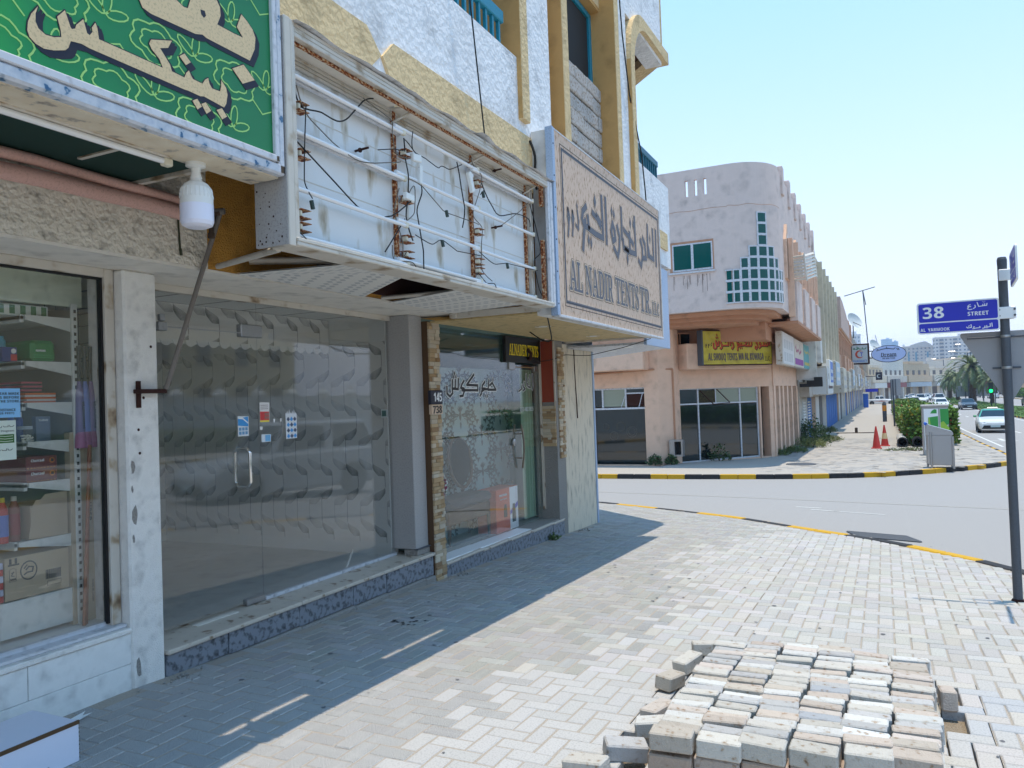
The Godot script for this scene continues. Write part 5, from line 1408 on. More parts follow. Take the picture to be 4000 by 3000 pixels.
	for k in 24:
		var z0 := -9.33 - k * 0.016; var z1 := z0 - 0.016
		var x0 := -0.38 + 0.03 * sin(k * 1.3); var x1 := -0.38 + 0.03 * sin((k + 1) * 1.3)
		m.quad(Vector3(x0, 0.0, z0), Vector3(x1, 0.0, z1), Vector3(x1, 2.0, z1), Vector3(x0, 2.0, z0))
	tag(obj("curtain", m, mats.curtain_green), "pale green curtain hanging behind the tent shop door", "curtain")
	var ch := thing("cane_chair", "upholstered chair with a round cane back behind the tent shop glass", "chair", Vector3(-0.6, -0.03, -7.95))
	m = MB.new()
	var ring := PackedVector3Array()
	for k in 19: ring.append(Vector3(-0.66 - 0.04 * sin(TAU * k / 18.0), 0.86 + 0.30 * sin(TAU * k / 18.0), -8.15 + 0.27 * cos(TAU * k / 18.0)))
	m.tube(ring, 0.022, -1, 6)
	obj("back_frame", m, mats.wood_brown, ch)
	m = MB.new(); m.lathe(V2([0.0, 0.0, 1.0, 0.0]), Transform3D(Basis(Vector3(0, 0.29, 0.0), Vector3(1, 0, 0), Vector3(0, 0, 0.26)), Vector3(-0.665, 0.86, -8.15)), 20)
	obj("cane_panel", m, mats.cane, ch)
	obj("seat", bx(-0.72, -0.36, 0.38, 0.50, -8.40, -7.35, 0.04), mats.sofa_grey, ch)
	obj("skirt", bx(-0.70, -0.38, 0.22, 0.38, -8.38, -7.37, 0.01), mats.wood_brown, ch)
	for c in [[-0.4, -7.4], [-0.68, -7.4], [-0.4, -8.35], [-0.68, -8.35]]:
		m = MB.new(); m.tube(PackedVector3Array([Vector3(c[0], 0.24, c[1]), Vector3(c[0], -0.033, c[1])]), 0.025, 0.016, 8)
		obj("leg", m, mats.wood_brown, ch)
	var vb := thing("vacuum_box", "orange and white carton of a vacuum cleaner behind the tent shop glass", "box", Vector3(-0.42, -0.035, -8.75))
	obj("carton", bx(-0.56, -0.30, -0.035, 0.50, -8.98, -8.36, 0.004), mats.box_orange, vb)
	m = MB.new(); m.poly(V2([8.74, -0.03, 8.975, -0.03, 8.975, 0.495, 8.74, 0.495]), facade(-0.3), 0.0015)
	obj("white_print", m, mats.sign_white, vb)
	m = MB.new(); m.poly(V2([8.745, 0.2, 8.97, 0.30, 8.97, 0.24, 8.745, 0.15]), facade(-0.298), 0.001)
	obj("blue_print", m, mats.sign_blue, vb)
	m = MB.new()
	m.poly(V2([8.80, 0.05, 8.90, 0.05, 8.90, 0.18, 8.88, 0.28, 8.82, 0.28, 8.80, 0.18]), facade(-0.298), 0.002); m.poly(V2([8.57, 0.14, 8.66, 0.14, 8.66, 0.24, 8.64, 0.3, 8.59, 0.3, 8.57, 0.24]), facade(-0.2995), 0.001)
	obj("cleaner_picture", m, mats.print_black, vb)
	write("SUPER GENERAL", "Droid Sans", 700, facade(-0.2995) * Transform3D(Basis.IDENTITY, Vector3(8.56, 0.42, 0.0005)), Vector2(0.22, 0.025), mats.sign_white, vb)
	write("VACUUM CLEANER", "Droid Sans", 400, facade(-0.2995) * Transform3D(Basis.IDENTITY, Vector3(8.56, 0.37, 0.0005)), Vector2(0.18, 0.014), mats.sign_white, vb)
	var fs := thing("flower_stand", "ball of white and purple flowers on a gold wire stand in the tent shop window", "flower stand", Vector3(-0.42, -0.03, -7.06))
	m = MB.new()
	for c in [[-0.06, -0.1], [0.06, -0.1], [-0.06, 0.1], [0.06, 0.1]]: m.rod(Vector3(-0.42 + c[0], -0.03, -7.06 + c[1]), Vector3(-0.42 + c[0] * 0.8, 0.56, -7.06 + c[1] * 0.7), 0.007, 5)
	m.bb(-0.49, -0.35, -0.034, -0.026, -7.17, -6.95)
	obj("stand", m, mats.brass, fs)
	var fl := MB.new()
	r.seed = 5
	for k in 260:
		var d := Vector3(r.randf_range(-1, 1), r.randf_range(-1, 1), r.randf_range(-1, 1)).normalized()
		var c := Vector3(-0.42, 0.70, -7.06) + d * 0.17
		fl.col = Color(0.72, 0.76, 0.70) * r.randf_range(0.75, 1.1)
		if Vector2(d.z, d.y - 0.3).length() < 0.3 and d.x > 0 or Vector2(d.z, d.y + 0.5).length() < 0.24 and d.x > 0: fl.col = Color(0.22, 0.02, 0.07)
		var s := d.cross(Vector3.UP).normalized(); var u := s.cross(d)
		for q in 4:
			var a := TAU * q / 4.0 + r.randf()
			var e := (s * cos(a) + u * sin(a))
			fl.quad(c, c + e * 0.03 + d.cross(e) * 0.02 + d * 0.01, c + e * 0.045 + d * 0.02, c + e * 0.03 - d.cross(e) * 0.02 + d * 0.01)
	obj("flowers", fl, mats.petal, fs)

func grocery() -> void:
	struct("shop_wall", bx(-3.0, -0.34, 0.3, 2.6, -3.268, -3.22), mats.room_cream)
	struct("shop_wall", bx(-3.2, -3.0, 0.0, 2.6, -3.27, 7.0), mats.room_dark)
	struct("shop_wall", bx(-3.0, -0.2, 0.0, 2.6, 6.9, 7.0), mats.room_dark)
	struct("shop_floor", bx(-3.0, -0.2, 0.2, 0.372, -3.22, 6.9), mats.room_grey)
	struct("shop_ceiling", bx(-3.0, -0.33, 2.44, 2.46, -3.22, 6.9), mats.room_grey)
	var un := thing("shelf_unit", "white metal shelf unit seen end on inside the grocery window", "shelves", Vector3(-0.7, 0.37, -2.8))
	obj("upright", bx(-0.32, -0.30, 0.37, 2.26, -3.0, -2.965, 0.003), mats.shelf_white, un); obj("upright", bx(-1.3, -1.28, 0.37, 2.26, -3.0, -2.965, 0.003), mats.shelf_white, un)
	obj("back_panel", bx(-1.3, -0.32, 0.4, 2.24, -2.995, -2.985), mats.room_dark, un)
	var m := MB.new()
	for k in 40: m.bb(-0.2995, -0.2985, 0.45 + k * 0.045, 0.47 + k * 0.045, -2.99, -2.975)
	obj("slots", m, mats.black, un)
	for y in [2.17, 1.91, 1.675, 1.455, 1.225, 0.905, 0.59]:
		var d: float = -2.70 if y > 0.95 else (-2.64 if y > 0.7 else -2.53)
		obj("shelf", bx(-1.3, -0.33, y - 0.022, y, -2.985, d + 0.02, 0.002), mats.shelf_white, un)
		obj("shelf_lip", bx(-1.3, -0.33, y - 0.04, y + 0.006, d - 0.0, d + 0.02, 0.002), mats.shelf_white, un)
		m = MB.new(); m.poly(V2([-d, y + 0.004, 2.965, y + 0.004, 2.965, y - (0.075 if y > 0.7 else 0.19), 2.94, y - (0.068 if y > 0.7 else 0.19), -d, y - (0.022 if y > 0.7 else 0.19)]), facade(-0.33), 0.012)
		obj("bracket", m, mats.shelf_white, un)
	obj("top_fascia", bx(-0.36, -0.33, 2.245, 2.44, -3.05, 2.0), mats.fascia_cream, un)
	# wire grid on the far wall with things hung on it
	var gr := thing("wire_grid", "dark wire display grid on the wall beyond the shelf unit", "display grid", Vector3(-0.6, 1.4, -3.2))
	m = MB.new()
	for k in 6: m.rod(Vector3(-0.36 - k * 0.11, 0.9, -3.2), Vector3(-0.36 - k * 0.11, 2.42, -3.2), 0.004, 4)
	for k in 14: m.rod(Vector3(-0.34, 0.95 + k * 0.11, -3.195), Vector3(-0.95, 0.95 + k * 0.11, -3.195), 0.004, 4)
	for k in [2.2, 1.93, 1.7]: m.tube(PackedVector3Array([Vector3(-0.42, k + 0.04, -3.19), Vector3(-0.36, k, -3.02), Vector3(-0.36, k + 0.03, -3.0)]), 0.004, -1, 4)
	obj("wires", m, mats.steel_pole, gr)
	var item := func(called: String, label: String, cat: String, x0: float, x1: float, y0: float, y1: float, s0: float, s1: float, col: Color, bev := 0.002, turn := 0.0) -> Node3D:
		var t := thing(called, label, cat, Vector3((x0 + x1) / 2, y0, -(s0 + s1) / 2))
		var q := MB.new(); q.col = col
		q.box(Vector3((x0 + x1) / 2, (y0 + y1) / 2, -(s0 + s1) / 2), Vector3(x1 - x0, y1 - y0, s1 - s0), Basis(Vector3.UP, turn), bev)
		obj("pack", q, mats.goods, t)
		return t
	var face := func(t: Node3D, called: String, x: float, pl: Array, col: Color) -> void:
		var q := MB.new(); q.col = col; q.poly(V2(pl), facade(x), 0.0012)
		obj(called, q, mats.goods, t)
	var t: Node3D = item.call("napkin_pack", "green plastic wrapped pack on the second shelf", "pack", -0.62, -0.32, 1.912, 2.035, 2.735, 2.88, Color(0.02, 0.22, 0.05), 0.02)
	write("NAPKINS", "Droid Sans", 700, facade(-0.3185) * Transform3D(Basis.IDENTITY, Vector3(2.785, 1.975, 0)), Vector2(0.055, 0.012), mats.sign_white, t)
	for k in 3: face.call(t, "stripe", -0.32, [2.74, 1.92 + k * 0.014, 2.87, 1.92 + k * 0.014, 2.87, 1.923 + k * 0.014, 2.74, 1.924 + k * 0.014], Color(0.05, 0.36, 0.12))
	t = item.call("bulb_box", "small dark blue bulb carton beside the green pack", "box", -0.42, -0.34, 1.912, 1.99, 2.585, 2.665, Color(0.02, 0.04, 0.20))
	face.call(t, "red_print", -0.34, [2.63, 1.914, 2.664, 1.914, 2.664, 1.95, 2.63, 1.95], Color(0.5, 0.03, 0.02)); 
	var disc := PackedVector2Array()
	for k in 12: disc.append(Vector2(2.645, 1.968) + Vector2.from_angle(TAU * k / 12) * 0.014)
	var q2 := MB.new(); q2.col = Color(0.75, 0.75, 0.72); q2.poly(disc, facade(-0.339), 0.002); obj("bulb_picture", q2, mats.goods, t)
	for k in 2:
		var c := thing("spray_can", ["pale blue spray can standing behind the bulb carton", "pale blue spray can between the bulb carton and the green pack"][k], "can", Vector3(-0.45, 1.99, -2.6 - k * 0.055))
		m = MB.new(); m.col = Color(0.08, 0.38, 0.5); m.lathe(V2([0.0, 1.912, 0.024, 1.912, 0.024, 2.035, 0.015, 2.045, 0.015, 2.06, 0.0, 2.06]), Transform3D(Basis.IDENTITY, Vector3(-0.47, 0, -2.6 - k * 0.055)), 14); obj("body", m, mats.goods, c)
	t = item.call("long_carton", "white and green carton lying on the top shelf", "box", -0.7, -0.36, 2.172, 2.235, 2.5, 2.86, Color(0.58, 0.62, 0.55))
	for k in 5: face.call(t, "print", -0.36, [2.58 + k * 0.06, 2.18, 2.61 + k * 0.06, 2.18, 2.61 + k * 0.06, 2.23, 2.58 + k * 0.06, 2.23], Color(0.03, 0.16, 0.05))
	for k in 5: item.call("exercise_book", ["pink edged exercise book lowest in its pile", "pink edged exercise book second from the bottom of its pile", "pink edged exercise book in the middle of its pile", "pink edged exercise book second from the top of its pile", "pink edged exercise book on top of its pile"][k], "book", -0.55, -0.34, 1.745 + k * 0.011, 1.754 + k * 0.011, 2.68, 2.80, [Color(0.48, 0.10, 0.14), Color(0.05, 0.05, 0.06)][k % 2], 0.001, 0.04 * (k % 3))
	for k in 5: item.call("notebook", ["orange backed notebook flat on the third shelf", "white backed notebook just above the lowest orange one", "orange notebook halfway up the notebook pile", "white notebook near the top of the notebook pile", "orange notebook topmost of the notebook pile"][k], "book", -0.56, -0.33, 1.678 + k * 0.0115, 1.688 + k * 0.0115, 2.69 + 0.008 * (k % 2), 2.875, [Color(0.62, 0.14, 0.03), Color(0.60, 0.58, 0.56)][k % 2], 0.001, 0.03 * ((k * 2) % 3))
	for k in 2:
		var c := thing("bottle", ["small blue bottle with a white cap on the fourth shelf, beside the blue poster", "small blue bottle with a white cap beside the grey calculator box"][k], "bottle", Vector3(-0.4, 1.457, -2.66 - k * 0.045))
		m = MB.new(); m.col = Color(0.05, 0.09, 0.28); m.lathe(V2([0.0, 1.457, 0.019, 1.457, 0.019, 1.585, 0.012, 1.60, 0.0, 1.60]), Transform3D(Basis.IDENTITY, Vector3(-0.40, 0, -2.66 - k * 0.045)), 12); obj("body", m, mats.goods, c)
		m = MB.new(); m.col = Color(0.62, 0.65, 0.68); m.lathe(V2([0.0, 1.60, 0.013, 1.60, 0.013, 1.63, 0.0, 1.63]), Transform3D(Basis.IDENTITY, Vector3(-0.40, 0, -2.66 - k * 0.045)), 12); obj("cap", m, mats.goods, c)
	t = item.call("calculator_box", "grey blue upright box on the fourth shelf behind the jar", "box", -0.40, -0.36, 1.457, 1.60, 2.775, 2.86, Color(0.12, 0.16, 0.22))
	write("TruMate", "Droid Sans", 700, facade(-0.3585) * Transform3D(Basis.IDENTITY, Vector3(2.817, 1.578, 0)), Vector2(0.055, 0.012), mats.sign_white, t)
	var jr := thing("eraser_jar", "round clear jar full of small white erasers on the fourth shelf", "jar", Vector3(-0.36, 1.457, -2.715))
	m = MB.new(); m.lathe(V2([0.035, 1.457, 0.045, 1.47, 0.045, 1.52, 0.034, 1.532]), Transform3D(Basis.IDENTITY, Vector3(-0.365, 0, -2.715)), 16); obj("jar_glass", m, mats.glass_clear, jr)
	m = MB.new(); m.col = Color(0.35, 0.4, 0.42); m.lathe(V2([0.038, 1.53, 0.038, 1.548, 0.0, 1.548]), Transform3D(Basis.IDENTITY, Vector3(-0.365, 0, -2.715)), 16); obj("lid", m, mats.goods, jr)
	var r := RandomNumberGenerator.new(); r.seed = 12
	for k in 16:
		m = MB.new(); m.col = Color(0.75, 0.74, 0.66)
		m.box(Vector3(-0.345 + r.randf_range(-0.01, 0.006), 1.466 + (k / 6) * 0.014, -2.69 - (k % 6) * 0.011), Vector3(0.012, 0.009, 0.016), Basis(Vector3.RIGHT, r.randf_range(-0.8, 0.8)), 0.001); obj("eraser", m, mats.goods, jr)
	for k in 2:
		t = item.call("charcoal_box", ["dark red charcoal carton, lower of two on the fifth shelf", "dark red charcoal carton, upper of two on the fifth shelf"][k], "box", -0.62, -0.34, 1.228 + k * 0.074, 1.30 + k * 0.074, 2.70, 2.88, Color(0.16, 0.02, 0.02))
		write("Charcoal", "Droid Sans", 700, facade(-0.3385) * Transform3D(Basis.IDENTITY, Vector3(2.765, 1.277 + k * 0.074, 0)), Vector2(0.075, 0.016), mats.sign_white, t)
		disc = PackedVector2Array()
		for j in 10: disc.append(Vector2(2.85, 1.272 + k * 0.074) + Vector2.from_angle(TAU * j / 10) * 0.016)
		q2 = MB.new(); q2.col = Color(0.55, 0.16, 0.01); q2.poly(disc, facade(-0.339), 0.001); obj("glow_print", q2, mats.goods, t)
		disc = Transform2D(0, Vector2(2.85, 1.272 + k * 0.074)) * (Transform2D(0, -Vector2(2.85, 1.272 + k * 0.074)) * disc)
		q2 = MB.new(); q2.col = Color(0.04, 0.02, 0.02); q2.poly(V2([2.84, 1.266 + k * 0.074, 2.858, 1.264 + k * 0.074, 2.86, 1.28 + k * 0.074, 2.845, 1.283 + k * 0.074]), facade(-0.3385), 0.0015); obj("coal_print", q2, mats.goods, t)
		for j in 9: face.call(t, "edge_print", -0.34, [2.705 + j * 0.019, 1.232 + k * 0.074, 2.718 + j * 0.019, 1.232 + k * 0.074, 2.712 + j * 0.019, 1.239 + k * 0.074], Color(0.5, 0.2, 0.03))
	var bot := func(label: String, s: float, rr: float, h: float, col: Color, cap: Color, band: Color) -> void:
		var c := thing("cleaner_bottle", label, "bottle", Vector3(-0.40, 0.908, -s))
		var q := MB.new(); q.col = col; q.lathe(V2([0.0, 0.908, rr, 0.908, rr, 0.908 + h * 0.72, rr * 0.5, 0.908 + h * 0.88, rr * 0.45, 0.908 + h * 0.9, 0.0, 0.908 + h * 0.9]), Transform3D(Basis.IDENTITY, Vector3(-0.40, 0, -s)), 16); obj("body", q, mats.goods, c)
		q = MB.new(); q.col = cap; q.lathe(V2([0.0, 0.908 + h * 0.9, rr * 0.5, 0.908 + h * 0.9, rr * 0.46, 0.908 + h, 0.0, 0.908 + h]), Transform3D(Basis.IDENTITY, Vector3(-0.40, 0, -s)), 12); obj("cap", q, mats.goods, c)
		q = MB.new(); q.col = band; q.lathe(V2([rr + 0.001, 0.908 + h * 0.15, rr + 0.001, 0.908 + h * 0.62]), Transform3D(Basis.IDENTITY, Vector3(-0.40, 0, -s)), 16); obj("wrapper", q, mats.goods, c)
	bot.call("red cleaner bottle with a yellow cap and blue wrapper on the sixth shelf", 2.60, 0.03, 0.25, Color(0.45, 0.03, 0.02), Color(0.6, 0.45, 0.02), Color(0.10, 0.16, 0.45))
	bot.call("white plastic bottle at the window end of the sixth shelf", 2.53, 0.026, 0.22, Color(0.55, 0.58, 0.62), Color(0.5, 0.55, 0.6), Color(0.62, 0.64, 0.66))
	bot.call("dark red bottle with an amber shoulder on the sixth shelf", 2.665, 0.03, 0.25, Color(0.20, 0.05, 0.03), Color(0.5, 0.45, 0.35), Color(0.24, 0.02, 0.02))
	t = item.call("torn_carton", "plain cardboard carton torn open on the sixth shelf", "box", -0.60, -0.335, 0.908, 1.10, 2.715, 2.93, Color(0.40, 0.31, 0.20))
	m = MB.new(); m.col = Color(0.42, 0.33, 0.22); m.poly(V2([2.70, 0.915, 2.93, 0.91, 2.93, 1.16, 2.80, 1.155, 2.775, 1.13, 2.745, 1.125, 2.72, 1.09, 2.715, 1.0]), facade(-0.334), 0.004); obj("torn_side", m, mats.goods, t)
	t = item.call("big_carton", "large printed cardboard carton on the bottom shelf", "box", -0.9, -0.335, 0.597, 0.83, 2.57, 2.935, Color(0.43, 0.34, 0.22))
	disc = PackedVector2Array(); var ring := PackedVector2Array()
	for j in 21: ring.append(Vector2(2.70, 0.745) + Vector2.from_angle(TAU * j / 20) * Vector2(0.045, 0.05))
	m = MB.new(); m.col = Color(0.04, 0.05, 0.05); m.pen(ring, 0.007, facade(-0.3345), 0.0008); m.pen(V2([2.675, 0.725, 2.69, 0.735, 2.72, 0.735, 2.725, 0.76, 2.70, 0.765, 2.685, 0.75]), 0.008, facade(-0.3345), 0.001); m.pen(V2([2.675, 0.76, 2.69, 0.775]), 0.007, facade(-0.3345), 0.001); obj("round_emblem", m, mats.goods, t)
	m = MB.new(); m.col = Color(0.05, 0.05, 0.05)
	for j in 22: m.poly(V2([2.795 + j * 0.0042, 0.672, 2.797 + j * 0.0042 + 0.001 * (j % 3), 0.672, 2.797 + j * 0.0042 + 0.001 * (j % 3), 0.725, 2.795 + j * 0.0042, 0.725]), facade(-0.3345), 0.0008)
	m.pen(V2([2.805, 0.635, 2.885, 0.635, 2.885, 0.66, 2.805, 0.66, 2.805, 0.635]), 0.002, facade(-0.3345), 0.0008); m.pen(V2([2.59, 0.79, 2.645, 0.79]), 0.009, facade(-0.3345), 0.0008); m.pen(V2([2.60, 0.80, 2.60, 0.82]), 0.013, facade(-0.3345), 0.0008); m.pen(V2([2.63, 0.80, 2.63, 0.82]), 0.013, facade(-0.3345), 0.0008)
	m.pen(V2([2.594, 0.70, 2.630, 0.70, 2.630, 0.765, 2.612, 0.772, 2.594, 0.765, 2.594, 0.70]), 0.002, facade(-0.3345), 0.0008); m.pen(V2([2.604, 0.745, 2.618, 0.752, 2.604, 0.732, 2.620, 0.728]), 0.004, facade(-0.3345), 0.0008)
	obj("printed_marks", m, mats.goods, t)
	write("SASO", "Droid Sans", 700, facade(-0.3345) * Transform3D(Basis.IDENTITY, Vector3(2.612, 0.712, 0.0003)), Vector2(0.03, 0.011), mats.print_black, t)
	for k in 6: item.call("soap_pack", ["red and blue soap pack lowest in the column", "red and blue soap pack second from the bottom of the column", "red and blue soap pack third from the bottom of the column", "red and blue soap pack third from the top of the column", "red and blue soap pack second from the top of the column", "red and blue soap pack on top of the column"][k], "pack", -0.42, -0.34, 0.597 + k * 0.036, 0.631 + k * 0.036, 2.50, 2.565, [Color(0.5, 0.05, 0.04), Color(0.45, 0.45, 0.55)][k % 2])
	t = item.call("tall_carton", "tall brown flattened carton leaning at the end of the grocery window", "box", -0.36, -0.31, 0.376, 1.50, 2.94, 3.10, Color(0.42, 0.34, 0.23), 0.002, 0.0)
	write("UPER", "Droid Sans", 700, facade(-0.309) * Transform3D(Basis(Vector3.BACK, -PI / 2), Vector3(3.055, 1.02, 0)), Vector2(0.11, 0.022), mats.print_black, t)
	write("MADE IN CHINA", "Droid Sans", 400, facade(-0.309) * Transform3D(Basis(Vector3.BACK, -PI / 2), Vector3(3.065, 0.55, 0)), Vector2(0.13, 0.012), mats.print_black, t)
	for k in 3:
		var bs := MB.new(); bs.rod(Vector3(-0.24 - k * 0.012, 0.376, -2.955 - k * 0.014), Vector3(-0.26 - k * 0.01, 1.42, -3.03 - k * 0.006), 0.011, 8)
		tag(obj("broom_stick", bs, mats.copper_wood), ["copper coloured broom stick leaning nearest the glass", "copper coloured broom stick in the middle of three", "copper coloured broom stick nearest the tall carton"][k], "stick")
	for k in 3:
		var c := thing("feather_duster", ["purple wrapped duster with a black handle, nearest the shelves", "pink and blue wrapped duster between two others", "purple wrapped duster with a black handle, nearest the ladle"][k], "duster", Vector3(-0.3, 1.45, -3.0 - k * 0.035))
		var z := -2.995 - k * 0.036
		m = MB.new(); m.col = Color(0.02, 0.02, 0.02); m.tube(PackedVector3Array([Vector3(-0.29, 2.01, z), Vector3(-0.29, 1.95, z), Vector3(-0.29, 1.80, z)]), 0.013, 0.01, 8); obj("handle", m, mats.goods, c)
		m = MB.new(); m.col = [Color(0.16, 0.12, 0.28), Color(0.18, 0.24, 0.60), Color(0.22, 0.13, 0.30)][k]; m.lathe(V2([0.006, 1.42 + 0.02 * k, 0.03, 1.44, 0.026, 1.55, 0.022, 1.72, 0.012, 1.80]), Transform3D(Basis.IDENTITY, Vector3(-0.29, 0, z)), 10); obj("wrapped_head", m, mats.goods, c)
		m = MB.new(); m.col = Color(0.40, 0.12, 0.28); m.lathe(V2([0.034, 1.405, 0.032, 1.46, 0.027, 1.50]), Transform3D(Basis.IDENTITY, Vector3(-0.289, 0, z)), 10); obj("pink_tip", m, mats.goods, c)
		if k != 1: write("StaticDUSTER", "Droid Sans", 700, facade(-0.258) * Transform3D(Basis(Vector3.BACK, PI / 2), Vector3(-z, 1.60, 0)), Vector2(0.16, 0.014), mats.print_black, c)
	var la := thing("ladle", "steel ladle with a yellow handle hanging on the wire grid", "ladle", Vector3(-0.32, 1.62, -3.11))
	m = MB.new(); m.col = Color(0.62, 0.48, 0.01); m.tube(PackedVector3Array([Vector3(-0.32, 1.93, -3.105), Vector3(-0.31, 1.82, -3.11)]), 0.010, 0.008, 8); obj("handle", m, mats.goods, la)
	m = MB.new(); m.rod(Vector3(-0.31, 1.82, -3.11), Vector3(-0.30, 1.665, -3.135), 0.004, 6); m.lathe(V2([0.0, -0.03, 0.02, -0.024, 0.034, 0.0, 0.03, 0.0, 0.018, -0.02]), Transform3D(Basis.IDENTITY, Vector3(-0.30, 1.66, -3.115)), 14); obj("bowl", m, mats.steel, la)
	var sp := thing("spatula", "dark slotted spatula hanging below the ladle", "spatula", Vector3(-0.33, 1.5, -3.15))
	for k in 5: obj("tine", bx(-0.335, -0.33, 1.535, 1.63, -3.115 - k * 0.013, -3.107 - k * 0.013), mats.black, sp)
	obj("edge", bx(-0.335, -0.33, 1.525, 1.537, -3.17, -3.105), mats.black, sp)
	# posters stuck inside the grocery glass
	var po := thing("blue_notice", "pale blue notice about masks and distance in the grocery window", "notice", Vector3(-0.12, 1.6, -2.4))
	m = MB.new(); m.col = Color(0.24, 0.52, 0.82); m.poly(V2([2.17, 1.60, 2.535, 1.60, 2.535, 1.752, 2.17, 1.752]), facade(-0.112), 0.001); obj("paper", m, mats.paint, po)
	for w in [["WEAR MASK", 2.47, 1.725, 0.12], ["GLOVES BEFORE", 2.445, 1.705, 0.17], ["ENTERING THE STORE.", 2.425, 1.685, 0.22], ["KEEP YOUR DISTANCE", 2.42, 1.64, 0.18], ["2 METERS (6 FEET)", 2.42, 1.622, 0.165]]:
		write(w[0], "Droid Sans", 700, facade(-0.1108) * Transform3D(Basis.IDENTITY, Vector3(w[1], w[2], 0)), Vector2(w[3], 0.0135), mats.print_black, po, "lettering", 0.0006)
	po = thing("green_notice", "white notice with a dark green bar under the blue one", "notice", Vector3(-0.12, 1.38, -2.4))
	m = MB.new(); m.col = Color(0.60, 0.68, 0.60); m.poly(V2([2.2, 1.38, 2.51, 1.38, 2.51, 1.585, 2.2, 1.585]), facade(-0.112), 0.001); obj("paper", m, mats.paint, po)
	m = MB.new(); m.col = Color(0.03, 0.13, 0.02); m.poly(V2([2.40, 1.468, 2.50, 1.468, 2.50, 1.513, 2.40, 1.513]), facade(-0.1108), 0.0006); obj("green_bar", m, mats.paint, po)
	write("Safety Program", "Droid Serif", 400, facade(-0.1108) * Transform3D(Basis.IDENTITY, Vector3(2.44, 1.53, 0)), Vector2(0.12, 0.014), mats.print_black, po, "lettering", 0.0006)
	# Arabic lines, written as small pen strokes
	m = MB.new(); m.col = Color(0.05, 0.06, 0.05)
	for ln in [[1.552, 2.40, 2.50, 0.0026], [1.43, 2.42, 2.49, 0.003]]:
		m.pen(V2([ln[2], ln[0] + 0.006, ln[2] - 0.008, ln[0], ln[2] - 0.02, ln[0], ln[2] - 0.024, ln[0] + 0.008]), ln[3], facade(-0.1108), 0.0006); m.pen(V2([ln[2] - 0.03, ln[0] + 0.009, ln[2] - 0.03, ln[0], ln[2] - 0.05, ln[0], ln[2] - 0.055, ln[0] + 0.005]), ln[3], facade(-0.1108), 0.0006); m.pen(V2([ln[2] - 0.062, ln[0] + 0.004, ln[2] - 0.066, ln[0] - 0.004, ln[1], ln[0]]), ln[3], facade(-0.1108), 0.0006)
	obj("lettering", m, mats.paint, po)
	m = MB.new(); m.col = Color(0.55, 0.62, 0.5)
	for k in 3: m.pen(V2([2.408, 1.477 + k * 0.013, 2.43, 1.479 + k * 0.013, 2.452, 1.476 + k * 0.013, 2.492, 1.478 + k * 0.013]), 0.003, facade(-0.11), 0.0004)
	obj("lettering", m, mats.paint, po)

func arc(cx: float, cz: float, r: float, a0: float, a1: float, n: int) -> PackedVector2Array:   # angle from +z towards +x; points (x, -z)
	var p := PackedVector2Array()
	for k in n + 1:
		var a := deg_to_rad(lerpf(a0, a1, k / float(n)))
		p.append(Vector2(cx + r * sin(a), -(cz + r * cos(a))))
	return p

func up_at(y: float) -> Transform3D:   # plan polygon (x, -z) pushed upwards from height y
	return Transform3D(Basis(Vector3(1, 0, 0), Vector3(0, 0, -1), Vector3(0, 1, 0)), Vector3(0, y, 0))

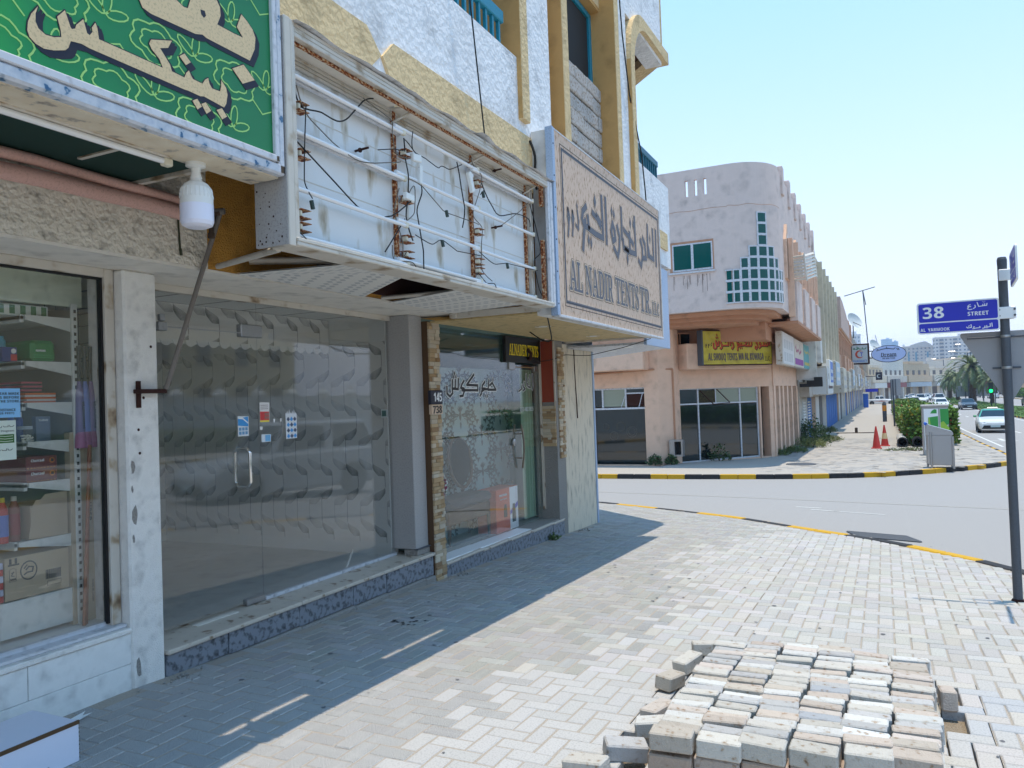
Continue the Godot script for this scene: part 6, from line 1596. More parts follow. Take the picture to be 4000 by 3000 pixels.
func corner_building() -> void:
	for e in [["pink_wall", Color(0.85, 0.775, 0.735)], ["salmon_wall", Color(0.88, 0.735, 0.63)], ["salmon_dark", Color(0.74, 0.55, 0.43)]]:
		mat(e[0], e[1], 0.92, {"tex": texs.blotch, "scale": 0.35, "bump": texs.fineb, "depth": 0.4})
	mat("yellow_face", W(1), 0.6, {"tex": noise_tex("yellowf", 0.02, [[0.0, Color(0.60, 0.52, 0.20)], [0.4, Color(0.72, 0.66, 0.22)], [0.6, Color(0.78, 0.72, 0.22)], [1.0, Color(0.74, 0.70, 0.42)]], 256, 101), "scale": 0.5})
	mat("letter_red", Color(0.74, 0.27, 0.15), 0.6); mat("letter_brown", Color(0.27, 0.20, 0.13), 0.7); mat("letter_grey", Color(0.42, 0.38, 0.36), 0.7)
	mat("glass_shop", Color(0.10, 0.135, 0.135), 0.05, {"spec": 0.8}); mat("glass_pale", Color(0.58, 0.60, 0.53), 0.2)
	var b := thing("pink_corner_building", "pink plastered corner building with a rounded corner across the side street", "building", Vector3(-1, -1, -30))
	var m := MB.new()
	# ground floor
	m.bb(-14, -5.92, -1.3, 4.4, -28.2, -27.7); m.bb(-5.92, -3.94, 1.9, 4.4, -28.2, -27.7); m.bb(-5.92, -3.94, -1.3, -0.97, -28.1, -27.72)
	m.poly(V2([-3.94, 27.7, -3.4, 27.7, -2.95, 28.3, -2.91, 28.9, -3.3, 29.3, -3.94, 29.0]), up_at(-1.3), 5.75)
	obj("ground_wall", m, mats.salmon_wall, b)
	m = MB.new(); m.bb(-14, -3.72, 2.52, 3.36, -27.72, -26.95, 0.03)
	obj("planter_beam", m, mats.salmon_wall, b)
	var ch := Transform3D(Basis(Vector3(0.608, 0, -0.794), Vector3.UP, Vector3(0.794, 0, 0.608)), Vector3(-2.91, 0, -28.9))
	var cb := func(q: MB, s0: float, s1: float, y0: float, y1: float, d0: float, d1: float, bev := 0.0) -> void:
		q.box(ch * Vector3((s0 + s1) / 2, (y0 + y1) / 2, (d0 + d1) / 2), Vector3(s1 - s0, y1 - y0, d1 - d0), ch.basis, bev)
	m = MB.new(); cb.call(m, -0.05, 4.72, 1.78, 3.5, -0.4, 0.0); cb.call(m, 4.0, 4.08, -1.3, 1.78, -0.3, 0.01); cb.call(m, 4.55, 4.75, -1.3, 1.78, -0.4, 0.0)
	obj("corner_lintel", m, mats.salmon_wall, b)
	m = MB.new(); cb.call(m, -0.02, 4.12, 2.49, 3.46, 0.0, 0.55, 0.03)
	obj("corner_beam", m, mats.salmon_wall, b)
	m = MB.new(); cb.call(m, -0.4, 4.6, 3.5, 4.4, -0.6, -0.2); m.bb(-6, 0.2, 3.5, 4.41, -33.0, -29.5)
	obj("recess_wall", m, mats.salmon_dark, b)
	m = MB.new(); cb.call(m, 0.0, 0.55, 3.46, 3.86, -0.1, 0.02); cb.call(m, 3.75, 4.1, 3.5, 3.86, -0.1, 0.02)
	obj("high_window", m, mats.glass_dark, b)
	m = MB.new(); cb.call(m, 0.0, 0.6, 3.86, 3.90, -0.1, 0.04); cb.call(m, -0.04, 0.0, 3.46, 3.9, -0.1, 0.04); cb.call(m, 0.08, 0.11, 3.46, 3.86, -0.1, 0.03)
	obj("high_window_frame", m, mats.salmon_dark, b)
	# shop window of the chamfer
	for bay in [[0.0, 0.92], [0.92, 1.81], [1.81, 3.04], [3.04, 3.97]]:
		m = MB.new(); cb.call(m, bay[0] + 0.03, bay[1] - 0.03, 1.21, 1.74, -0.12, -0.1)
		obj("transom_pane", m, mats.glass_pale if bay[0] > 1.5 else mats.glass_shop, b)
	for bay in [[0.0, 0.95], [0.95, 3.05], [3.05, 3.97]]:
		m = MB.new(); cb.call(m, bay[0] + 0.03, bay[1] - 0.03, -1.0, 1.13, -0.12, -0.1)
		obj("shop_pane", m, mats.glass_shop, b)
	m = MB.new()
	for s in [0.0, 0.93, 3.04, 3.96]: cb.call(m, s - 0.03, s + 0.03, -1.03, 1.78, -0.14, -0.06, 0.005)
	cb.call(m, 1.79, 1.83, 1.2, 1.78, -0.14, -0.07)
	for y in [-1.03, 1.16, 1.745]: cb.call(m, 0.0, 3.99, y, y + 0.06, -0.14, -0.065, 0.005)
	obj("window_frame", m, mats.alu_white, b)
	m = MB.new(); cb.call(m, 0.97, 1.78, 1.2, 1.7, -0.09, -0.08)
	obj("camouflage_cloth", m, mats.camo, b)
	m = MB.new(); m.rod(ch * Vector3(0.98, 1.7, 0.0), ch * Vector3(1.38, 1.16, 0.28), 0.02, 4); m.rod(ch * Vector3(1.8, 1.74, 0.0), ch * Vector3(2.2, 1.2, 0.28), 0.02, 4); m.rod(ch * Vector3(1.38, 1.16, 0.28), ch * Vector3(2.2, 1.2, 0.28), 0.014, 4)
	obj("open_sash", m, mats.rust_dark, b)
	m = MB.new(); cb.call(m, 0.0, 4.6, -1.4, -1.03, -0.3, -0.02)
	obj("plinth", m, mats.salmon_wall, b)
	# glass in the part along the side street
	for pc in [[-5.9, -5.6, 1.2, 1.86, 0], [-5.57, -4.7, 1.2, 1.86, 1], [-4.66, -3.97, 1.72, 1.86, 0], [-4.66, -3.97, 1.2, 1.66, 2]]:
		m = MB.new(); m.bb(pc[0], pc[1], pc[2], pc[3], -27.85, -27.82)
		obj("transom_pane", m, [mats.glass_shop, mats.glass_pale, mats.rust_dark][pc[4]], b)
	obj("shop_pane", bx(-5.9, -3.97, -0.95, 1.1, -27.85, -27.82), mats.glass_shop, b)
	m = MB.new()
	for y in [1.12, 1.87]: m.bb(-5.92, -3.94, y - 0.03, y + 0.04, -27.85, -27.78)
	for x in [-5.585, -4.68]: m.bb(x - 0.03, x + 0.03, 1.12, 1.9, -27.85, -27.775)
	m.bb(-4.66, -3.96, 1.66, 1.71, -27.85, -27.77); m.rod(Vector3(-4.0, 1.7, -27.7), Vector3(-4.1, 1.12, -27.45), 0.015, 4); m.rod(Vector3(-4.66, 1.66, -27.7), Vector3(-4.8, 1.1, -27.5), 0.015, 4)
	obj("window_frame", m, mats.alu_white, b)
	m = MB.new()
	for c in [[-5.5, 0.45, 0.12], [-4.92, 0.45, 0.17], [-4.5, 0.25, 0.2], [-4.5, 0.25, 0.13], [-5.2, 0.1, 0.16]]:
		var rg := PackedVector3Array()
		for k in 15: rg.append(Vector3(c[0] + c[2] * cos(TAU * k / 14), c[1] + c[2] * sin(TAU * k / 14), -27.815))
		m.tube(rg, 0.006, -1, 4)
	obj("chalk_drawing", m, mats.cable_grey, b)
	# pipe and meter box on the pier
	m = MB.new(); m.tube(PackedVector3Array([Vector3(-5.9, 2.45, -27.66), Vector3(-3.6, 2.53, -27.66), Vector3(-2.98, 2.53, -28.2)]), 0.035, -1, 6); m.tube(PackedVector3Array([Vector3(-2.98, 2.53, -28.22), Vector3(-2.98, -0.1, -28.22)]), 0.035, -1, 6)
	obj("pipe", m, mats.salmon_dark, b)
	var mb := thing("meter_box", "grey open meter box on the pier under the pink pipe", "meter box", Vector3(-2.8, -0.66, -28.1))
	m = MB.new(); m.bb(-3.13, -2.64, -0.68, -0.62, -28.2, -27.9); m.bb(-3.13, -2.64, -0.14, -0.08, -28.2, -27.9); m.bb(-3.13, -2.94, -0.62, -0.14, -28.2, -27.9); m.bb(-2.7, -2.64, -0.62, -0.14, -28.2, -27.9)
	obj("case", m, mats.steel, mb); obj("inside", bx(-2.94, -2.7, -0.62, -0.14, -28.2, -28.15), mats.black, mb)
	# upper storey with the rounded corner
	var arcp := arc(-0.5, -28.2, 1.5, 0, 90, 20)
	var foot := V2([-14, 26.7]); foot.append_array(arcp); foot.append_array(V2([1.0, 42.3, -14, 42.3]))
	m = MB.new(); m.poly(foot, up_at(4.42), 3.5)
	obj("upper_wall", m, mats.pink_wall, b)
	m = MB.new()
	var xs := [-14.0, -1.92, -1.82, -1.60, -1.50, -1.28, -1.18, -0.5]
	for k in 7:
		if k % 2 == 0: m.bb(xs[k], xs[k + 1], 7.92, 9.36, -26.85, -26.7)
		else:
			m.bb(xs[k], xs[k + 1], 7.92, 8.43, -26.85, -26.7); m.bb(xs[k], xs[k + 1], 8.99, 9.36, -26.85, -26.7)
	var ring := arcp.duplicate(); var inn := arc(-0.5, -28.2, 1.35, 90, 0, 20)
	ring.append_array(inn)
	m.poly(ring, up_at(7.92), 1.44)
	m.bb(0.85, 1.0, 7.92, 9.3, -42.3, -28.2); m.bb(-14, 1.0, 7.92, 9.0, -42.3, -42.1)
	obj("parapet", m, mats.pink_wall, b)
	for k in 7:
		m = MB.new(); var z := -28.9 - k * 2.25; m.bb(0.82, 1.08, 8.6, 9.62 + k * 0.03, z - 0.45, z, 0.02)
		obj("merlon", m, mats.pink_wall, b)
	m = MB.new()
	var cp := PackedVector3Array()
	for k in 14: cp.append(Vector3(-6.0 + k * 0.42, 7.93 + 0.02 * sin(k * 2.3), -26.698))
	for p in arcp: cp.append(Vector3(p.x, 7.93 + 0.02 * sin(p.x * 9.0), -p.y + 0.003))
	m.tube(cp, 0.007, -1, 4)
	obj("crack", m, mats.salmon_dark, b)
	# brown mouldings under the overhang
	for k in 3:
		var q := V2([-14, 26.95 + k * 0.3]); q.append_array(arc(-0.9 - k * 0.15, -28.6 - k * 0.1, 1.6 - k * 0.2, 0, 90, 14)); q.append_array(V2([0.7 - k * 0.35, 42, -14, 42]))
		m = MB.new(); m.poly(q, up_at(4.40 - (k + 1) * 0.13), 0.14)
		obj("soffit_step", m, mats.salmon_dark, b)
	# two pane window
	m = MB.new(); m.bb(-2.55, -1.02, 5.8, 6.88, -26.72, -26.692)
	obj("window_recess", m, mats.salmon_dark, b)
	var wn := obj("window", bx(-2.45, -1.06, 5.85, 6.80, -26.70, -26.68), mats.alu_white, b)
	for k in 2: obj("pane", bx(-2.40 + k * 0.69, -1.80 + k * 0.69, 5.91, 6.75, -26.69, -26.675), mats.glass_bottle, wn)
	m = MB.new(); m.bb(-2.6, -1.0, 5.76, 5.82, -26.7, -26.63)
	obj("sill", m, mats.alu_white, wn)
	for k in 18:
		m = MB.new(); var x := rng.randf_range(-2.5, -1.0); m.bb(x, x + 0.012, 5.76 - rng.randf_range(0.1, 0.7), 5.70, -26.7, -26.697)
		obj("drip_stain", m, mats.drip, b)
	# stepped green glass blocks round the corner
	var cols := [[-0.66, -0.40, 3], [-0.40, -0.16, 3], [0.0, 0.0, 4], [0.0, 0.0, 5], [0.0, 0.0, 8], [0.0, 0.0, 5], [0.0, 0.0, 4], [0.0, 0.0, 3], [0.0, 0.0, 3]]
	var ang := [-6.0, 3.2, 12.7, 23.5, 35.6, 49.8, 61.4, 70.6, 78.0, 86.0]
	var gl := obj("glass_block_window", MB.new(), mats.alu_white, b)
	m = MB.new()
	for k in 9:
		var a0: float = ang[k]; var a1: float = ang[k + 1]
		for row: int in cols[k][2]:
			var y := 4.60 + row * 0.383
			for part in 2:
				var r0 := 1.50; var r1 := 1.545 if part == 0 else 1.535
				var da := 0.0 if part == 0 else 1.6
				var dy := 0.0 if part == 0 else 0.045
				var q := PackedVector2Array()
				if a0 < 0.0 and k < 1:
					q = V2([-0.66 + dy, 26.75, -0.415 - dy, 26.75, -0.415 - dy, 26.7 - (r1 - 1.5), -0.66 + dy, 26.7 - (r1 - 1.5)])
				else:
					q = arc(-0.5, -28.2, r1, a0 + da, a1 - da, 3); q.append_array(arc(-0.5, -28.2, 1.46, a1 - da, a0 + da, 3))
				if part == 0:
					# frame: four bars
					var o := arc(-0.5, -28.2, r1, a0, a0 + 1.6, 1); o.append_array(arc(-0.5, -28.2, 1.46, a0 + 1.6, a0, 1))
					if k > 0:
						m.poly(o, up_at(y), 0.383)
						o = arc(-0.5, -28.2, r1, a1 - 1.6, a1, 1); o.append_array(arc(-0.5, -28.2, 1.46, a1, a1 - 1.6, 1)); m.poly(o, up_at(y), 0.383)
					m.poly(q, up_at(y), 0.04); m.poly(q, up_at(y + 0.343), 0.04)
				else:
					var pm := MB.new(); pm.poly(q, up_at(y + dy), 0.383 - 2 * dy)
					obj("pane", pm, mats.glass_bottle, gl)
	gl.mesh = m.mesh()
	# long side: ribs, gabled windows, balcony boxes
	for k in 4:
		var z := -29.0 - k * 3.3
		m = MB.new(); m.poly(V2([-z, 5.6, -z + 0.9, 5.6, -z + 0.9, 7.0, -z + 0.45, 7.62, -z, 7.0]), facade(1.0), 0.10)
		obj("gabled_frame", m, mats.salmon_wall, b)
		m = MB.new(); m.poly(V2([-z + 0.15, 5.6, -z + 0.75, 5.6, -z + 0.75, 6.9, -z + 0.45, 7.3, -z + 0.15, 6.9]), facade(1.1), 0.004)
		obj("window", m, mats.glass_dark, b)
		m = MB.new(); m.bb(1.0, 1.3, 4.15, 5.72, z - 2.9 - 0.2, z - 1.2, 0.02)
		obj("balcony_front", m, mats.pink_wall, b)
		m = MB.new(); m.bb(1.0, 1.22, 4.3, 7.2, z - 1.15, z - 0.95); m.bb(1.0, 1.22, 4.3, 7.4, z - 3.2, z - 3.1)
		obj("rib", m, mats.salmon_wall, b)
	m = MB.new(); m.bb(-0.2, 1.28, 4.05, 4.16, -42.3, -30.2)
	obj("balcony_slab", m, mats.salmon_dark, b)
	m = MB.new(); m.bb(-14.0, 0.0, -1.6, 4.42, -42.3, -42.0); m.bb(-0.3, 0.0, 1.8, 4.42, -42.2, -32.8); m.bb(-14, -13.8, -1.6, 4.42, -42.0, -27.8)
	obj("long_wall", m, mats.salmon_wall, b)
	for z in [-33.0, -34.6, -36.0, -37.7, -39.6, -42.0]:
		m = MB.new(); m.bb(-0.35, 0.02, -1.7, 1.8, z - 0.28, z + 0.28)
		obj("shop_pier", m, mats.salmon_wall, b)
	for k in 5:
		var z := -33.3 - k * 1.66
		m = MB.new(); m.bb(-0.25, -0.23, -1.4, 1.75, z - 1.1, z)
		obj("shop_pane", m, mats.glass_shop, b)
		m = MB.new(); m.bb(-0.24, -0.19, -1.4, 1.75, z - 0.03, z + 0.02); m.bb(-0.24, -0.19, 1.0, 1.06, z - 1.1, z); m.bb(-0.2, -0.14, -0.4, 0.4, z - 0.9, z - 0.86)
		obj("pane_frame", m, mats.alu_white, b)
	# louvred cage of an air conditioner
	var ac := thing("louvre_cage", "pale slatted cage of an air conditioner tilting off the pink wall", "louvre cage", Vector3(1.4, 5.7, -30.6))
	var lb := Basis(Vector3.UP, -0.25) * Basis(Vector3.RIGHT, 0.22)
	for k in 8:
		m = MB.new(); m.box(Vector3(1.38, 5.78, -30.7) + lb * Vector3(0, k * 0.12, 0.55), Vector3(0.85, 0.075, 0.02), lb * Basis(Vector3.RIGHT, 0.5)); obj("slat", m, mats.beam_smooth, ac)
		m = MB.new(); m.box(Vector3(1.38, 5.78, -30.7) + lb * Vector3(0.42, k * 0.12, 0.0), Vector3(0.02, 0.075, 1.1), lb * Basis(Vector3.BACK, 0.5)); obj("slat", m, mats.beam_smooth, ac)
	m = MB.new()
	for c in [Vector3(-0.42, 0.42, 0.55), Vector3(0.42, 0.42, 0.55), Vector3(0.42, 0.42, -0.55)]: m.box(Vector3(1.38, 5.78, -30.7) + lb * c, Vector3(0.05, 1.0, 0.05), lb)
	obj("corner_post", m, mats.beam_smooth, ac)
	obj("cooler", bx(1.02, 1.5, 5.85, 6.45, -31.1, -30.4, 0.03), mats.alu_white, ac)
	# yellow sign on the chamfer
	var s := thing("yellow_shop_sign", "weathered yellow sign reading AL SHOUQ TENTS WA AL KOWASA LLC", "shop sign", ch * Vector3(2.25, 2.64, 0.6))
	m = MB.new(); cb.call(m, 0.46, 3.98, 2.62, 3.94, 0.55, 0.80)
	obj("box", m, mats.rust_dark, s)
	m = MB.new(); cb.call(m, 0.50, 3.94, 2.66, 3.90, 0.80, 0.815)
	obj("face_panel", m, mats.yellow_face, s)
	m = MB.new(); cb.call(m, 0.455, 0.52, 2.62, 3.94, 0.56, 0.82)
	obj("end_frame", m, mats.steel_pole, s)
	var st := ch * Transform3D(Basis.IDENTITY, Vector3(0.52, 2.64, 0.816))
	var w := func(l: Array) -> Array:   # picture of the sign: 1 unit = its width
		var o := []
		for e in l:
			var r := []
			for i in range(0, e.size(), 2):
				r.append((e[i] - 185.0) / 1820.0 * 3.4); r.append((1060.0 - e[i + 1]) / 900.0 * 1.24)
			o.append(r)
		return o
	var A: Array = w.call([[1965, 290, 1965, 520], [1905, 290, 1920, 500, 1905, 540, 1760, 535, 1690, 540], [1860, 470, 1855, 535], [1800, 450, 1800, 530], [1705, 400, 1680, 470, 1715, 480, 1715, 560, 1670, 600], [1615, 400, 1590, 450, 1620, 480, 1630, 560, 1590, 630, 1560, 600, 1565, 550], [1455, 290, 1465, 500, 1450, 540, 1300, 540], [1385, 290, 1390, 530], [1250, 390, 1330, 450, 1290, 520, 1150, 540], [1180, 470, 1180, 530], [1110, 410, 1070, 440, 1085, 500, 1120, 480, 1140, 540, 1090, 560, 1080, 660], [955, 400, 935, 450, 965, 480, 975, 560, 940, 620, 920, 600], [885, 290, 890, 520], [825, 290, 835, 530, 650, 530], [770, 290, 720, 340, 760, 420], [655, 400, 640, 460, 665, 500, 670, 580, 640, 620, 620, 600], [590, 420, 585, 530, 530, 540, 520, 600, 480, 620, 445, 580, 445, 470], [545, 450, 540, 530], [512, 400, 515, 530]])
	var Dd := []
	for d in [[1810, 250], [1785, 310], [1835, 310], [1580, 310], [1615, 310], [1270, 320], [1150, 600], [1195, 600], [540, 240], [520, 315], [560, 315]]: Dd.append([(d[0] - 185.0) / 1820.0 * 3.4, (1060.0 - d[1]) / 900.0 * 1.24, 6])
	var S2: Array = w.call([[405, 460, 385, 500, 400, 540, 380, 550], [345, 500, 315, 510, 325, 540, 345, 530], [320, 540, 315, 600], [270, 500, 250, 520, 262, 545, 275, 530], [258, 545, 255, 600]])
	obj("letter_edge", strokes(A, 0.055, st * Transform3D(Basis.IDENTITY, Vector3(0.02, -0.02, 0)), 0.002, Dd, 0.012), mats.letter_brown, s)
	obj("lettering", strokes(A, 0.05, st, 0.006, Dd), mats.letter_red, s); obj("lettering", strokes(S2, 0.03, st, 0.004), mats.letter_brown, s)
	for k in 2: write("AL SHOUQ TENTS WA AL KOWASA", "Droid Sans", 700, st * Transform3D(Basis.IDENTITY, Vector3(1.62 - k * 0.015, 0.265 + k * 0.012, 0.001 + k * 0.004)), Vector2(2.78, 0.33), [mats.letter_brown, mats.letter_grey][k], s)
	write("LLC", "Droid Sans", 700, st * Transform3D(Basis.IDENTITY, Vector3(3.19, 0.22, 0.002)), Vector2(0.24, 0.18), mats.letter_brown, s)
	# row of sign boxes along the long side
	var sg := [["white_sign_box", "blank peeling white sign box with a grey end above the glass doors", -31.2, -35.4, Color(0.66, 0.65, 0.62), 3.9], ["faded_sign_box", "faded cream sign box with purple stripe beside the blank white one", -35.5, -39.8, Color(0.62, 0.56, 0.47), 3.88], ["teal_sign_box", "teal sign box at the far end of the pink building", -39.9, -43.6, Color(0.14, 0.36, 0.36), 3.86]]
	for k in 3:
		var e: Array = sg[k]
		var t := thing(e[0], e[1], "sign box", Vector3(0.5, 2.62, (e[2] + e[3]) / 2))
		obj("box", bx(0.33, 0.57, 2.6, e[5], e[3], e[2], 0.01), mats.alu_dirty if k == 0 else mats.alu_grey, t)
		m = MB.new(); m.col = e[4]; m.bb(0.57, 0.60, 2.64, e[5] - 0.04, e[3] + 0.03, e[2] - 0.03); obj("face_panel", m, mats.matt, t)
		if k == 1:
			m = MB.new(); m.col = Color(0.30, 0.08, 0.30); m.bb(0.60, 0.604, 2.72, 3.0, e[3] + 0.3, e[2] - 0.2); obj("stripe", m, mats.matt, t)
			m = MB.new(); m.col = Color(0.42, 0.12, 0.2); m.pen(V2([36.0, 3.5, 36.6, 3.3, 37.2, 3.42, 37.8, 3.25, 38.6, 3.4]), 0.1, facade(0.6), 0.004); m.pen(V2([36.3, 3.6, 36.3, 3.3]), 0.09, facade(0.6), 0.004); m.pen(V2([38.0, 3.65, 38.1, 3.3]), 0.09, facade(0.6), 0.004); obj("lettering", m, mats.matt, t)
		if k == 0:
			m = MB.new(); m.col = Color(0.52, 0.52, 0.5)
			for i in 4:
				for j in 2: m.bb(0.60, 0.603, 2.75 + j * 0.5, 3.1 + j * 0.5, -32.2 - i * 0.85, -31.6 - i * 0.85)
			obj("ghost_letters", m, mats.matt, t)
		if k == 2:
			m = MB.new(); m.col = Color(0.5, 0.42, 0.12); m.pen(V2([40.4, 3.5, 41.2, 3.4, 42.0, 3.5, 43.0, 3.4]), 0.1, facade(0.6), 0.004); m.bb(0.60, 0.604, 2.8, 2.95, -43.2, -40.2); obj("lettering", m, mats.matt, t)

func street_row() -> void:
	# the other shop houses down the street: ground floor shops, sign boxes, a storey above
	var spec := [
		["cream_shop_house", "cream shop house with tall pointed arches beside the pink corner building", -43.0, -62.0, 8.4, Color(0.62, 0.54, 0.40), Color(0.70, 0.67, 0.60), 0],
		["rose_shop_house", "rose coloured shop house with a curved cornice beyond the cream arches", -62.3, -92.0, 8.3, Color(0.58, 0.42, 0.36), Color(0.60, 0.36, 0.24), 1],
		["white_shop_house", "white and grey shop house beyond the rose coloured cornice", -92.3, -118.0, 7.4, Color(0.62, 0.60, 0.57), Color(0.50, 0.46, 0.42), 2],
		["tan_shop_house", "tan shop house with a stained patch in the middle of the row", -118.3, -140.0, 6.6, Color(0.50, 0.36, 0.23), Color(0.46, 0.32, 0.22), 2],
		["grey_shop_house", "grey flat roofed shop house past the tan one", -140.3, -166.0, 6.4, Color(0.47, 0.44, 0.38), Color(0.42, 0.37, 0.31), 2],
		["sand_shop_house", "sand coloured shop house where the street begins to bend", -166.3, -192.0, 6.6, Color(0.58, 0.48, 0.34), Color(0.5, 0.4, 0.3), 2]]
	for e in spec:
		var z0: float = e[2]; var z1: float = e[3]; var h: float = e[4]
		var b := thing(e[0], e[1], "shop house", Vector3(0, gy(z0), (z0 + z1) / 2))
		var m := MB.new(); m.col = e[5]; m.bb(-12, 0.9, 3.0, h, z1, z0, 0.05); obj("upper_wall", m, mats.wall_vc, b)
		m = MB.new(); m.col = Color(0.52, 0.47, 0.40); m.bb(-12, 0.0, -2.2, 3.0, z1, z0); m.bb(0.0, 0.5, 1.2, 2.0, z1, z0 - 0.4); obj("ground_wall", m, mats.wall_vc, b)
		m = MB.new(); m.col = e[5] * 0.9; m.bb(-12.1, 1.0, h, h + 0.35, z1 + 0.2, z0 - 0.2); obj("parapet", m, mats.wall_vc, b)
		var n := int((z0 - z1) / 3.0)
		for k in n:
			var z := z0 - 1.2 - k * 3.0
			m = MB.new(); m.col = [Color(0.55, 0.55, 0.53), Color(0.03, 0.14, 0.40), Color(0.10, 0.10, 0.10), Color(0.30, 0.2, 0.13), Color(0.42, 0.42, 0.4)][(k * 7 + int(h * 10)) % 5]
			if e[7] == 1 and k < 4: m.col = Color(0.02, 0.13, 0.42)
			m.bb(-0.02, 0.05, -2.0, 1.1, z - 2.9, z - 0.3)
			obj("shutter", m, mats.matt, b)
			m = MB.new(); m.col = Color(0.62, 0.6, 0.56); m.bb(0.0, 0.03, -2.0, 1.2, z - 0.3, z - 0.02); obj("door_pier", m, mats.wall_vc, b)
			if k < 2 and e[7] == 0:
				for j in 12:
					m = MB.new(); m.col = Color(0.66, 0.66, 0.63); m.box(Vector3(0.04, -0.9 + j * 0.16, z - 1.1), Vector3(0.05, 0.1, 1.5), Basis(Vector3.BACK, 0.5)); obj("louvre", m, mats.matt, b)
			m = MB.new(); m.col = Color(0.05, 0.055, 0.065)
			if e[7] == 0:
				var pz := -z + 0.6
				m.poly(V2([pz - 0.5, 3.4, pz + 0.5, 3.4, pz + 0.5, 6.3, pz + 0.35, 6.9, pz, 7.3, pz - 0.35, 6.9, pz - 0.5, 6.3]), facade(0.9), 0.01)
				obj("arched_window", m, mats.paint, b)
				m = MB.new(); m.col = e[5] * 1.05; m.bb(0.9, 1.25, 3.0, h + 0.2, z - 1.5, z - 1.25); obj("fin", m, mats.wall_vc, b)
				m = MB.new(); m.col = Color(0.68, 0.66, 0.62); m.bb(0.9, 1.1, 3.0, 4.3, z - 1.2, z + 0.1); obj("parapet_box", m, mats.wall_vc, b)
			else:
				m.bb(0.9, 0.92, 4.3, 5.9, z - 1.6, z - 0.5); obj("window", m, mats.paint, b)
				m = MB.new(); m.col = e[6]; m.bb(0.9, 1.15 + 0.25 * (k % 2), 3.0, 4.2 + 0.4 * ((k * 3) % 3), z - 2.1, z - 0.2, 0.03); obj("balcony_front", m, mats.wall_vc, b)
				m = MB.new(); m.col = e[6] * 1.1; m.bb(0.9, 1.2, 3.0, h - 0.6 * (k % 2), z - 2.5, z - 2.2); obj("rib", m, mats.wall_vc, b)
		if e[7] == 1:
			for k in 4:
				m = MB.new(); m.col = e[6]; m.bb(-12, 1.0 + k * 0.12, 5.6 + k * 0.14, 5.76 + k * 0.14, z1, z0, 0.03); obj("cornice", m, mats.wall_vc, b)
			m = MB.new(); m.col = e[5]; m.poly(V2([62.3, 6.1, 78.0, 6.1, 78.0, 7.2, 72.0, 8.0, 66.0, 8.4, 62.3, 8.45]), facade(0.95), 0.45); obj("curved_cornice", m, mats.wall_vc, b)
		# sign boxes, all different
		var names := ["white", "grey", "pale blue", "cream", "dark", "blue"]
		var ccs := [Color(0.66, 0.66, 0.64), Color(0.45, 0.45, 0.44), Color(0.46, 0.55, 0.62), Color(0.60, 0.55, 0.44), Color(0.13, 0.10, 0.10), Color(0.10, 0.20, 0.50)]
		var ns := int((z0 - z1) / 6.0)
		for k in ns:
			var z := z0 - 2.6 - k * 6.2
			var ci := (k * 5 + int(h * 7)) % 6
			if e[7] == 0: ci = [0, 2, 3][k % 3]
			var t := thing("row_sign_box", "%s sign box over shop %s of the %s" % [names[ci], ["one", "two", "three", "four", "five"][k % 5], str(e[0]).replace("_", " ")], "sign box", Vector3(1.0, 1.5, z - 2))
			var y0 := 1.25 + 0.25 * ((k * 3 + ci) % 3)
			obj("box", bx(0.1, 1.25 + 0.15 * (k % 3), y0, y0 + 1.6 + 0.2 * (ci % 2), z - 5.0, z, 0.02), mats.alu_dirty, t)
			m = MB.new(); m.col = ccs[ci]; m.bb(1.26 + 0.15 * (k % 3), 1.29 + 0.15 * (k % 3), y0 + 0.06, y0 + 1.5 + 0.2 * (ci % 2), z - 4.94, z - 0.06); m.bb(0.2, 1.2, y0 + 0.06, y0 + 1.5, z, z + 0.012); obj("face_panel", m, mats.matt, t)
			m = MB.new(); m.col = ccs[(ci + 4) % 6]; m.bb(1.29 + 0.15 * (k % 3), 1.295 + 0.15 * (k % 3), y0 + 0.9, y0 + 1.2, z - 4.2, z - 0.8); m.bb(1.29 + 0.15 * (k % 3), 1.295 + 0.15 * (k % 3), y0 + 0.35, y0 + 0.55, z - 4.4, z - 0.6); obj("lettering", m, mats.matt, t)
	# white gable wall and dark stepped bracket facing the side of the pink building
	var m2 := MB.new(); m2.col = Color(0.70, 0.68, 0.63); m2.bb(-12, 0.95, 2.1, 6.0, -42.98, -42.8)
	tag(obj("white_gable_wall", m2, mats.wall_vc), "blank white end wall above the stepped black bracket", "wall")
	m2 = MB.new(); m2.col = Color(0.03, 0.03, 0.03)
	for k in 3: m2.bb(0.1 + k * 0.35, 1.2, 1.72 + k * 0.16, 1.9 + k * 0.16, -43.1, -42.7)
	tag(obj("stepped_bracket", m2, mats.matt), "black stepped bracket under the blank white end wall", "bracket")
	var sb := thing("blue_and_white_sign_box", "white sign box with a blue print and torn lining beside the white end wall", "sign box", Vector3(0.9, 1.7, -48))
	obj("box", bx(0.95, 1.35, 1.75, 3.25, -50.0, -46.6, 0.01), mats.white_plastic, sb)
	m2 = MB.new(); m2.col = Color(0.16, 0.25, 0.55); m2.bb(1.35, 1.36, 1.95, 3.15, -49.8, -47.4); obj("blue_print", m2, mats.matt, sb)
	m2 = MB.new(); m2.col = Color(0.5, 0.55, 0.65); m2.bb(1.36, 1.365, 2.1, 2.3, -49.6, -47.6); m2.bb(1.36, 1.365, 2.5, 2.7, -49.6, -47.6); obj("lettering", m2, mats.matt, sb)
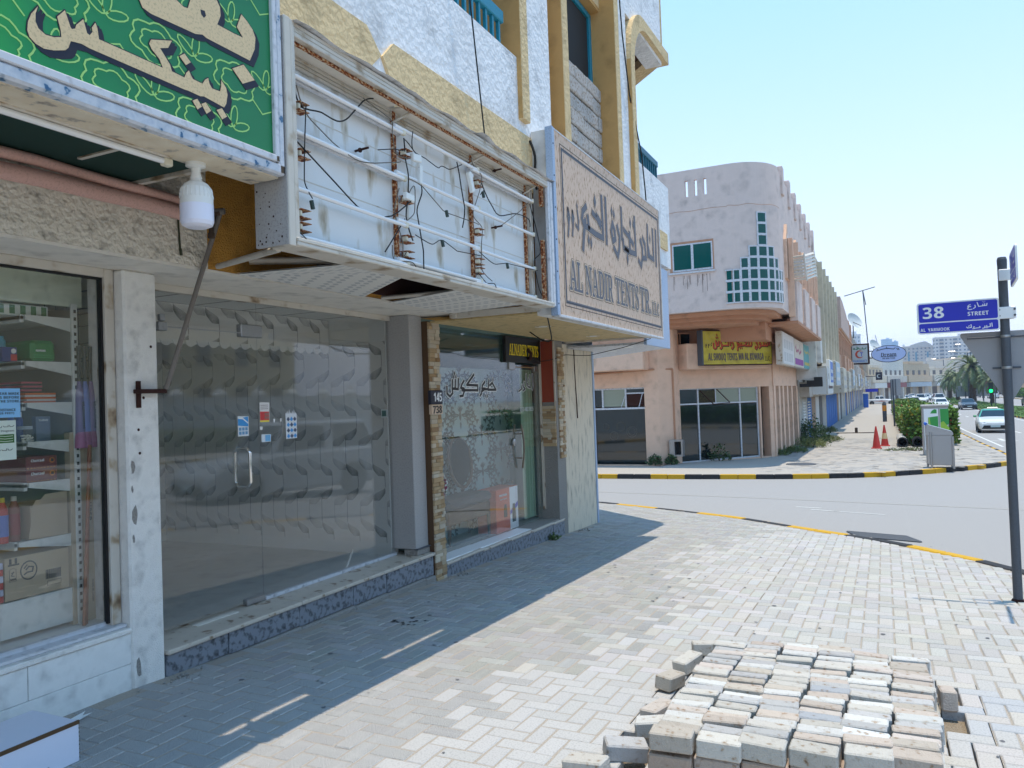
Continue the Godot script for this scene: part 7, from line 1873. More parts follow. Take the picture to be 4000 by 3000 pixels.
	# houses along the bend, each turned a little more
	var cols := [Color(0.60, 0.50, 0.36), Color(0.62, 0.60, 0.55), Color(0.52, 0.42, 0.30), Color(0.64, 0.56, 0.44), Color(0.58, 0.53, 0.47), Color(0.60, 0.46, 0.32), Color(0.63, 0.58, 0.5), Color(0.55, 0.44, 0.34), Color(0.62, 0.54, 0.42)]
	var tone := ["sandy", "whitish", "brown", "cream", "stone grey", "ochre", "pale", "dull brown", "beige"]
	var P := Vector2(1.0, -196.0)
	var head := 0.08
	for k in 9:
		head += 0.115
		var d := Vector2(sin(head), -cos(head))
		var t := thing("bend_house", "%s two storey house along the bend of the street, number %s from its near end" % [tone[k], ["one", "two", "three", "four", "five", "six", "seven", "eight", "nine"][k]], "house", Vector3(P.x, -1.8, P.y))
		var bs := Basis(Vector3(d.y * -1.0, 0, d.x), Vector3.UP, Vector3(-d.x, 0, -d.y) * 1.0)
		bs = Basis(Vector3.UP, -head)   # local -z runs along the street, local +x faces it
		var O := Vector3(P.x, 0, P.y)
		var L := 16.0
		var hh := 6.2 + 1.3 * ((k * 5) % 3)
		var bxx := func(q: MB, x0: float, x1: float, y0: float, y1: float, s0: float, s1: float) -> void:
			q.box(O + bs * Vector3((x0 + x1) / 2, (y0 + y1) / 2, -(s0 + s1) / 2), Vector3(x1 - x0, y1 - y0, s1 - s0), bs)
		var q := MB.new(); q.col = cols[k]; bxx.call(q, -10.0, 0.0, -2.4, hh, 0.0, L); obj("wall", q, mats.wall_vc, t)
		q = MB.new(); q.col = cols[(k + 3) % 9]; bxx.call(q, 0.0, 1.0, 2.6, 4.2, 0.5, L - 0.5); bxx.call(q, -10.0, 0.2, hh, hh + 0.6, 3.0, L - 4.0); obj("balcony", q, mats.wall_vc, t)
		for j in 4:
			q = MB.new(); q.col = Color(0.08, 0.08, 0.085); bxx.call(q, 0.0, 0.05, 4.5, 5.7, 1.6 + j * 3.6, 3.0 + j * 3.6); obj("window", q, mats.paint, t)
			q = MB.new(); q.col = [Color(0.12, 0.1, 0.09), Color(0.4, 0.38, 0.35)][j % 2]; bxx.call(q, 0.0, 0.05, -2.0, 1.2, 1.0 + j * 3.8, 3.4 + j * 3.8); obj("shopfront", q, mats.matt, t)
		q = MB.new(); q.col = [Color(0.6, 0.6, 0.58), Color(0.28, 0.10, 0.10), Color(0.45, 0.5, 0.55)][k % 3]; bxx.call(q, 0.0, 1.3, 1.3, 2.5, 1.0, L - 2.0); obj("fascia_sign", q, mats.matt, t)
		P += d * (L + 0.3)

func tower(called: String, label: String, x: float, z: float, w: float, top: float, depth: float, col: Color, floors: int, bays: int, win: Color, style: int) -> Node3D:
	var t := thing(called, label, "tower block", Vector3(x, -2, z))
	var a := atan2(x - CAM.x, -(z - CAM.z))
	var bs := Basis(Vector3.UP, -a + 0.12)
	var O := Vector3(x, 0, z)
	var m := MB.new(); m.col = col
	m.box(O + bs * Vector3(0, (top - 3) / 2, -depth / 2), Vector3(w, top + 3, depth), bs); m.box(O + bs * Vector3(0, top + 0.6, -depth / 2), Vector3(w + 0.6, 1.2, depth + 0.6), bs); m.box(O + bs * Vector3(w * 0.1, top + 2.0, -depth / 2), Vector3(w * 0.3, 3.0, depth * 0.4), bs)
	obj("wall", m, mats.wall_vc, t)
	var fh := (top - 1.0) / floors
	var bw := w / bays
	m = MB.new(); m.col = win
	var led := MB.new(); led.col = col * 0.82
	for f in floors:
		for b in bays:
			var c := Vector3(-w / 2 + (b + 0.5) * bw, 1.0 + f * fh + fh * 0.55, 0.02)
			if style == 1 and b % 3 == 1:   # balconies
				m.box(O + bs * (c + Vector3(0, -0.1, -0.2)), Vector3(bw * 0.95, fh * 0.6, 0.5), bs)
				led.box(O + bs * (c + Vector3(0, -fh * 0.38, 0.6)), Vector3(bw, fh * 0.28, 1.2), bs)
			elif style == 2:   # glass bands
				m.box(O + bs * c, Vector3(bw * 0.96, fh * 0.55, 0.1), bs)
			else:
				m.box(O + bs * c, Vector3(bw * 0.42, fh * 0.42, 0.1), bs)
			m.box(O + bs * Vector3(w / 2 + 0.01, c.y, -(b + 0.5) * depth / bays), Vector3(0.1, fh * 0.42, depth / bays * 0.4), bs); m.box(O + bs * Vector3(-w / 2 - 0.01, c.y, -(b + 0.5) * depth / bays), Vector3(0.1, fh * 0.42, depth / bays * 0.4), bs)
	obj("windows", m, mats.paint, t).set_meta("kind", "stuff")
	if led.v.size(): obj("balconies", led, mats.wall_vc, t).set_meta("kind", "stuff")
	return t

func skyline() -> void:
	var dark := Color(0.14, 0.17, 0.20)
	tower("glass_tower", "tall pale blue glass tower far down the street", 15, -1670, 18, 93, 16, Color(0.42, 0.56, 0.68), 28, 4, Color(0.26, 0.42, 0.56), 2)
	tower("glass_tower", "lower half of the twin blue glass tower, on its right", 29, -1677, 11, 88, 14, Color(0.40, 0.55, 0.68), 26, 3, Color(0.22, 0.40, 0.56), 2)
	tower("white_tower", "white tower dotted with small dark windows below the blue glass tower", 22, -1008, 15, 38, 12, Color(0.66, 0.68, 0.70), 13, 7, dark, 0)
	tower("blue_slab", "slim blue glass slab left of the dotted white tower", 3, -1110, 8, 43, 10, Color(0.42, 0.54, 0.64), 14, 3, Color(0.26, 0.40, 0.52), 2)
	tower("white_tower", "low white block at the left end of the skyline", -3, -885, 10, 31, 10, Color(0.62, 0.63, 0.64), 9, 5, dark, 0)
	tower("white_tower", "pale bluish tower behind the dotted white one", 36, -1458, 14, 60, 12, Color(0.48, 0.58, 0.68), 18, 4, Color(0.3, 0.42, 0.54), 2)
	tower("white_tower", "white tower rising just above the shop row beside the antenna", -15, -657, 10, 42, 9, Color(0.64, 0.66, 0.68), 14, 4, Color(0.2, 0.28, 0.36), 0)
	var g := tower("gabled_apartments", "wide beige apartment block with a low gable and blue glass strips", 37, -793, 30, 36.5, 16, Color(0.55, 0.50, 0.45), 12, 9, dark, 0)
	var a := atan2(33.0, 793.0)
	var bs := Basis(Vector3.UP, -a + 0.12)
	var O := Vector3(37, 0, -793)
	var m := MB.new(); m.col = Color(0.56, 0.51, 0.46); m.poly(V2([-9, 36.0, 8, 36.0, 8, 38.5, 3.5, 41.5, -1, 41.0, -6, 39.5, -9, 38.5]), Transform3D(bs, O + bs * Vector3(0, 0, -1)), 2.0)
	obj("gable", m, mats.wall_vc, g)
	for x in [-10.5, -4.5, 5.0, 10.5]:
		m = MB.new(); m.col = Color(0.10, 0.24, 0.32); m.box(O + bs * Vector3(x, 21, 0.1), Vector3(1.4, 22, 0.5), bs); obj("glass_strip", m, mats.paint, g)
	for x in [-14.0, 14.0]:
		m = MB.new(); m.col = Color(0.7, 0.7, 0.7); m.lathe(V2([1.0, 37.0, 1.0, 39.5, 0.0, 41.0]), Transform3D(bs, O + bs * Vector3(x, 0, -3)), 8); obj("roof_tank", m, mats.wall_vc, g)
	tower("balcony_apartments", "white apartment block with many balconies behind the palms", 66, -751, 41, 41, 16, Color(0.63, 0.60, 0.57), 13, 12, dark, 1)
	tower("mid_apartments", "low beige apartment block in front of the gabled one", 24, -543, 20, 12.5, 12, Color(0.60, 0.53, 0.43), 5, 8, dark, 0)
	tower("mid_apartments", "second low beige block, stepped higher beside the first", 31, -560, 9, 16, 12, Color(0.58, 0.52, 0.44), 6, 4, dark, 0)
	tower("white_tower", "white block seen between the dotted tower and the gabled apartments", 29, -1100, 8, 30, 10, Color(0.6, 0.62, 0.64), 10, 4, dark, 0)
	for k in 12:
		tower("far_block", "%s low block beyond the bend, %s" % [["cream", "sandy", "white", "brownish"][k % 4], ["at the left end", "next to the left end", "third along from the left", "fourth along from the left", "fifth along from the left", "left of the middle", "right of the middle", "fifth from the right end", "fourth from the right end", "third from the right end", "next to the right end", "at the right end"][k]], 4 + k * 9.0, -470.0 - 13 * (k % 3), 8.5, 6.0 + 2.5 * ((k * 7) % 4), 10, [Color(0.60, 0.52, 0.40), Color(0.58, 0.46, 0.32), Color(0.64, 0.62, 0.58), Color(0.5, 0.4, 0.3)][k % 4], 3, 4, dark, 0)
	var cr := thing("crane", "thin construction crane jib above the far towers", "crane", Vector3(2, -2, -1250))
	m = MB.new(); m.rod(Vector3(6, 30, -1250), Vector3(-3, 78, -1250), 0.6, 4); m.rod(Vector3(5.4, -2, -1250), Vector3(5.4, 34, -1250), 0.8, 4)
	obj("jib", m, mats.steel, cr)

func street_things() -> void:
	# street name pole at the near corner
	var p := Vector3(4.915, gy(-7.38), -7.38)
	var pole := thing("street_sign_pole", "grey round sign pole standing in the paving at the near corner", "sign pole", p)
	var m := MB.new(); m.rod(p + Vector3(0, -0.05, 0), Vector3(4.915, 2.60, -7.38), 0.0345, 20); m.lathe(V2([0.0355, 2.55, 0.0365, 2.60, 0.03, 2.62, 0.0, 2.625]), Transform3D(Basis.IDENTITY, Vector3(4.915, 0, -7.38)), 16)
	obj("post", m, mats.steel_pole, pole)
	m = MB.new(); m.lathe(V2([0.05, 0.0, 0.045, 0.012, 0.036, 0.02]), Transform3D(Basis.IDENTITY, p), 16)
	obj("collar", m, mats.rust_dark, pole)
	var rr := func(x0: float, x1: float, y0: float, y1: float, r: float) -> PackedVector2Array:
		var q := PackedVector2Array()
		for c in [[x1 - r, y1 - r, 0], [x0 + r, y1 - r, 1], [x0 + r, y0 + r, 2], [x1 - r, y0 + r, 3]]:
			for k in 5: q.append(Vector2(c[0], c[1]) + Vector2.from_angle(PI / 2 * (c[2] + k / 4.0)) * r)
		return q
	var s := thing("street_name_sign", "blue and white street sign reading 38 STREET AL YARMOOK", "street sign", Vector3(4.58, 2.02, -7.31))
	var T := Transform3D(Basis.IDENTITY, Vector3(0, 0, -7.325))
	m = MB.new(); m.poly(rr.call(4.283, 4.874, 2.026, 2.288, 0.022), T, 0.016)
	obj("plate", m, mats.sign_white, s)
	m = MB.new(); m.poly(rr.call(4.296, 4.862, 2.124, 2.276, 0.014), T, 0.0175); m.poly(rr.call(4.296, 4.862, 2.036, 2.113, 0.014), T, 0.0175)
	obj("blue_field", m, mats.sign_blue, s)
	var F := Transform3D(Basis.IDENTITY, Vector3(0, 0, -7.3075))
	var at := func(x: float, y: float) -> Transform3D: return Transform3D(Basis.IDENTITY, F.origin + Vector3(x, y, 0))
	write("3", "Droid Sans", 700, at.call(4.360, 2.2015), Vector2(0.068, 0.096), mats.sign_white, s, "lettering", 0.001); write("8", "Droid Sans", 700, at.call(4.445, 2.2015), Vector2(0.074, 0.096), mats.sign_white, s, "lettering", 0.001)
	write("STREET", "Droid Sans", 700, at.call(4.725, 2.172), Vector2(0.148, 0.033), mats.sign_white, s, "lettering", 0.001)
	write("AL  YARMOOK", "Droid Sans", 700, at.call(4.411, 2.060), Vector2(0.214, 0.027), mats.sign_white, s, "lettering", 0.001)
	var S := [[4.79, 2.248, 4.787, 2.231, 4.76, 2.23, 4.731, 2.227, 4.721, 2.262], [4.773, 2.232, 4.774, 2.246], [4.76, 2.232, 4.761, 2.243], [4.705, 2.24, 4.708, 2.223, 4.693, 2.213], [4.673, 2.247, 4.66, 2.242, 4.654, 2.229, 4.676, 2.231], [4.659, 2.227, 4.652, 2.214, 4.665, 2.206, 4.683, 2.208], [4.817, 2.086, 4.819, 2.057], [4.805, 2.083, 4.806, 2.058, 4.782, 2.054, 4.767, 2.054], [4.782, 2.054, 4.781, 2.068], [4.768, 2.065, 4.766, 2.05, 4.751, 2.047], [4.731, 2.064, 4.735, 2.056, 4.727, 2.053, 4.694, 2.051], [4.695, 2.065, 4.687, 2.061, 4.694, 2.051, 4.694, 2.048, 4.681, 2.047], [4.671, 2.083, 4.673, 2.059, 4.645, 2.057, 4.639, 2.065], [4.659, 2.075, 4.654, 2.069]]
	obj("lettering", strokes(S, 0.006, F, 0.001, [[4.768, 2.259, 1], [4.761, 2.266, 1], [4.775, 2.266, 1], [4.776, 2.046, 1], [4.786, 2.046, 1]], 0.0, 0.0028), mats.sign_white, s)
	m = MB.new(); m.box(Vector3(4.925, 2.163, -7.335), Vector3(0.13, 0.095, 0.02), Basis.IDENTITY, 0.004); m.box(Vector3(4.925, 2.163, -7.425), Vector3(0.13, 0.095, 0.012), Basis.IDENTITY, 0.003)
	obj("clamp", m, mats.sign_white, s)
	for c in [[4.872, 2.188], [4.872, 2.14], [4.98, 2.188], [4.98, 2.14]]:
		m = MB.new(); m.rod(Vector3(c[0], c[1], -7.328), Vector3(c[0], c[1], -7.318), 0.009, 8); obj("bolt", m, mats.steel_pole, s)
	# the sign above it, turned towards the avenue
	var s2 := thing("street_name_sign", "second blue street sign seen edge on at the top of the pole", "street sign", Vector3(4.97, 2.35, -7.1))
	var yb := Basis(Vector3.UP, deg_to_rad(90.0 - 4.0))
	var T2 := Transform3D(yb, Vector3(4.955, 0, -7.40))
	# its long side runs towards the viewer
	m = MB.new(); m.poly(rr.call(-0.62, -0.04, 2.355, 2.617, 0.022), Transform3D(Basis(Vector3(0.07, 0, -0.9976), Vector3.UP, Vector3(0.9976, 0, 0.07)), Vector3(4.956, 0, -7.30)), 0.014)
	obj("plate", m, mats.sign_white, s2)
	var TL := Transform3D(Basis(Vector3(-0.07, 0, 0.9976), Vector3.UP, Vector3(-0.9976, 0, -0.07)), Vector3(4.956, 0, -7.30))
	m = MB.new(); m.poly(rr.call(0.053, 0.607, 2.457, 2.606, 0.012), TL, 0.002); m.poly(rr.call(0.053, 0.607, 2.366, 2.446, 0.012), TL, 0.002)
	obj("blue_field", m, mats.sign_blue, s2)
	m = MB.new()
	m.pen(V2([0.10, 2.55, 0.13, 2.52, 0.10, 2.50, 0.14, 2.48]), 0.014, TL, 0.003); m.pen(V2([0.18, 2.56, 0.22, 2.53, 0.18, 2.49]), 0.014, TL, 0.003); m.pen(V2([0.42, 2.55, 0.46, 2.54, 0.54, 2.545, 0.55, 2.57]), 0.008, TL, 0.003); m.pen(V2([0.42, 2.50, 0.54, 2.50]), 0.014, TL, 0.003); m.pen(V2([0.10, 2.40, 0.26, 2.40]), 0.012, TL, 0.003); m.pen(V2([0.42, 2.40, 0.5, 2.39, 0.54, 2.42]), 0.008, TL, 0.003)
	obj("worn_lettering", m, mats.sign_white, s2)
	m = MB.new(); m.box(Vector3(4.925, 2.47, -7.335), Vector3(0.085, 0.09, 0.02), Basis.IDENTITY, 0.004)
	obj("clamp", m, mats.sign_white, s2)
	# back of the give way triangle
	var tr := thing("give_way_sign", "back of a grey triangular road sign strapped to the pole", "road sign", Vector3(4.92, 1.4, -7.43))
	var tri := PackedVector2Array()
	for c in [[4.625, 2.0, 120.0, 240.0], [5.235, 2.0, -60.0, 60.0 + 0.0], [4.93, 1.46, 210.0, 330.0]]:
		for k in 5:
			var a := deg_to_rad(lerpf(c[2], c[3], k / 4.0))
			if c[0] > 5.0: a = deg_to_rad(lerpf(-60.0, 60.0, k / 4.0))
			tri.append(Vector2(c[0], c[1]) + Vector2.from_angle(a) * 0.025)
	m = MB.new(); m.poly(Geometry2D.convex_hull(tri), Transform3D(Basis.IDENTITY, Vector3(0, 0, -7.435)), 0.004)
	obj("plate", m, mats.sign_back, tr)
	for y in [1.975, 1.72]:
		m = MB.new(); m.bb(4.65 if y > 1.9 else 4.82, 5.21 if y > 1.9 else 5.02, y - 0.007, y + 0.007, -7.431, -7.418, 0.003); obj("rail", m, mats.steel_pole, tr)
		m = MB.new(); m.lathe(V2([0.0365, y - 0.01, 0.038, y, 0.0365, y + 0.01]), Transform3D(Basis.IDENTITY, Vector3(4.915, 0, -7.38)), 16); obj("strap", m, mats.steel, tr)
	# steel litter bin on the far corner
	var b0 := Vector3(5.52, gy(-27.2), -27.2)
	var bin := thing("litter_bin", "brushed steel litter bin with a sloping top on the far corner", "bin", b0)
	m = MB.new(); m.bb(b0.x - 0.34, b0.x + 0.32, b0.y + 0.10, b0.y + 1.02, b0.z - 0.3, b0.z + 0.3, 0.01)
	obj("body", m, mats.steel, bin)
	m = MB.new(); m.poly(V2([-0.37, 1.02, 0.35, 1.02, 0.35, 1.08, 0.32, 1.13, -0.37, 1.36]), Transform3D(Basis.IDENTITY, b0 + Vector3(0, 0, -0.31)), 0.62)
	obj("hood", m, mats.steel, bin)
	m = MB.new(); m.rod(b0 + Vector3(-0.37, 1.36, -0.31), b0 + Vector3(-0.37, 1.36, 0.31), 0.045, 10)
	obj("blue_roll", m, mats.blue_plastic, bin)
	for c in [[-0.26, 0.33, 1.12], [0.33, 0.33, 0.98], [-0.34, -0.33, 1.1], [0.33, -0.33, 0.9]]:
		m = MB.new(); m.rod(b0 + Vector3(c[0], 0.0, c[1]), b0 + Vector3(c[0], c[2], c[1]), 0.032, 8); obj("leg", m, mats.steel, bin)
	# green and white kiosk box
	var c0 := Vector3(5.75, gy(-33.5), -33.5)
	var cab := thing("advert_cabinet", "grey cabinet with green curved advert panels behind the bin", "cabinet", c0)
	m = MB.new(); m.bb(c0.x - 0.44, c0.x + 0.44, c0.y, c0.y + 1.85, c0.z - 0.6, c0.z + 0.1, 0.02); m.bb(c0.x - 0.47, c0.x + 0.47, c0.y + 1.85, c0.y + 1.93, c0.z - 0.64, c0.z + 0.14, 0.02)
	obj("case", m, mats.alu_grey, cab)
	for k in 2:
		var x0 := c0.x - 0.38 + k * 0.54; var x1 := c0.x + 0.10 + k * 0.30
		m = MB.new(); m.bb(x0, x1, c0.y + 0.2, c0.y + 1.78, c0.z + 0.1, c0.z + 0.112); obj("panel", m, mats.sign_white, cab)
	m = MB.new(); m.col = Color(0.05, 0.30, 0.07)
	var TC := Transform3D(Basis(Vector3(0.54, 0, 0), Vector3.UP, Vector3.BACK), c0 + Vector3(0, 0, 0.112))
	m.poly(V2([-0.45, 1.45, 0.17, 1.5, 0.17, 0.3, 0.0, 0.5, -0.3, 0.9, -0.45, 1.2]), TC, 0.004); m.poly(V2([0.31, 0.9, 0.31, 1.77, 0.83, 1.77, 0.83, 1.2, 0.6, 1.1, 0.45, 0.8]), TC, 0.004)
	m.poly(V2([-0.3, 1.6, 0.1, 1.6, 0.1, 1.75, -0.05, 1.76, -0.2, 1.7]), TC, 0.004)
	obj("green_print", m, mats.matt, cab)
	m = MB.new(); m.col = Color(0.30, 0.50, 0.06); m.poly(V2([-0.45, 1.45, -0.35, 1.45, -0.3, 1.1, 0.0, 0.6, 0.17, 0.4, 0.17, 0.25, -0.1, 0.5, -0.38, 0.9]), TC, 0.006); m.poly(V2([0.31, 1.25, 0.5, 1.3, 0.83, 1.05, 0.83, 0.9, 0.5, 0.85, 0.4, 0.3, 0.31, 0.3]), TC, 0.006)
	obj("lime_print", m, mats.matt, cab)
	# cones, pipes, parking meter, posts
	for k in 2:
		var q := Vector3(3.64 + k * 0.34, gy(-38.5 - k * 2.2), -38.5 - k * 2.2)
		var cn := thing("traffic_cone", ["faded red traffic cone, nearer of two beside the black pipes", "red and cream banded traffic cone behind the plain red one"][k], "traffic cone", q)
		m = MB.new(); m.bb(q.x - 0.22, q.x + 0.22, q.y, q.y + 0.04, q.z - 0.22, q.z + 0.22, 0.01); obj("base", m, mats.cone_red, cn)
		m = MB.new(); m.lathe(V2([0.17, 0.04, 0.13, 0.35]), Transform3D(Basis.IDENTITY, q), 14); m.lathe(V2([0.09, 0.62, 0.03, 1.0, 0.0, 1.0]), Transform3D(Basis.IDENTITY, q), 14); obj("body", m, mats.cone_red, cn)
		m = MB.new(); m.lathe(V2([0.13, 0.35, 0.09, 0.62]), Transform3D(Basis.IDENTITY, q), 14); obj("band", m, [mats.cone_red, mats.cone_cream][k], cn)
	for k in 2:
		var q := Vector3(4.72 + k * 0.62, gy(-40.0) + 0.23, -39.6)
		var pp := thing("pipe", ["black mouthed white pipe lying beside the cones", "black pipe lying against the foot of the hedge"][k], "pipe", q - Vector3(0, 0.23, 0))
		m = MB.new(); m.lathe(V2([0.22, 0.0, 0.22, 3.4]), Transform3D(Basis(Vector3.RIGHT, -PI / 2), q), 20); obj("wall", m, mats.pipe_grey if k == 0 else mats.pipe_dark, pp)
		m = MB.new(); m.lathe(V2([0.17, 1.5, 0.17, -0.02, 0.235, -0.02, 0.235, 0.12, 0.22, 0.12]), Transform3D(Basis(Vector3.RIGHT, -PI / 2), q), 20); m.lathe(V2([0.0, 1.4, 0.17, 1.4]), Transform3D(Basis(Vector3.RIGHT, -PI / 2), q), 12); obj("mouth", m, mats.black, pp)
	var pm := Vector3(4.05, gy(-76.0), -76.0)
	var mt := thing("parking_meter", "grey parking meter with an orange band on the far pavement", "parking meter", pm)
	m = MB.new(); m.lathe(V2([0.17, 0.0, 0.17, 1.55, 0.12, 1.75, 0.0, 1.78]), Transform3D(Basis.IDENTITY, pm), 14); obj("body", m, mats.steel_pole, mt)
	m = MB.new(); m.lathe(V2([0.18, 0.95, 0.18, 1.45]), Transform3D(Basis.IDENTITY, pm), 14); obj("orange_band", m, mats.orange, mt)
	var bl := Vector3(2.3, gy(-56.0), -56.0)
	m = MB.new(); m.lathe(V2([0.09, 0.0, 0.09, 0.34, 0.0, 0.36]), Transform3D(Basis.IDENTITY, bl), 10); m.bb(bl.x - 1.2, bl.x + 1.2, bl.y + 0.004, bl.y + 0.05, bl.z + 0.3, bl.z + 0.6)
	tag(obj("low_stub_post", m, mats.iron_brown), "low brown stub of a post in the far pavement", "post")
	# manhole cover on the far pavement
	m = MB.new(); m.lathe(V2([0.5, 0.002, 0.5, 0.02, 0.0, 0.02]), Transform3D(Basis.IDENTITY, Vector3(1.35, gy(-28.3), -28.3)), 18)
	tag(obj("manhole_cover", m, mats.steel_pole), "round dark manhole cover in the pavement near the pink building", "manhole cover")
	# signs hung out over the far pavement
	var ph := thing("pharmacy_sign", "projecting pharmacy sign with a red crescent on a dark frame", "shop sign", Vector3(1.6, 5, -88))
	m = MB.new(); m.bb(1.05, 2.9, 4.0, 6.15, -88.15, -87.85, 0.03); m.rod(Vector3(0.5, 4.1, -88), Vector3(2.8, 4.02, -88), 0.06, 4); m.rod(Vector3(0.5, 6.1, -88), Vector3(2.8, 6.1, -88), 0.06, 4); obj("frame", m, mats.rust_dark, ph)
	m = MB.new(); m.bb(1.25, 2.72, 4.15, 6.0, -87.85, -87.82); obj("face", m, mats.pale_face, ph)
	var TP := Transform3D(Basis.IDENTITY, Vector3(0, 0, -87.82))
	m = MB.new()
	var cres := PackedVector2Array()
	for k in 13: cres.append(Vector2(1.95, 5.05) + Vector2.from_angle(deg_to_rad(40 + k * 23.3)) * 0.42)
	for k in 11: cres.append(Vector2(2.05, 5.05) + Vector2.from_angle(deg_to_rad(315 - k * 27.0)) * 0.32)
	m.poly(cres, TP, 0.01); obj("crescent", m, mats.letter_red, ph)
	m = MB.new(); m.pen(V2([2.6, 5.72, 2.5, 5.58, 2.3, 5.58, 2.25, 5.75]), 0.07, TP, 0.01); m.pen(V2([2.2, 5.6, 2.0, 5.58, 1.85, 5.75, 1.82, 5.58]), 0.07, TP, 0.01); m.pen(V2([1.75, 5.85, 1.75, 5.58, 1.6, 5.58]), 0.07, TP, 0.01); m.pen(V2([1.5, 5.7, 1.38, 5.64, 1.5, 5.56, 1.5, 5.7]), 0.06, TP, 0.01); obj("lettering", m, mats.letter_green, ph)
	m = MB.new(); m.pen(V2([2.15, 4.85, 2.15, 5.15, 2.05, 5.25]), 0.06, TP, 0.012); m.pen(V2([2.05, 5.2, 2.28, 5.2]), 0.06, TP, 0.012); obj("cup", m, mats.sign_blue, ph)
	write("PHARMACY", "Droid Sans", 700, Transform3D(Basis.IDENTITY, Vector3(2.0, 4.35, -87.815)), Vector2(1.3, 0.26), mats.letter_blue, ph)
	var dr := thing("oval_sign", "white oval sign reading Dream hung out over the pavement", "shop sign", Vector3(4.0, 4.0, -100))
	var ov := PackedVector2Array(); var ov2 := PackedVector2Array()
	for k in 32:
		ov.append(Vector2(4.75, 5.35) + Vector2(cos(TAU * k / 32) * 1.83, sin(TAU * k / 32) * 0.98)); ov2.append(Vector2(4.75, 5.35) + Vector2(cos(TAU * k / 32) * 1.76, sin(TAU * k / 32) * 0.91))
	m = MB.new(); m.poly(ov, Transform3D(Basis.IDENTITY, Vector3(0, 0, -98.3)), 0.3); m.rod(Vector3(1.0, 5.75, -98.15), Vector3(3.1, 5.75, -98.15), 0.06, 5); m.rod(Vector3(1.0, 4.95, -98.15), Vector3(3.1, 4.95, -98.15), 0.06, 5); obj("case", m, mats.navy, dr)
	m = MB.new(); m.poly(ov2, Transform3D(Basis.IDENTITY, Vector3(0, 0, -98.0)), 0.02); obj("face", m, mats.pale_lilac, dr)
	var TD := Transform3D(Basis.IDENTITY, Vector3(0, 0, -97.98))
	write("Dream", "Droid Serif", 700, Transform3D(Basis.IDENTITY, Vector3(4.75, 5.26, -97.97)), Vector2(1.6, 0.42), mats.print_black, dr)
	write("06 506 7245", "Droid Sans", 700, Transform3D(Basis.IDENTITY, Vector3(4.75, 4.83, -97.97)), Vector2(1.3, 0.17), mats.navy, dr)
	m = MB.new(); m.pen(V2([3.55, 5.72, 3.62, 5.88, 3.75, 5.80, 4.2, 5.92, 4.75, 5.95, 5.3, 5.85, 5.45, 6.0]), 0.08, TD, 0.012); m.pen(V2([4.55, 6.15, 4.6, 5.95]), 0.07, TD, 0.012); m.pen(V2([5.6, 5.95, 5.7, 5.75]), 0.07, TD, 0.012); m.pen(V2([5.75, 5.95, 5.85, 5.72]), 0.07, TD, 0.012); m.pen(V2([3.95, 5.02, 5.55, 5.02]), 0.04, TD, 0.012); obj("lettering", m, mats.print_black, dr)
	var d2 := thing("pharmacy_sign", "small dark square pharmacy sign further along the row", "shop sign", Vector3(1.5, 3, -142))
	m = MB.new(); m.bb(3.0, 4.0, 2.75, 4.05, -142.2, -142.0, 0.02); m.rod(Vector3(0.5, 3.4, -142.1), Vector3(3.0, 3.4, -142.1), 0.06, 4); obj("case", m, mats.navy, d2)
	m = MB.new()
	cres = PackedVector2Array()
	for k in 13: cres.append(Vector2(3.5, 3.4) + Vector2.from_angle(deg_to_rad(40 + k * 23.3)) * 0.32)
	for k in 11: cres.append(Vector2(3.57, 3.4) + Vector2.from_angle(deg_to_rad(315 - k * 27.0)) * 0.24)
	m.poly(cres, Transform3D(Basis.IDENTITY, Vector3(0, 0, -142.0)), 0.02); obj("crescent", m, mats.pale_face, d2)
	var nb := thing("lit_blue_sign", "small glowing blue shop sign low in the distant row", "shop sign", Vector3(1.6, 0.8, -150))
	obj("face", bx(1.2, 3.2, 0.75, 1.3, -150.1, -150.0), mats.sign_blue, nb)
	# antenna, dishes, air conditioner units on the roofs
	var an := thing("antenna", "thin rooftop television antenna on a tall mast", "antenna", Vector3(2.0, 7, -112))
	m = MB.new(); m.rod(Vector3(2.55, 5.5, -113), Vector3(2.1, 14.6, -113), 0.07, 5); m.rod(Vector3(-0.2, 14.0, -113), Vector3(3.6, 14.9, -113), 0.06, 4); m.rod(Vector3(2.1, 14.6, -113), Vector3(2.4, 12.6, -113), 0.06, 4)
	obj("mast", m, mats.steel_pole, an)
	for k in 2:
		var q: Vector3 = [Vector3(1.3, 8.9, -93.5), Vector3(3.0, 7.6, -125)][k]
		var ds := thing("satellite_dish", ["large satellite dish on the roof behind the rose cornice", "smaller satellite dish above the pharmacy sign"][k], "satellite dish", q)
		var r0: float = [1.0, 0.95][k]
		m = MB.new(); m.lathe(V2([0.0, 0.0, r0 * 0.5, 0.08, r0 * 0.8, 0.2, r0, 0.32]), Transform3D(Basis(Vector3.UP, 0.9) * Basis(Vector3.RIGHT, 1.1), q), 18); obj("bowl", m, mats.pale_face, ds)
		m = MB.new(); m.rod(q - Vector3(0, 1.8, 0), q, 0.06, 5); m.rod(q, q + Vector3(0.8, -0.5, 0.6), 0.04, 4); obj("stand", m, mats.steel_pole, ds)
	# lamp posts, traffic light, board, poles further off
	var k0 := 0
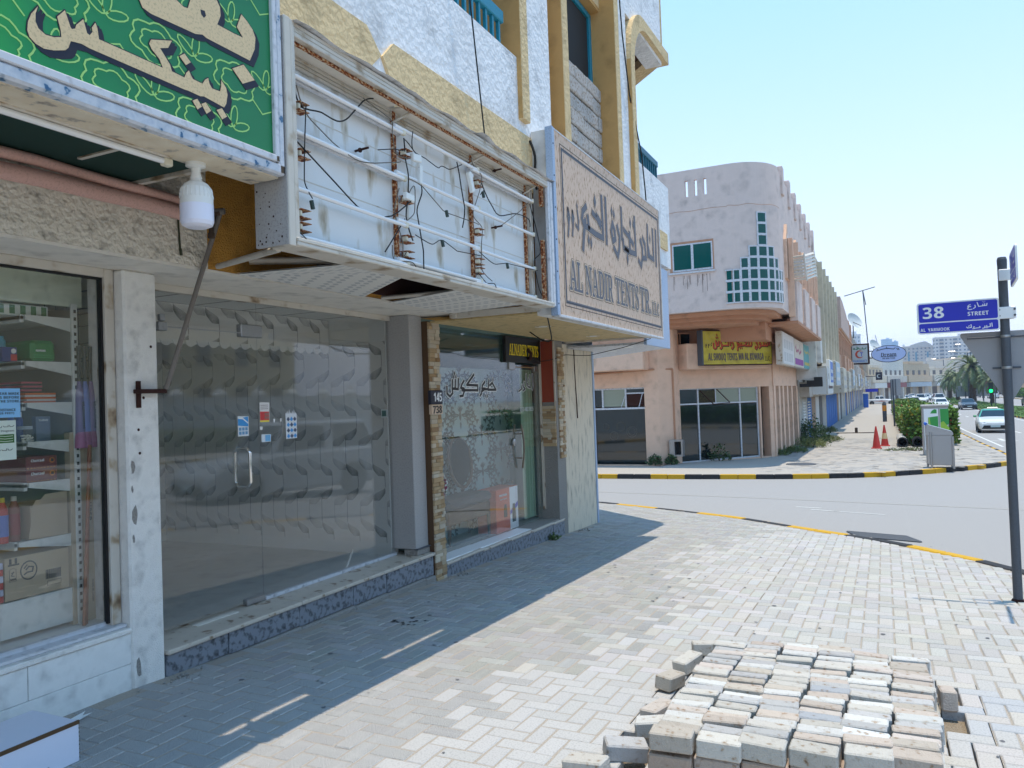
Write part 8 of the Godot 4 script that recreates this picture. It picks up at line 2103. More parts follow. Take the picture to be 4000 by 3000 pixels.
	for q in [Vector3(22.0, gy(-200), -200), Vector3(19.8, gy(-250), -250), Vector3(17.9, gy(-160), -160)]:
		var lp := thing("street_lamp", ["double armed street lamp rising out of the palms", "double armed street lamp beyond the palms", "plain lamp post on the median near the green traffic light"][k0], "street lamp", q)
		var hh: float = [12.0, 10.5, 9.0][k0]
		m = MB.new(); m.tube(PackedVector3Array([q, q + Vector3(0, hh, 0)]), 0.16, 0.09, 8); obj("mast", m, mats.steel_pole, lp)
		for sg in [-1.0, 1.0]:
			m = MB.new(); m.rod(q + Vector3(0, hh, 0), q + Vector3(sg * 2.0, hh + 0.3, 0), 0.07, 5); m.box(q + Vector3(sg * 2.4, hh + 0.28, 0), Vector3(1.1, 0.2, 0.4), Basis.IDENTITY, 0.06); obj("lamp_arm", m, mats.steel, lp)
		k0 += 1
	var tl := thing("traffic_light", "traffic light showing green on the median", "traffic light", Vector3(17.9, gy(-129), -129))
	m = MB.new(); m.rod(Vector3(17.9, gy(-129), -129), Vector3(17.9, 1.6, -129), 0.09, 8); obj("post", m, mats.black, tl)
	m = MB.new(); m.bb(17.6, 18.2, 0.1, 1.7, -129.2, -128.8, 0.03); obj("housing", m, mats.black, tl)
	m = MB.new(); m.lathe(V2([0.0, 0.02, 0.24, 0.0]), Transform3D(Basis(Vector3.RIGHT, PI / 2), Vector3(17.9, 0.45, -128.78)), 14); obj("green_light", m, mats.green_glow, tl)
	var ol := OmniLight3D.new(); ol.name = "signal_light"; ol.light_color = Color(0.1, 1.0, 0.5); ol.light_energy = 0.3; ol.omni_range = 400; ol.omni_attenuation = 2.0; ol.light_size = 0.1; ol.shadow_enabled = true; ol.position = Vector3(17.9, 0.45, -128.6); add_child(ol)
	for q in [[Vector3(18.2, 0, -127), 3.2, "tall grey post beside the green traffic light"], [Vector3(4.7, 0, -66), 2.6, "dark post standing in the hedge"], [Vector3(4.9, 0, -105), 3.0, "dark pole left of the board behind the hedge"]]:
		var pt: Vector3 = q[0]; pt.y = gy(pt.z)
		m = MB.new(); m.tube(PackedVector3Array([pt, pt + Vector3(0, q[1] + 1.0, 0)]), 0.065, 0.06, 7); tag(obj("post", m, mats.steel_pole), q[2], "post")
	var bd := thing("road_sign_board", "grey back of a square road sign board on a post behind the hedge", "road sign", Vector3(5.2, gy(-112), -112))
	obj("board", bx(4.95, 6.1, 0.4, 2.55, -112.1, -112.0), mats.sign_back, bd)
	m = MB.new(); m.rod(Vector3(5.5, gy(-112), -111.9), Vector3(5.5, 2.55, -111.9), 0.06, 6); obj("post", m, mats.steel_pole, bd)
	bd = thing("road_sign_board", "pale back of a wide sign board among the palm trunks", "road sign", Vector3(19.7, gy(-174), -174))
	obj("board", bx(17.0, 22.5, -0.9, 1.2, -174.1, -174.0), mats.sign_back, bd)
	m = MB.new(); m.rod(Vector3(18.5, -2, -173.9), Vector3(18.5, 1.0, -173.9), 0.1, 6); m.rod(Vector3(21.5, -2, -173.9), Vector3(21.5, 1.0, -173.9), 0.1, 6); obj("posts", m, mats.steel_pole, bd)
	var kb := thing("phone_kiosk", "bright blue kiosk at the foot of the distant shop row", "kiosk", Vector3(1.9, gy(-140), -140))
	m = MB.new(); m.bb(1.0, 1.75, gy(-140), 0.5, -141, -140, 0.05); obj("booth", m, mats.blue_plastic, kb)
	m = MB.new(); m.bb(0.9, 1.85, 0.5, 0.7, -141.1, -139.9, 0.05); obj("roof", m, mats.pale_face, kb)

func car(called: String, label: String, kind: String, col: Color, group := "") -> Node3D:
	# front towards +z, on its wheels at y = 0
	var t := thing(called, label, {"suv": "car", "sedan": "car", "taxi": "taxi", "pickup": "pickup truck"}[kind], Vector3.ZERO, group)
	var L := 4.8; var wd := 0.92; var hood := 0.98; var belt := 1.02; var roof := 1.46; var g0 := 0.95; var g1 := 0.25; var g2 := -1.25; var g3 := -1.85
	if kind == "suv": L = 4.9; wd = 0.96; hood = 1.12; belt = 1.16; roof = 1.86; g0 = 0.85; g1 = 0.35; g2 = -2.15; g3 = -2.38
	if kind == "pickup": L = 5.2; wd = 0.92; hood = 1.10; belt = 1.14; roof = 1.76; g0 = 0.75; g1 = 0.35; g2 = -0.95; g3 = -1.15
	var h := L / 2
	var st := [[h, 0.80, 0.32, 0.62, 0.62], [h - 0.08, 0.93, 0.24, 0.74, 0.70], [h - 0.45, 1.0, 0.22, hood - 0.12, 0.78], [g0 + 0.1, 1.0, 0.22, hood, 0.82], [g0 - 0.15, 1.0, 0.22, belt, 0.80], [0.0, 1.0, 0.22, belt, 0.80], [g3 + 0.2, 1.0, 0.22, belt + 0.02, 0.80], [-h + 0.35, 0.98, 0.24, belt, 0.78], [-h + 0.08, 0.94, 0.28, belt - 0.06, 0.7], [-h, 0.86, 0.36, 0.75, 0.6]]
	var m := MB.new(); m.col = col
	var prev := []
	for s in st:
		var w: float = s[1] * wd
		var yb: float = s[2]; var yt: float = s[3]; var ym := lerpf(yb, yt, 0.62)
		var half := [Vector2(w * 0.86, yb), Vector2(w * 0.97, yb + 0.1), Vector2(w, ym), Vector2(w * 0.975, yt - 0.10), Vector2(w * 0.90, yt - 0.02), Vector2(w * 0.6, yt + 0.012), Vector2(0, yt + 0.02)]
		var ring := []
		for q in half: ring.append(Vector3(q.x, q.y, s[0]))
		for i in range(half.size() - 2, -1, -1): ring.append(Vector3(-half[i].x, half[i].y, s[0]))
		if prev:
			for i in ring.size() - 1: m.quad(prev[i], prev[i + 1], ring[i + 1], ring[i])
			m.quad(prev[ring.size() - 1], prev[0], ring[0], ring[ring.size() - 1])
		else:
			for i in range(1, ring.size() - 1): m.tri(ring[0], ring[i], ring[i + 1])
		prev = ring
	for i in range(1, prev.size() - 1): m.tri(prev[0], prev[i + 1], prev[i])
	var body := obj("body", m, mats.car_paint, t)
	# greenhouse
	var wb := wd * 0.90; var wr := wd * 0.70
	var base := [Vector3(wb, belt - 0.03, g0), Vector3(wb, belt - 0.02, g3), Vector3(-wb, belt - 0.02, g3), Vector3(-wb, belt - 0.03, g0)]
	var top := [Vector3(wr, roof - 0.05, g1), Vector3(wr, roof - 0.06, g2), Vector3(-wr, roof - 0.06, g2), Vector3(-wr, roof - 0.05, g1)]
	m = MB.new(); m.col = col if kind != "taxi" else Color(0.02, 0.30, 0.22)
	for i in 4:
		var j := (i + 1) % 4
		m.quad(base[i], base[j], top[j], top[i])
	var r0 := [Vector3(wr * 0.8, roof, g1 - 0.12), Vector3(wr * 0.8, roof - 0.01, g2 + 0.15), Vector3(-wr * 0.8, roof - 0.01, g2 + 0.15), Vector3(-wr * 0.8, roof, g1 - 0.12)]
	for i in 4: m.quad(top[i], top[(i + 1) % 4], r0[(i + 1) % 4], r0[i])
	m.quad(r0[3], r0[0], r0[1], r0[2])
	obj("roof", m, mats.car_paint, t)
	if kind == "taxi":
		m = MB.new(); m.col = Color(0.75, 0.76, 0.76); m.bb(-0.45, 0.45, roof - 0.01, roof + 0.012, g2 + 0.1, g1 - 0.15); obj("roof_panel", m, mats.car_paint, t)
		m = MB.new(); m.col = Color(0.72, 0.7, 0.55); m.bb(-0.3, 0.3, roof + 0.012, roof + 0.12, -0.35, -0.15, 0.03); obj("taxi_light", m, mats.car_paint, t)
	var pane := func(called2: String, q: Array, inset: float) -> void:
		var c: Vector3 = (q[0] + q[1] + q[2] + q[3]) / 4.0
		var n: Vector3 = (q[1] - q[0]).cross(q[2] - q[0]).normalized()
		var p := []
		for e in q: p.append(c + (e - c) * inset + n * 0.012)
		var w2 := MB.new(); w2.quad(p[0], p[1], p[2], p[3]); obj(called2, w2, mats.car_glass, t)
	pane.call("windscreen", [base[3], base[0], top[0], top[3]], 0.9)
	pane.call("rear_window", [base[1], base[2], top[2], top[1]], 0.86)
	for sd in 2:
		var A: Vector3 = base[0] if sd == 0 else base[2]; var B: Vector3 = base[1] if sd == 0 else base[3]; var C: Vector3 = top[1] if sd == 0 else top[3]; var D: Vector3 = top[0] if sd == 0 else top[2]
		var M1 := A.lerp(B, 0.48); var M2 := D.lerp(C, 0.48)
		pane.call("side_window", [A, M1, M2, D], 0.84); pane.call("side_window", [M1, B, C, M2], 0.82)
	for sg in [-1.0, 1.0]:
		m = MB.new(); m.col = Color(0.7, 0.72, 0.75) if col.r > 0.3 or kind == "taxi" else Color(0.4, 0.42, 0.45)
		m.quad(Vector3(sg * wd * 0.52, 0.60, h - 0.04), Vector3(sg * wd * 0.93, 0.66, h - 0.22), Vector3(sg * wd * 0.93, 0.78, h - 0.30), Vector3(sg * wd * 0.50, 0.70, h - 0.08))
		m.quad(Vector3(sg * wd * 0.50, 0.70, h - 0.08), Vector3(sg * wd * 0.93, 0.78, h - 0.30), Vector3(sg * wd * 0.93, 0.66, h - 0.22), Vector3(sg * wd * 0.52, 0.60, h - 0.04))
		m.box(Vector3(sg * wd * 0.74, 0.70, h - 0.14), Vector3(wd * 0.40, 0.085, 0.12), Basis(Vector3.UP, sg * 0.35), 0.02)
		obj("headlight", m, mats.paint, t)
		m = MB.new(); m.col = Color(0.35, 0.02, 0.02); m.box(Vector3(sg * wd * 0.78, belt - 0.2, -h + 0.06), Vector3(wd * 0.3, 0.14, 0.1), Basis.IDENTITY, 0.02); obj("tail_light", m, mats.paint, t)
		m = MB.new(); m.col = col if kind != "taxi" else Color(0.02, 0.30, 0.12); m.box(Vector3(sg * (wd + 0.10), belt + 0.03, g0 - 0.35), Vector3(0.2, 0.13, 0.1), Basis(Vector3.UP, -sg * 0.2), 0.04); obj("mirror", m, mats.car_paint, t)
	m = MB.new(); m.poly(V2([-wd * 0.55, 0.62, -wd * 0.2, 0.58, wd * 0.2, 0.58, wd * 0.55, 0.62, wd * 0.5, 0.66, -wd * 0.5, 0.66]), Transform3D(Basis.IDENTITY, Vector3(0, 0, h - 0.06)), 0.05)
	m.poly(V2([-wd * 0.80, 0.30, wd * 0.80, 0.30, wd * 0.66, 0.52, -wd * 0.66, 0.52]), Transform3D(Basis.IDENTITY, Vector3(0, 0, h - 0.05)), 0.06)
	obj("grille", m, mats.black, t)
	m = MB.new(); m.bb(-0.26, 0.26, 0.40, 0.52, h + 0.01, h + 0.03); obj("number_plate", m, mats.plate_face, t)
	for z in [h - 0.95, -h + 0.95]:
		for sg in [-1.0, 1.0]:
			var wr2 := 0.36 if kind != "sedan" and kind != "taxi" else 0.33
			var B2 := Basis(Vector3.BACK, -PI / 2 * sg)
			m = MB.new(); m.lathe(V2([0.0, -0.21, wr2 * 0.8, -0.21, wr2, -0.17, wr2, -0.02, wr2 * 0.93, 0.01, wr2 * 0.66, 0.015]), Transform3D(B2, Vector3(sg * (wd - 0.0), wr2, z)), 18)
			var wh := obj("wheel", m, mats.tyre, t)
			m = MB.new(); m.lathe(V2([wr2 * 0.66, 0.014, wr2 * 0.60, -0.02, 0.07, 0.0, 0.0, 0.01]), Transform3D(B2, Vector3(sg * (wd - 0.0), wr2, z)), 10); obj("rim", m, mats.steel, wh)
			m = MB.new(); m.lathe(V2([0.0, 0.006, wr2 * 1.16, 0.004]), Transform3D(B2, Vector3(sg * (wd - 0.006), wr2 + 0.02, z)), 18); obj("wheel_arch", m, mats.black, t)
	if kind == "pickup":
		m = MB.new(); m.bb(-wd * 0.82, wd * 0.82, belt - 0.02, belt + 0.05, -h + 0.1, g3 - 0.1); obj("load_bed", m, mats.black, t)
		for sg in [-1.0, 1.0]:
			m = MB.new(); m.col = Color(0.40, 0.06, 0.03); m.poly(V2([-1.6, 0.72, 0.2, 0.62, 1.4, 0.72, 0.3, 0.78, 0.2, 0.86, -0.4, 0.78]), Transform3D(Basis(Vector3(0, 0, -sg), Vector3.UP, Vector3(sg, 0, 0)), Vector3(sg * (wd + 0.002), 0, 0)), 0.004); obj("flame_stripe", m, mats.paint, t)
	return t

func traffic() -> void:
	mat("car_paint", W(1), 0.28, {"vc": true}); mats.car_paint.clearcoat_enabled = true; mats.car_paint.clearcoat = 0.6; mats.car_paint.clearcoat_roughness = 0.06
	mat("car_glass", Color(0.06, 0.09, 0.12), 0.05, {"spec": 0.9}); mat("plate_face", Color(0.70, 0.76, 0.76), 0.5)
	var place := func(c: Node3D, x: float, z: float, turn: float) -> void:
		c.position = Vector3(x, gy(z) - 0.13, z); c.rotation.y = turn
	var white := Color(0.72, 0.73, 0.73)
	place.call(car("taxi", "white and green taxi saloon coming towards the crossing", "taxi", white), 10.35, -58.5, -0.06)
	place.call(car("dark_car", "dark grey saloon car in the lane beside the median", "sedan", Color(0.03, 0.04, 0.055)), 14.0, -118.0, 0.02)
	var grp := "cars coming down the avenue"
	var w0 := car("white_car", "white saloon car just behind the green advert cabinet", "sedan", white, grp)
	place.call(w0, 11.4, -126.0, 0.02)
	var sv := car("white_suv", "white off road car behind the white saloon in the middle lane", "suv", Color(0.62, 0.64, 0.66), grp)
	place.call(sv, 13.6, -168.0, 0.06)
	place.call(car("parked_car", "white car with a blue windscreen showing over the hedge", "sedan", white), 7.0, -84.0, 0.0)
	var names := ["white car first in the jam beyond the hedge", "white car second in the jam, behind the first", "white car half hidden by the hedge end", "white car leading the outer lane of the jam", "white car second in the outer lane of the jam", "white car third in the outer lane of the jam", "white car fourth in the outer lane of the jam", "white car where the outer lane starts to bend", "white car on the bend before the palms", "last white car to be made out on the bend", "white car far back in the inner lane, third last", "white car far back in the inner lane, second last", "white car far back in the inner lane, last", "white car parked below the grey sign board", "white car parked one behind the sign board", "white car parked two behind the sign board", "white car parked three behind the sign board", "white car alone far up the avenue"]
	var pos := [[7.8, -122.0], [8.5, -157.0], [7.0, -145.0], [10.6, -172.0], [11.6, -186.0], [13.4, -212.0], [16.0, -245.0], [19.8, -292.0], [22.6, -328.0], [25.4, -362.0], [15.9, -272.0], [18.6, -314.0], [21.6, -350.0], [9.1, -194.0], [10.6, -224.0], [12.6, -258.0], [14.8, -294.0], [19.0, -262.0]]
	var dk := car("silver_car", "silver car in the jam beyond the hedge", "sedan", Color(0.38, 0.39, 0.41), grp)
	place.call(dk, 12.6, -198.0, 0.1)
	for i in pos.size():
		var c := copy(w0 if i % 3 else sv, Vector3(pos[i][0], gy(pos[i][1]) - 0.13, pos[i][1]), 0.03 + maxf(0.0, (-pos[i][1] - 180.0) * 0.0012), names[i])
	for e in [[24.5, -340.0, "silver car far off on the bend"], [14.6, -232.0, "silver car second in the outer lane jam"], [17.6, -268.0, "silver car beside the far palms"]]: copy(dk, Vector3(e[0], gy(e[1]) - 0.13, e[1]), 0.2, e[2])
	place.call(car("dark_suv", "dark off road car on the far carriageway beyond the median", "suv", Color(0.03, 0.03, 0.035)), 23.0, -131.0, PI)
	copy(sv, Vector3(26.5, gy(-205) - 0.13, -205), PI, "white off road car going away on the far carriageway"); copy(w0, Vector3(25.0, gy(-225) - 0.13, -225), PI, "white saloon going away on the far carriageway")
	place.call(car("pickup", "white pickup with a dark flame stripe parked across the far pavement", "pickup", white), 3.6, -168.0, PI / 2)
	place.call(car("grey_suv", "silver off road car passing the crossing, seen reflected in the shop glass", "suv", Color(0.50, 0.52, 0.54)), 9.0, -14.8, 0.25)
	var rd := thing("motorbike", "rider on a motorbike going away on the far carriageway", "motorbike", Vector3(22.7, -1.95, -186))
	var m := MB.new(); m.lathe(V2([0.0, 0.0, 0.3, 0.02, 0.3, 0.1, 0.0, 0.12]), Transform3D(Basis(Vector3.BACK, PI / 2), Vector3(22.75, -1.6, -185.4)), 12); m.lathe(V2([0.0, 0.0, 0.3, 0.02, 0.3, 0.1, 0.0, 0.12]), Transform3D(Basis(Vector3.BACK, PI / 2), Vector3(22.75, -1.6, -186.7)), 12); m.bb(22.5, 22.9, -1.5, -1.1, -186.7, -185.4, 0.1); m.bb(22.45, 22.95, -1.0, -0.5, -185.3, -184.8, 0.05)
	obj("bike", m, mats.black, rd)
	var body := MB.new(); body.col = Color(0.3, 0.06, 0.05)
	body.tube(PackedVector3Array([Vector3(22.7, -1.1, -186.0), Vector3(22.7, -0.75, -186.0), Vector3(22.7, -0.45, -186.1)]), 0.2, 0.16, 8); body.lathe(V2([0.0, -0.14, 0.13, -0.05, 0.13, 0.06, 0.0, 0.15]), Transform3D(Basis.IDENTITY, Vector3(22.7, -0.17, -186.15)), 10); body.tube(PackedVector3Array([Vector3(22.9, -0.55, -186.1), Vector3(23.0, -0.85, -186.4), Vector3(22.9, -0.9, -186.7)]), 0.06, 0.05, 6); body.tube(PackedVector3Array([Vector3(22.5, -0.55, -186.1), Vector3(22.4, -0.85, -186.4), Vector3(22.5, -0.9, -186.7)]), 0.06, 0.05, 6)
	tag(obj("person", body, mats.matt), "person in a red top and helmet riding the motorbike", "person")

func leaf_mm(parent: Node, called: String, pts: Array, ms: Mesh) -> void:
	var mm := MultiMesh.new()
	mm.transform_format = MultiMesh.TRANSFORM_3D; mm.use_colors = true; mm.mesh = ms; mm.instance_count = pts.size()
	for i in pts.size():
		mm.set_instance_transform(i, pts[i][0]); mm.set_instance_color(i, pts[i][1])
	var mi := MultiMeshInstance3D.new()
	mi.multimesh = mm; mi.name = called; mi.material_override = mats.leaf
	parent.add_child(mi, true); mi.position = -origin(parent); mi.set_meta("kind", "stuff")

func leaf_mesh(w: float, l: float) -> Mesh:
	var m := MB.new()
	var P := [Vector3(0, 0, 0), Vector3(w, l * 0.45, 0.02), Vector3(0, l, 0), Vector3(-w, l * 0.45, 0.02)]
	m.tri(P[0], P[1], P[2]); m.tri(P[0], P[2], P[3])
	return m.mesh()

func rnd_basis() -> Basis:
	return Basis.from_euler(Vector3(rng.randf_range(-1.3, 1.3), rng.randf() * TAU, rng.randf_range(-1.3, 1.3)))

func bush(called: String, label: String, cat: String, c: Vector3, size: Vector3, n: int, col: Color, lw: float, ll: float) -> void:
	var t := thing(called, label, cat, c)
	var pts := []
	for i in n:
		var d := Vector3(rng.randfn(), absf(rng.randfn()) * 0.9, rng.randfn()).normalized()
		var p := c + d * size * (0.55 + 0.45 * sqrt(rng.randf())) * (0.8 + 0.25 * sin(d.x * 7.0 + c.x) * cos(d.z * 6.0))
		pts.append([Transform3D(rnd_basis().scaled(Vector3.ONE * rng.randf_range(0.6, 1.3)), p), col * rng.randf_range(0.5, 1.5)])
	leaf_mm(t, "leaves", pts, leaf_mesh(lw, ll))
	for k in 4:
		var m := MB.new(); m.tube(PackedVector3Array([c, c + Vector3(rng.randf_range(-0.4, 0.4) * size.x, size.y * 0.6, rng.randf_range(-0.4, 0.4) * size.z)]), 0.015, 0.006, 5); obj("stem", m, mats.bark, t)

func palm(proto: Node3D, label: String, at: Vector3, k: float, turn: float) -> Node3D:
	if proto:
		var c := copy(proto, at, turn, label); c.scale = Vector3.ONE * k
		return c
	var t := thing("palm_tree", label, "palm tree", Vector3.ZERO, "palms along the median")
	var m := MB.new()
	var pr := PackedVector3Array()
	for i in 9: pr.append(Vector3(0.04 * sin(i), i * 0.45, 0.03 * cos(i * 1.3)))
	m.tube(pr, 0.33, 0.24, 9)
	for i in 60:
		var a := i * 2.4; var y := 0.1 + i * 0.058
		m.box(Vector3(cos(a), 0, sin(a)) * (0.30 - y * 0.02) + Vector3(0, y, 0), Vector3(0.12, 0.13, 0.10), Basis(Vector3.UP, -a) * Basis(Vector3.BACK, -0.5))
	obj("trunk", m, mats.bark, t)
	m = MB.new()
	for i in 26:
		var a := i * 2.399
		m.rod(Vector3(0, 3.5, 0), Vector3(cos(a) * 0.42, 3.75 + 0.3 * (i % 3), sin(a) * 0.42), 0.05, 4)
	obj("boots", m, mats.bark, t)
	for i in 44:
		var a := i * 2.39996
		var lift := 1.25 - 1.75 * (i / 44.0)   # upper fronds stand, lower ones hang
		var L := 3.1 + 0.5 * sin(i * 1.7)
		var f := MB.new()
		var spine := PackedVector3Array()
		var p := Vector3(0, 3.8, 0)
		var ang := lift
		for s in 9:
			spine.append(p)
			p += Vector3(cos(a) * cos(ang), sin(ang), sin(a) * cos(ang)) * L / 8.0
			ang -= 0.17 + 0.02 * s
		f.col = Color(0.11, 0.13, 0.05)
		f.tube(spine, 0.028, 0.006, 4)
		for s in range(3, 40):
			var u := s / 40.0
			var q0 := spine[int(u * 8)].lerp(spine[mini(int(u * 8) + 1, 8)], fposmod(u * 8, 1.0))
			var d := (spine[mini(int(u * 8) + 1, 8)] - spine[int(u * 8)]).normalized()
			var side := d.cross(Vector3.UP).normalized()
			var ll := 0.55 * sin(PI * (0.12 + 0.8 * u))
			for sg in [-1.0, 1.0]:
				f.col = Color(0.13, 0.165, 0.062) * (0.7 + 0.6 * fposmod(sin(i * 12.9 + s * 4.1) * 43.7, 1.0))
				var tip: Vector3 = q0 + (side * sg * 0.8 + d * 0.75 + Vector3(0, 0.12 - 0.25 * rng.randf(), 0)).normalized() * ll
				var wv := d * 0.05
				f.tri(q0 - wv, q0 + wv, tip)
		obj("frond", f, mats.leaf, t)
	t.position = at; t.scale = Vector3.ONE * k; t.rotation.y = turn
	return t

func greenery() -> void:
	# clipped hedge along the far pavement
	var hg := thing("hedge", "long clipped green hedge between the far pavement and the avenue", "hedge", Vector3(5.6, gy(-44), -44))
	var pts := []
	for i in 15000:
		var s := pow(rng.randf(), 1.6)
		var z := lerpf(-40.8, -98.0, s)
		var x := rng.randf_range(5.0, 7.0); var y := rng.randf_range(0.05, 1.62)
		var face := rng.randi() % 4
		var wob := 0.10 * sin(z * 1.7) + 0.07 * sin(z * 4.3 + y * 3.0)
		if face == 0: y = 1.62 + wob + rng.randf_range(-0.12, 0.06)
		elif face == 1: x = 5.0 + wob + rng.randf_range(-0.08, 0.1)
		elif face == 2: x = 7.0 + wob * 0.5
		elif rng.randf() < 0.35: z = -40.8 + rng.randf_range(-0.25, 0.12) + 0.08 * sin(x * 5.0)
		var col := Color(0.12, 0.22, 0.03) * rng.randf_range(0.45, 1.4)
		if rng.randf() < 0.08: col = Color(0.32, 0.26, 0.03)
		if rng.randf() < 0.02: col = Color(0.34, 0.07, 0.03)
		pts.append([Transform3D(rnd_basis().scaled(Vector3.ONE * rng.randf_range(0.7, 1.5)), Vector3(x, gy(z) + y, z)), col])
	leaf_mm(hg, "leaves", pts, leaf_mesh(0.055, 0.15))
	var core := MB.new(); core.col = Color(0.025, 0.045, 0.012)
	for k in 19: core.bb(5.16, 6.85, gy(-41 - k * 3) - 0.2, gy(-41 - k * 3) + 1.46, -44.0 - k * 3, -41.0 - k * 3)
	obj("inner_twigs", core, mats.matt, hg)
	# second hedges on the far side, palms, weeds by the walls
	for e in [["hedge", "low green hedge beyond the far carriageway", 30.5, 33.0, -70.0, -210.0, 1.8], ["hedge", "tall green hedge across the avenue, opposite the shops", 34.2, 35.5, 26.0, -40.0, 1.3]]:
		var h2 := thing(e[0], e[1], "hedge", Vector3(e[2], gy(e[4]), e[4]))
		pts = []
		for i in 5000:
			var z := lerpf(e[4], e[5], rng.randf()); var y := rng.randf_range(0.1, e[6])
			var x: float = e[2] if rng.randf() < 0.5 else rng.randf_range(e[2], e[3])
			if x != e[2]: y = e[6]
			pts.append([Transform3D(rnd_basis().scaled(Vector3.ONE * rng.randf_range(1.2, 2.4)), Vector3(x + 0.1 * sin(z * 3.0), gy(z) + y, z)), Color(0.10, 0.20, 0.03) * rng.randf_range(0.5, 1.3)])
		leaf_mm(h2, "leaves", pts, leaf_mesh(0.08, 0.2))
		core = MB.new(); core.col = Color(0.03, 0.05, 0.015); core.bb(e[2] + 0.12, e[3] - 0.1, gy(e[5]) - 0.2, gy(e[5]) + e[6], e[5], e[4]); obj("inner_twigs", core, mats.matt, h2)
	var p0 := palm(null, "date palm with the trunk clear of leaves, nearest the green traffic light", Vector3(20.3, gy(-150), -150), 1.0, 0.3)
	palm(p0, "tall date palm standing above the others on the median", Vector3(18.3, gy(-158), -158), 1.65, 1.2)
	palm(p0, "date palm leaning its crown over the cars, left of the tall one", Vector3(18.4, gy(-190), -190), 1.22, 2.2)
	palm(p0, "date palm at the left edge of the palm group", Vector3(18.2, gy(-208), -208), 1.15, 4.0)
	palm(p0, "date palm behind the sign board in the palm group", Vector3(19.6, gy(-172), -172), 1.1, 5.0)
	palm(p0, "far date palm small between the two left ones", Vector3(20.0, gy(-232), -232), 1.1, 3.1)
	palm(p0, "date palm half hidden behind the sign pole", Vector3(20.2, gy(-98), -98), 1.0, 0.9)
	palm(p0, "palm on the near median, seen reflected in the empty shop glass", Vector3(17.0, gy(-9), -9), 1.3, 1.9)
	palm(p0, "palm across the avenue by the white wall, seen in the shop glass", Vector3(32.0, gy(-12), -12), 1.5, 2.7)
	bush("oleander_bush", "dark green bush against the white shop house past the pink corner building", "bush", Vector3(0.5, gy(-43.5), -43.6), Vector3(1.0, 1.5, 1.3), 1500, Color(0.04, 0.09, 0.025), 0.035, 0.14)
	var k := 0
	for e in [[0.55, -41.5, 0.9, 0.5, 0.9, "dry yellow green weeds in front of the dark bush"], [0.9, -39.6, 0.7, 0.35, 0.8, "pale weeds beside the last glass door of the pink building"], [0.45, -35.6, 0.6, 0.25, 0.7, "green weeds at the foot of the middle glass door"], [-0.1, -33.4, 0.7, 0.22, 0.5, "low weeds at the near corner of the pink building"], [1.3, -45.4, 0.7, 0.3, 0.7, "thin weeds past the dark bush"], [0.6, -58.0, 0.5, 0.4, 0.6, "weeds by the cream house shutters"]]:
		bush("weeds", e[5], "weeds", Vector3(e[0], gy(e[1]), e[1]), Vector3(e[2], e[3], e[4]), 420, Color(0.20, 0.22, 0.07) if k in [0, 1, 4] else Color(0.09, 0.14, 0.04), 0.012, 0.2)
		k += 1
	for e in [[-3.55, -27.45, 0.35, 0.45, "small leafy weed beside the pink pier, left of two"], [-3.05, -27.9, 0.28, 0.4, "small leafy weed below the meter box"], [-1.75, -30.0, 0.55, 0.75, "young leafy plant growing before the yellow sign shop window"]]:
		bush("weed_plant", e[4], "weeds", Vector3(e[0], gy(e[1]), e[1]), Vector3(e[2], e[3], 0.25), 170, Color(0.06, 0.11, 0.035), 0.035, 0.12)
	bush("weed_strip", "flat strip of weeds along the joint before the hedge", "weeds", Vector3(5.2, gy(-36.5), -36.5), Vector3(1.8, 0.12, 0.35), 420, Color(0.14, 0.17, 0.05), 0.012, 0.12)
	bush("weed_tuft", "little green tuft at the corner of the tent shop step", "weeds", Vector3(0.04, gy(-9.3), -9.3), Vector3(0.09, 0.07, 0.1), 60, Color(0.08, 0.14, 0.04), 0.006, 0.05)
	# what the shop glass mirrors: white wall with domed posts and a pale house across the avenue
	var wl := thing("garden_wall", "white garden wall with domed posts across the avenue, seen in the shop glass", "wall", Vector3(36.4, -0.3, -10))
	var m := MB.new(); m.bb(36.2, 36.5, -2.0, 2.3, -60.0, 30.0); m.bb(36.1, 36.6, 2.3, 2.45, -60.0, 30.0)
	obj("wall", m, mats.plaster_white_smooth, wl)
	for i in 24:
		m = MB.new(); var z := 26.0 - i * 3.6
		m.bb(36.0, 36.7, -2.0, 2.6, z - 0.35, z + 0.35); m.lathe(V2([0.55, 2.6, 0.5, 2.75, 0.25, 2.95, 0.08, 3.05, 0.1, 3.2, 0.0, 3.4]), Transform3D(Basis.IDENTITY, Vector3(36.35, 0, z)), 12)
		obj("post", m, mats.plaster_white_smooth, wl)
	for e in [[48.0, 12.0, "sandy villa behind the garden wall, opposite the grocery"], [50.0, -16.0, "pale villa behind the garden wall, opposite the tent shop"], [49.0, -44.0, "beige villa behind the far end of the garden wall"]]:
		var v := thing("villa", e[2], "house", Vector3(e[0], -0.5, e[1]))
		m = MB.new(); m.bb(e[0] - 5, e[0] + 8, -2, 8.5, e[1] - 11, e[1] + 11); m.bb(e[0] - 5.3, e[0] + 8, 8.5, 9.2, e[1] - 11.3, e[1] + 11.3); obj("wall", m, mats.plaster_tan, v)
		for i in 5:
			for j in 2: obj("window", bx(e[0] - 5.05, e[0] - 4.98, 1.6 + j * 3.6, 3.4 + j * 3.6, e[1] - 9.2 + i * 4, e[1] - 7.8 + i * 4), mats.glass_dark, v)

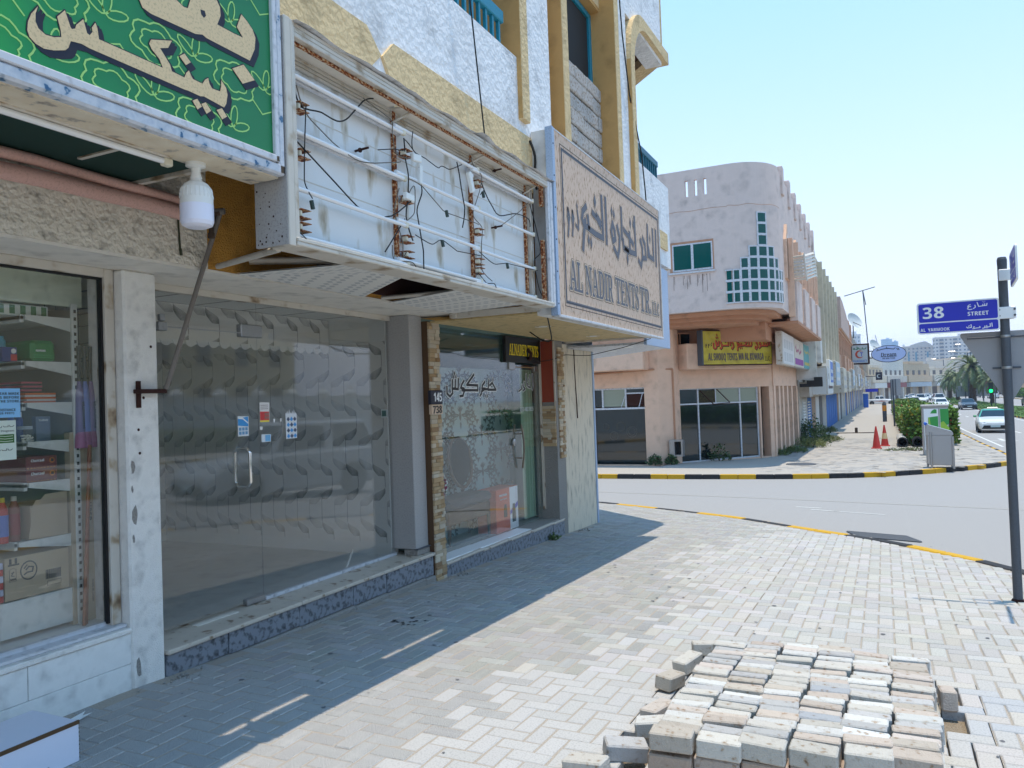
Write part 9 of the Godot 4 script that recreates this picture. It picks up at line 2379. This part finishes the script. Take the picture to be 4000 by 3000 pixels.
func loose_pavers() -> void:
	# pavers taken up and stacked in six columns
	var cn := ["left", "second from the left", "third from the left", "third from the right", "second from the right", "right"]
	var on := ["front", "second", "third", "fourth", "fifth", "sixth", "seventh", "eighth", "ninth", "tenth", "eleventh", "twelfth", "thirteenth", "fourteenth", "fifteenth", "sixteenth", "seventeenth", "eighteenth", "nineteenth", "last"]
	var cols := [Color(0.50, 0.47, 0.42), Color(0.54, 0.51, 0.46), Color(0.45, 0.40, 0.34), Color(0.52, 0.46, 0.41), Color(0.57, 0.56, 0.53), Color(0.44, 0.43, 0.42), Color(0.48, 0.41, 0.35)]
	var stainy: Material = mats.loose_paver
	for c in 6:
		var jitter := 0.0
		for r in 20:
			if (r == 19 and c in [4, 5]) or (r == 18 and c == 5): continue
			var x := 3.125 + c * 0.189 + 0.010 * sin(r * 0.9 + c * 2.0) + rng.randf_range(-0.006, 0.006) + (0.0 if c < 5 else 0.004 * r / 20.0)
			var z := -3.275 - r * 0.0775 - c * 0.035 + rng.randf_range(-0.006, 0.006)
			var flat := r == 0
			var hh := 0.076 if flat else 0.098
			var dd := 0.098 if flat else 0.070
			if flat: z += 0.012
			var topy := gy(z) + 0.165 + rng.randf_range(-0.008, 0.008) + (0.008 if (r * 3 + c * 5) % 11 == 0 else 0.0)
			var m := MB.new()
			m.col = cols[(rng.randi() + c) % 7] * rng.randf_range(0.9, 1.1)
			if r == 2 and c == 4: m.col = Color(0.66, 0.66, 0.65)
			if (r == 4 and c == 3) or (r == 9 and c == 3): m.col = Color(0.36, 0.37, 0.39)
			var b := Basis.from_euler(Vector3(rng.randf_range(-0.09, 0.09) if not flat else 0.01, rng.randf_range(-0.055, 0.055), rng.randf_range(-0.025, 0.025)))
			m.box(Vector3.ZERO, Vector3(rng.randf_range(0.181, 0.188), hh, dd), b, 0.006)
			var o := obj("loose_paver", m, stainy)
			o.position = Vector3(x, topy - hh / 2, z)
			tag(o, "stacked loose paver in the %s row from the front, %s column" % [on[r], cn[c]] if r > 0 else "loose paver flat on top at the front of the %s column" % cn[c], "paver", "loose pavers stacked on the pavement")
	for c in 6:
		var m := MB.new(); m.col = [Color(0.40, 0.31, 0.25), Color(0.42, 0.36, 0.31)][c % 2]
		m.box(Vector3.ZERO, Vector3(0.185, 0.078, 0.098), Basis(Vector3.UP, rng.randf_range(-0.05, 0.05)), 0.006)
		var o := obj("loose_paver", m, stainy); o.position = Vector3(3.12 + c * 0.189, gy(-3.3) + 0.042, -3.27 - c * 0.035)
		tag(o, "bottom loose paver at the front of the %s column" % cn[c], "paver", "loose pavers stacked on the pavement")
	for side in 2:
		for r in 13:
			var m := MB.new(); m.col = cols[(r * 3 + side) % 7] * 0.95
			m.box(Vector3.ZERO, Vector3(0.185, 0.076, 0.097), Basis(Vector3.UP, rng.randf_range(-0.06, 0.06)), 0.006)
			var z := -3.39 - r * 0.106 - side * 0.17
			var o := obj("loose_paver", m, stainy); o.position = Vector3(3.115 if side == 0 else 4.075, gy(z) + 0.04, z)
			tag(o, "loose paver in the bottom layer, %s along the %s edge of the stack" % [on[r + 1], ["left", "right"][side]], "paver", "loose pavers stacked on the pavement")
	var i := 0
	for e in [[2.93, -4.95, 0.055, 0.35, "loose paver tilted at the back left of the stack"], [2.88, -4.62, 0.05, 1.2, "loose paver lying lengthwise left of the stack, behind its neighbour"], [2.86, -4.28, 0.045, 1.35, "loose paver lying lengthwise at the middle of the left side"], [2.92, -3.80, 0.04, 1.25, "brown sided loose paver leaning against the left of the stack"], [2.95, -3.64, 0.03, 0.2, "loose paver tipped into the gap at the left of the stack"], [2.90, -3.32, 0.035, 0.5, "broken corner loose paver at the front left of the stack"], [4.235, -4.53, 0.05, 0.1, "loose paver standing proud at the right of the stack"], [2.78, -3.14, 0.01, -0.1, "loose paver sunk at the front left beside the gap"]]:
		var m := MB.new(); m.col = cols[i % 7]
		m.box(Vector3.ZERO, Vector3(0.19, 0.076, 0.098) if i != 6 else Vector3(0.075, 0.10, 0.12), Basis.from_euler(Vector3(0.08 * (i % 3 - 1), e[3], 0.12 * ((i + 1) % 3 - 1))), 0.007)
		var o := obj("loose_paver", m, stainy); o.position = Vector3(e[0], gy(e[1]) + e[2], e[1])
		tag(o, e[4], "paver", "loose pavers stacked on the pavement"); i += 1

func small_things() -> void:
	var m := MB.new()
	var cb := thing("white_cabinet", "corner of a white cabinet standing on the pavement below the grocery window", "cabinet", Vector3(0.5, 0, -2.2))
	obj("body", bx(0.24, 0.58, 0.0, 0.185, -2.345, -0.4, 0.002), mats.melamine, cb)
	obj("edge_band", bx(0.575, 0.583, 0.17, 0.187, -2.347, -0.4), mats.wood_brown, cb); obj("shelf_edge", bx(0.572, 0.5815, 0.02, 0.033, -2.2, -0.4), mats.wood_brown, cb)
	for k in 9: obj("chip", bx(0.576, 0.584, 0.015 + k * 0.019, 0.021 + k * 0.019, -2.3475, -2.344), mats.room_dark, cb)
	m = MB.new(); m.tri(Vector3(0.10, 0.01, -2.62), Vector3(0.16, 0.012, -2.64), Vector3(0.12, 0.03, -2.70)); m.tri(Vector3(0.16, 0.012, -2.64), Vector3(0.10, 0.01, -2.62), Vector3(0.15, 0.02, -2.72))
	tag(obj("paper_scrap", m, mats.sign_white), "white scrap of paper on the ground at the foot of the tiled wall", "paper")
	# old chewing gum and oil spots trodden into the paving
	var r := RandomNumberGenerator.new(); r.seed = 77
	m = MB.new(); m.col = Color(0.13, 0.13, 0.14)
	for k in 110:
		var x := r.randf_range(0.3, 4.6); var z := -r.randf_range(2.6, 10.5)
		var p := PackedVector2Array()
		var s := r.randf_range(0.006, 0.019)
		for j in 8: p.append(Vector2.from_angle(TAU * j / 8) * s * r.randf_range(0.7, 1.2))
		m.poly(p, Transform3D(Basis(Vector3(1, 0, 0), Vector3(0, 0, -1), Vector3(0, 1, 0)), Vector3(x, gy(z) + 0.0025, z)))
	var sp := obj("gum_spots", m, mats.matt); sp.set_meta("kind", "stuff"); tag(sp, "small dark gum spots scattered over the paving", "stains")
	m = MB.new(); m.col = Color(0.03, 0.03, 0.03)
	for k in 16:
		var x := 0.62 + r.randf_range(-0.12, 0.14); var z := -5.0 + r.randf_range(-0.12, 0.2)
		var p := PackedVector2Array()
		for j in 7: p.append(Vector2.from_angle(TAU * j / 7) * r.randf_range(0.006, 0.022))
		m.poly(p, Transform3D(Basis(Vector3(1, 0, 0), Vector3(0, 0, -1), Vector3(0, 1, 0)), Vector3(x, gy(z) + 0.003, z)))
	tag(obj("oil_spots", m, mats.matt), "cluster of black oil spots on the paving before the empty shop", "stains")
	for e in [[0.10, -3.35, 0.12, "crumbled cement at the foot of the white pillar"], [0.08, -6.7, 0.14, "crumbled mortar at the foot of the stone pier"], [0.10, -10.2, 0.16, "rubble and sand at the foot of the end pier"]]:
		m = MB.new()
		for k in 26:
			var s := r.randf_range(0.006, 0.024)
			m.box(Vector3(e[0] - 0.04 + absf(r.randfn()) * 0.06, gy(e[1]) + s * 0.3, e[1] + r.randfn() * e[2]), Vector3(s, s * 0.6, s * 0.8), Basis.from_euler(Vector3(r.randf(), r.randf() * 3, r.randf())), s * 0.2)
		var rb := obj("rubble", m, mats.cement); rb.set_meta("kind", "stuff"); tag(rb, e[3], "rubble")
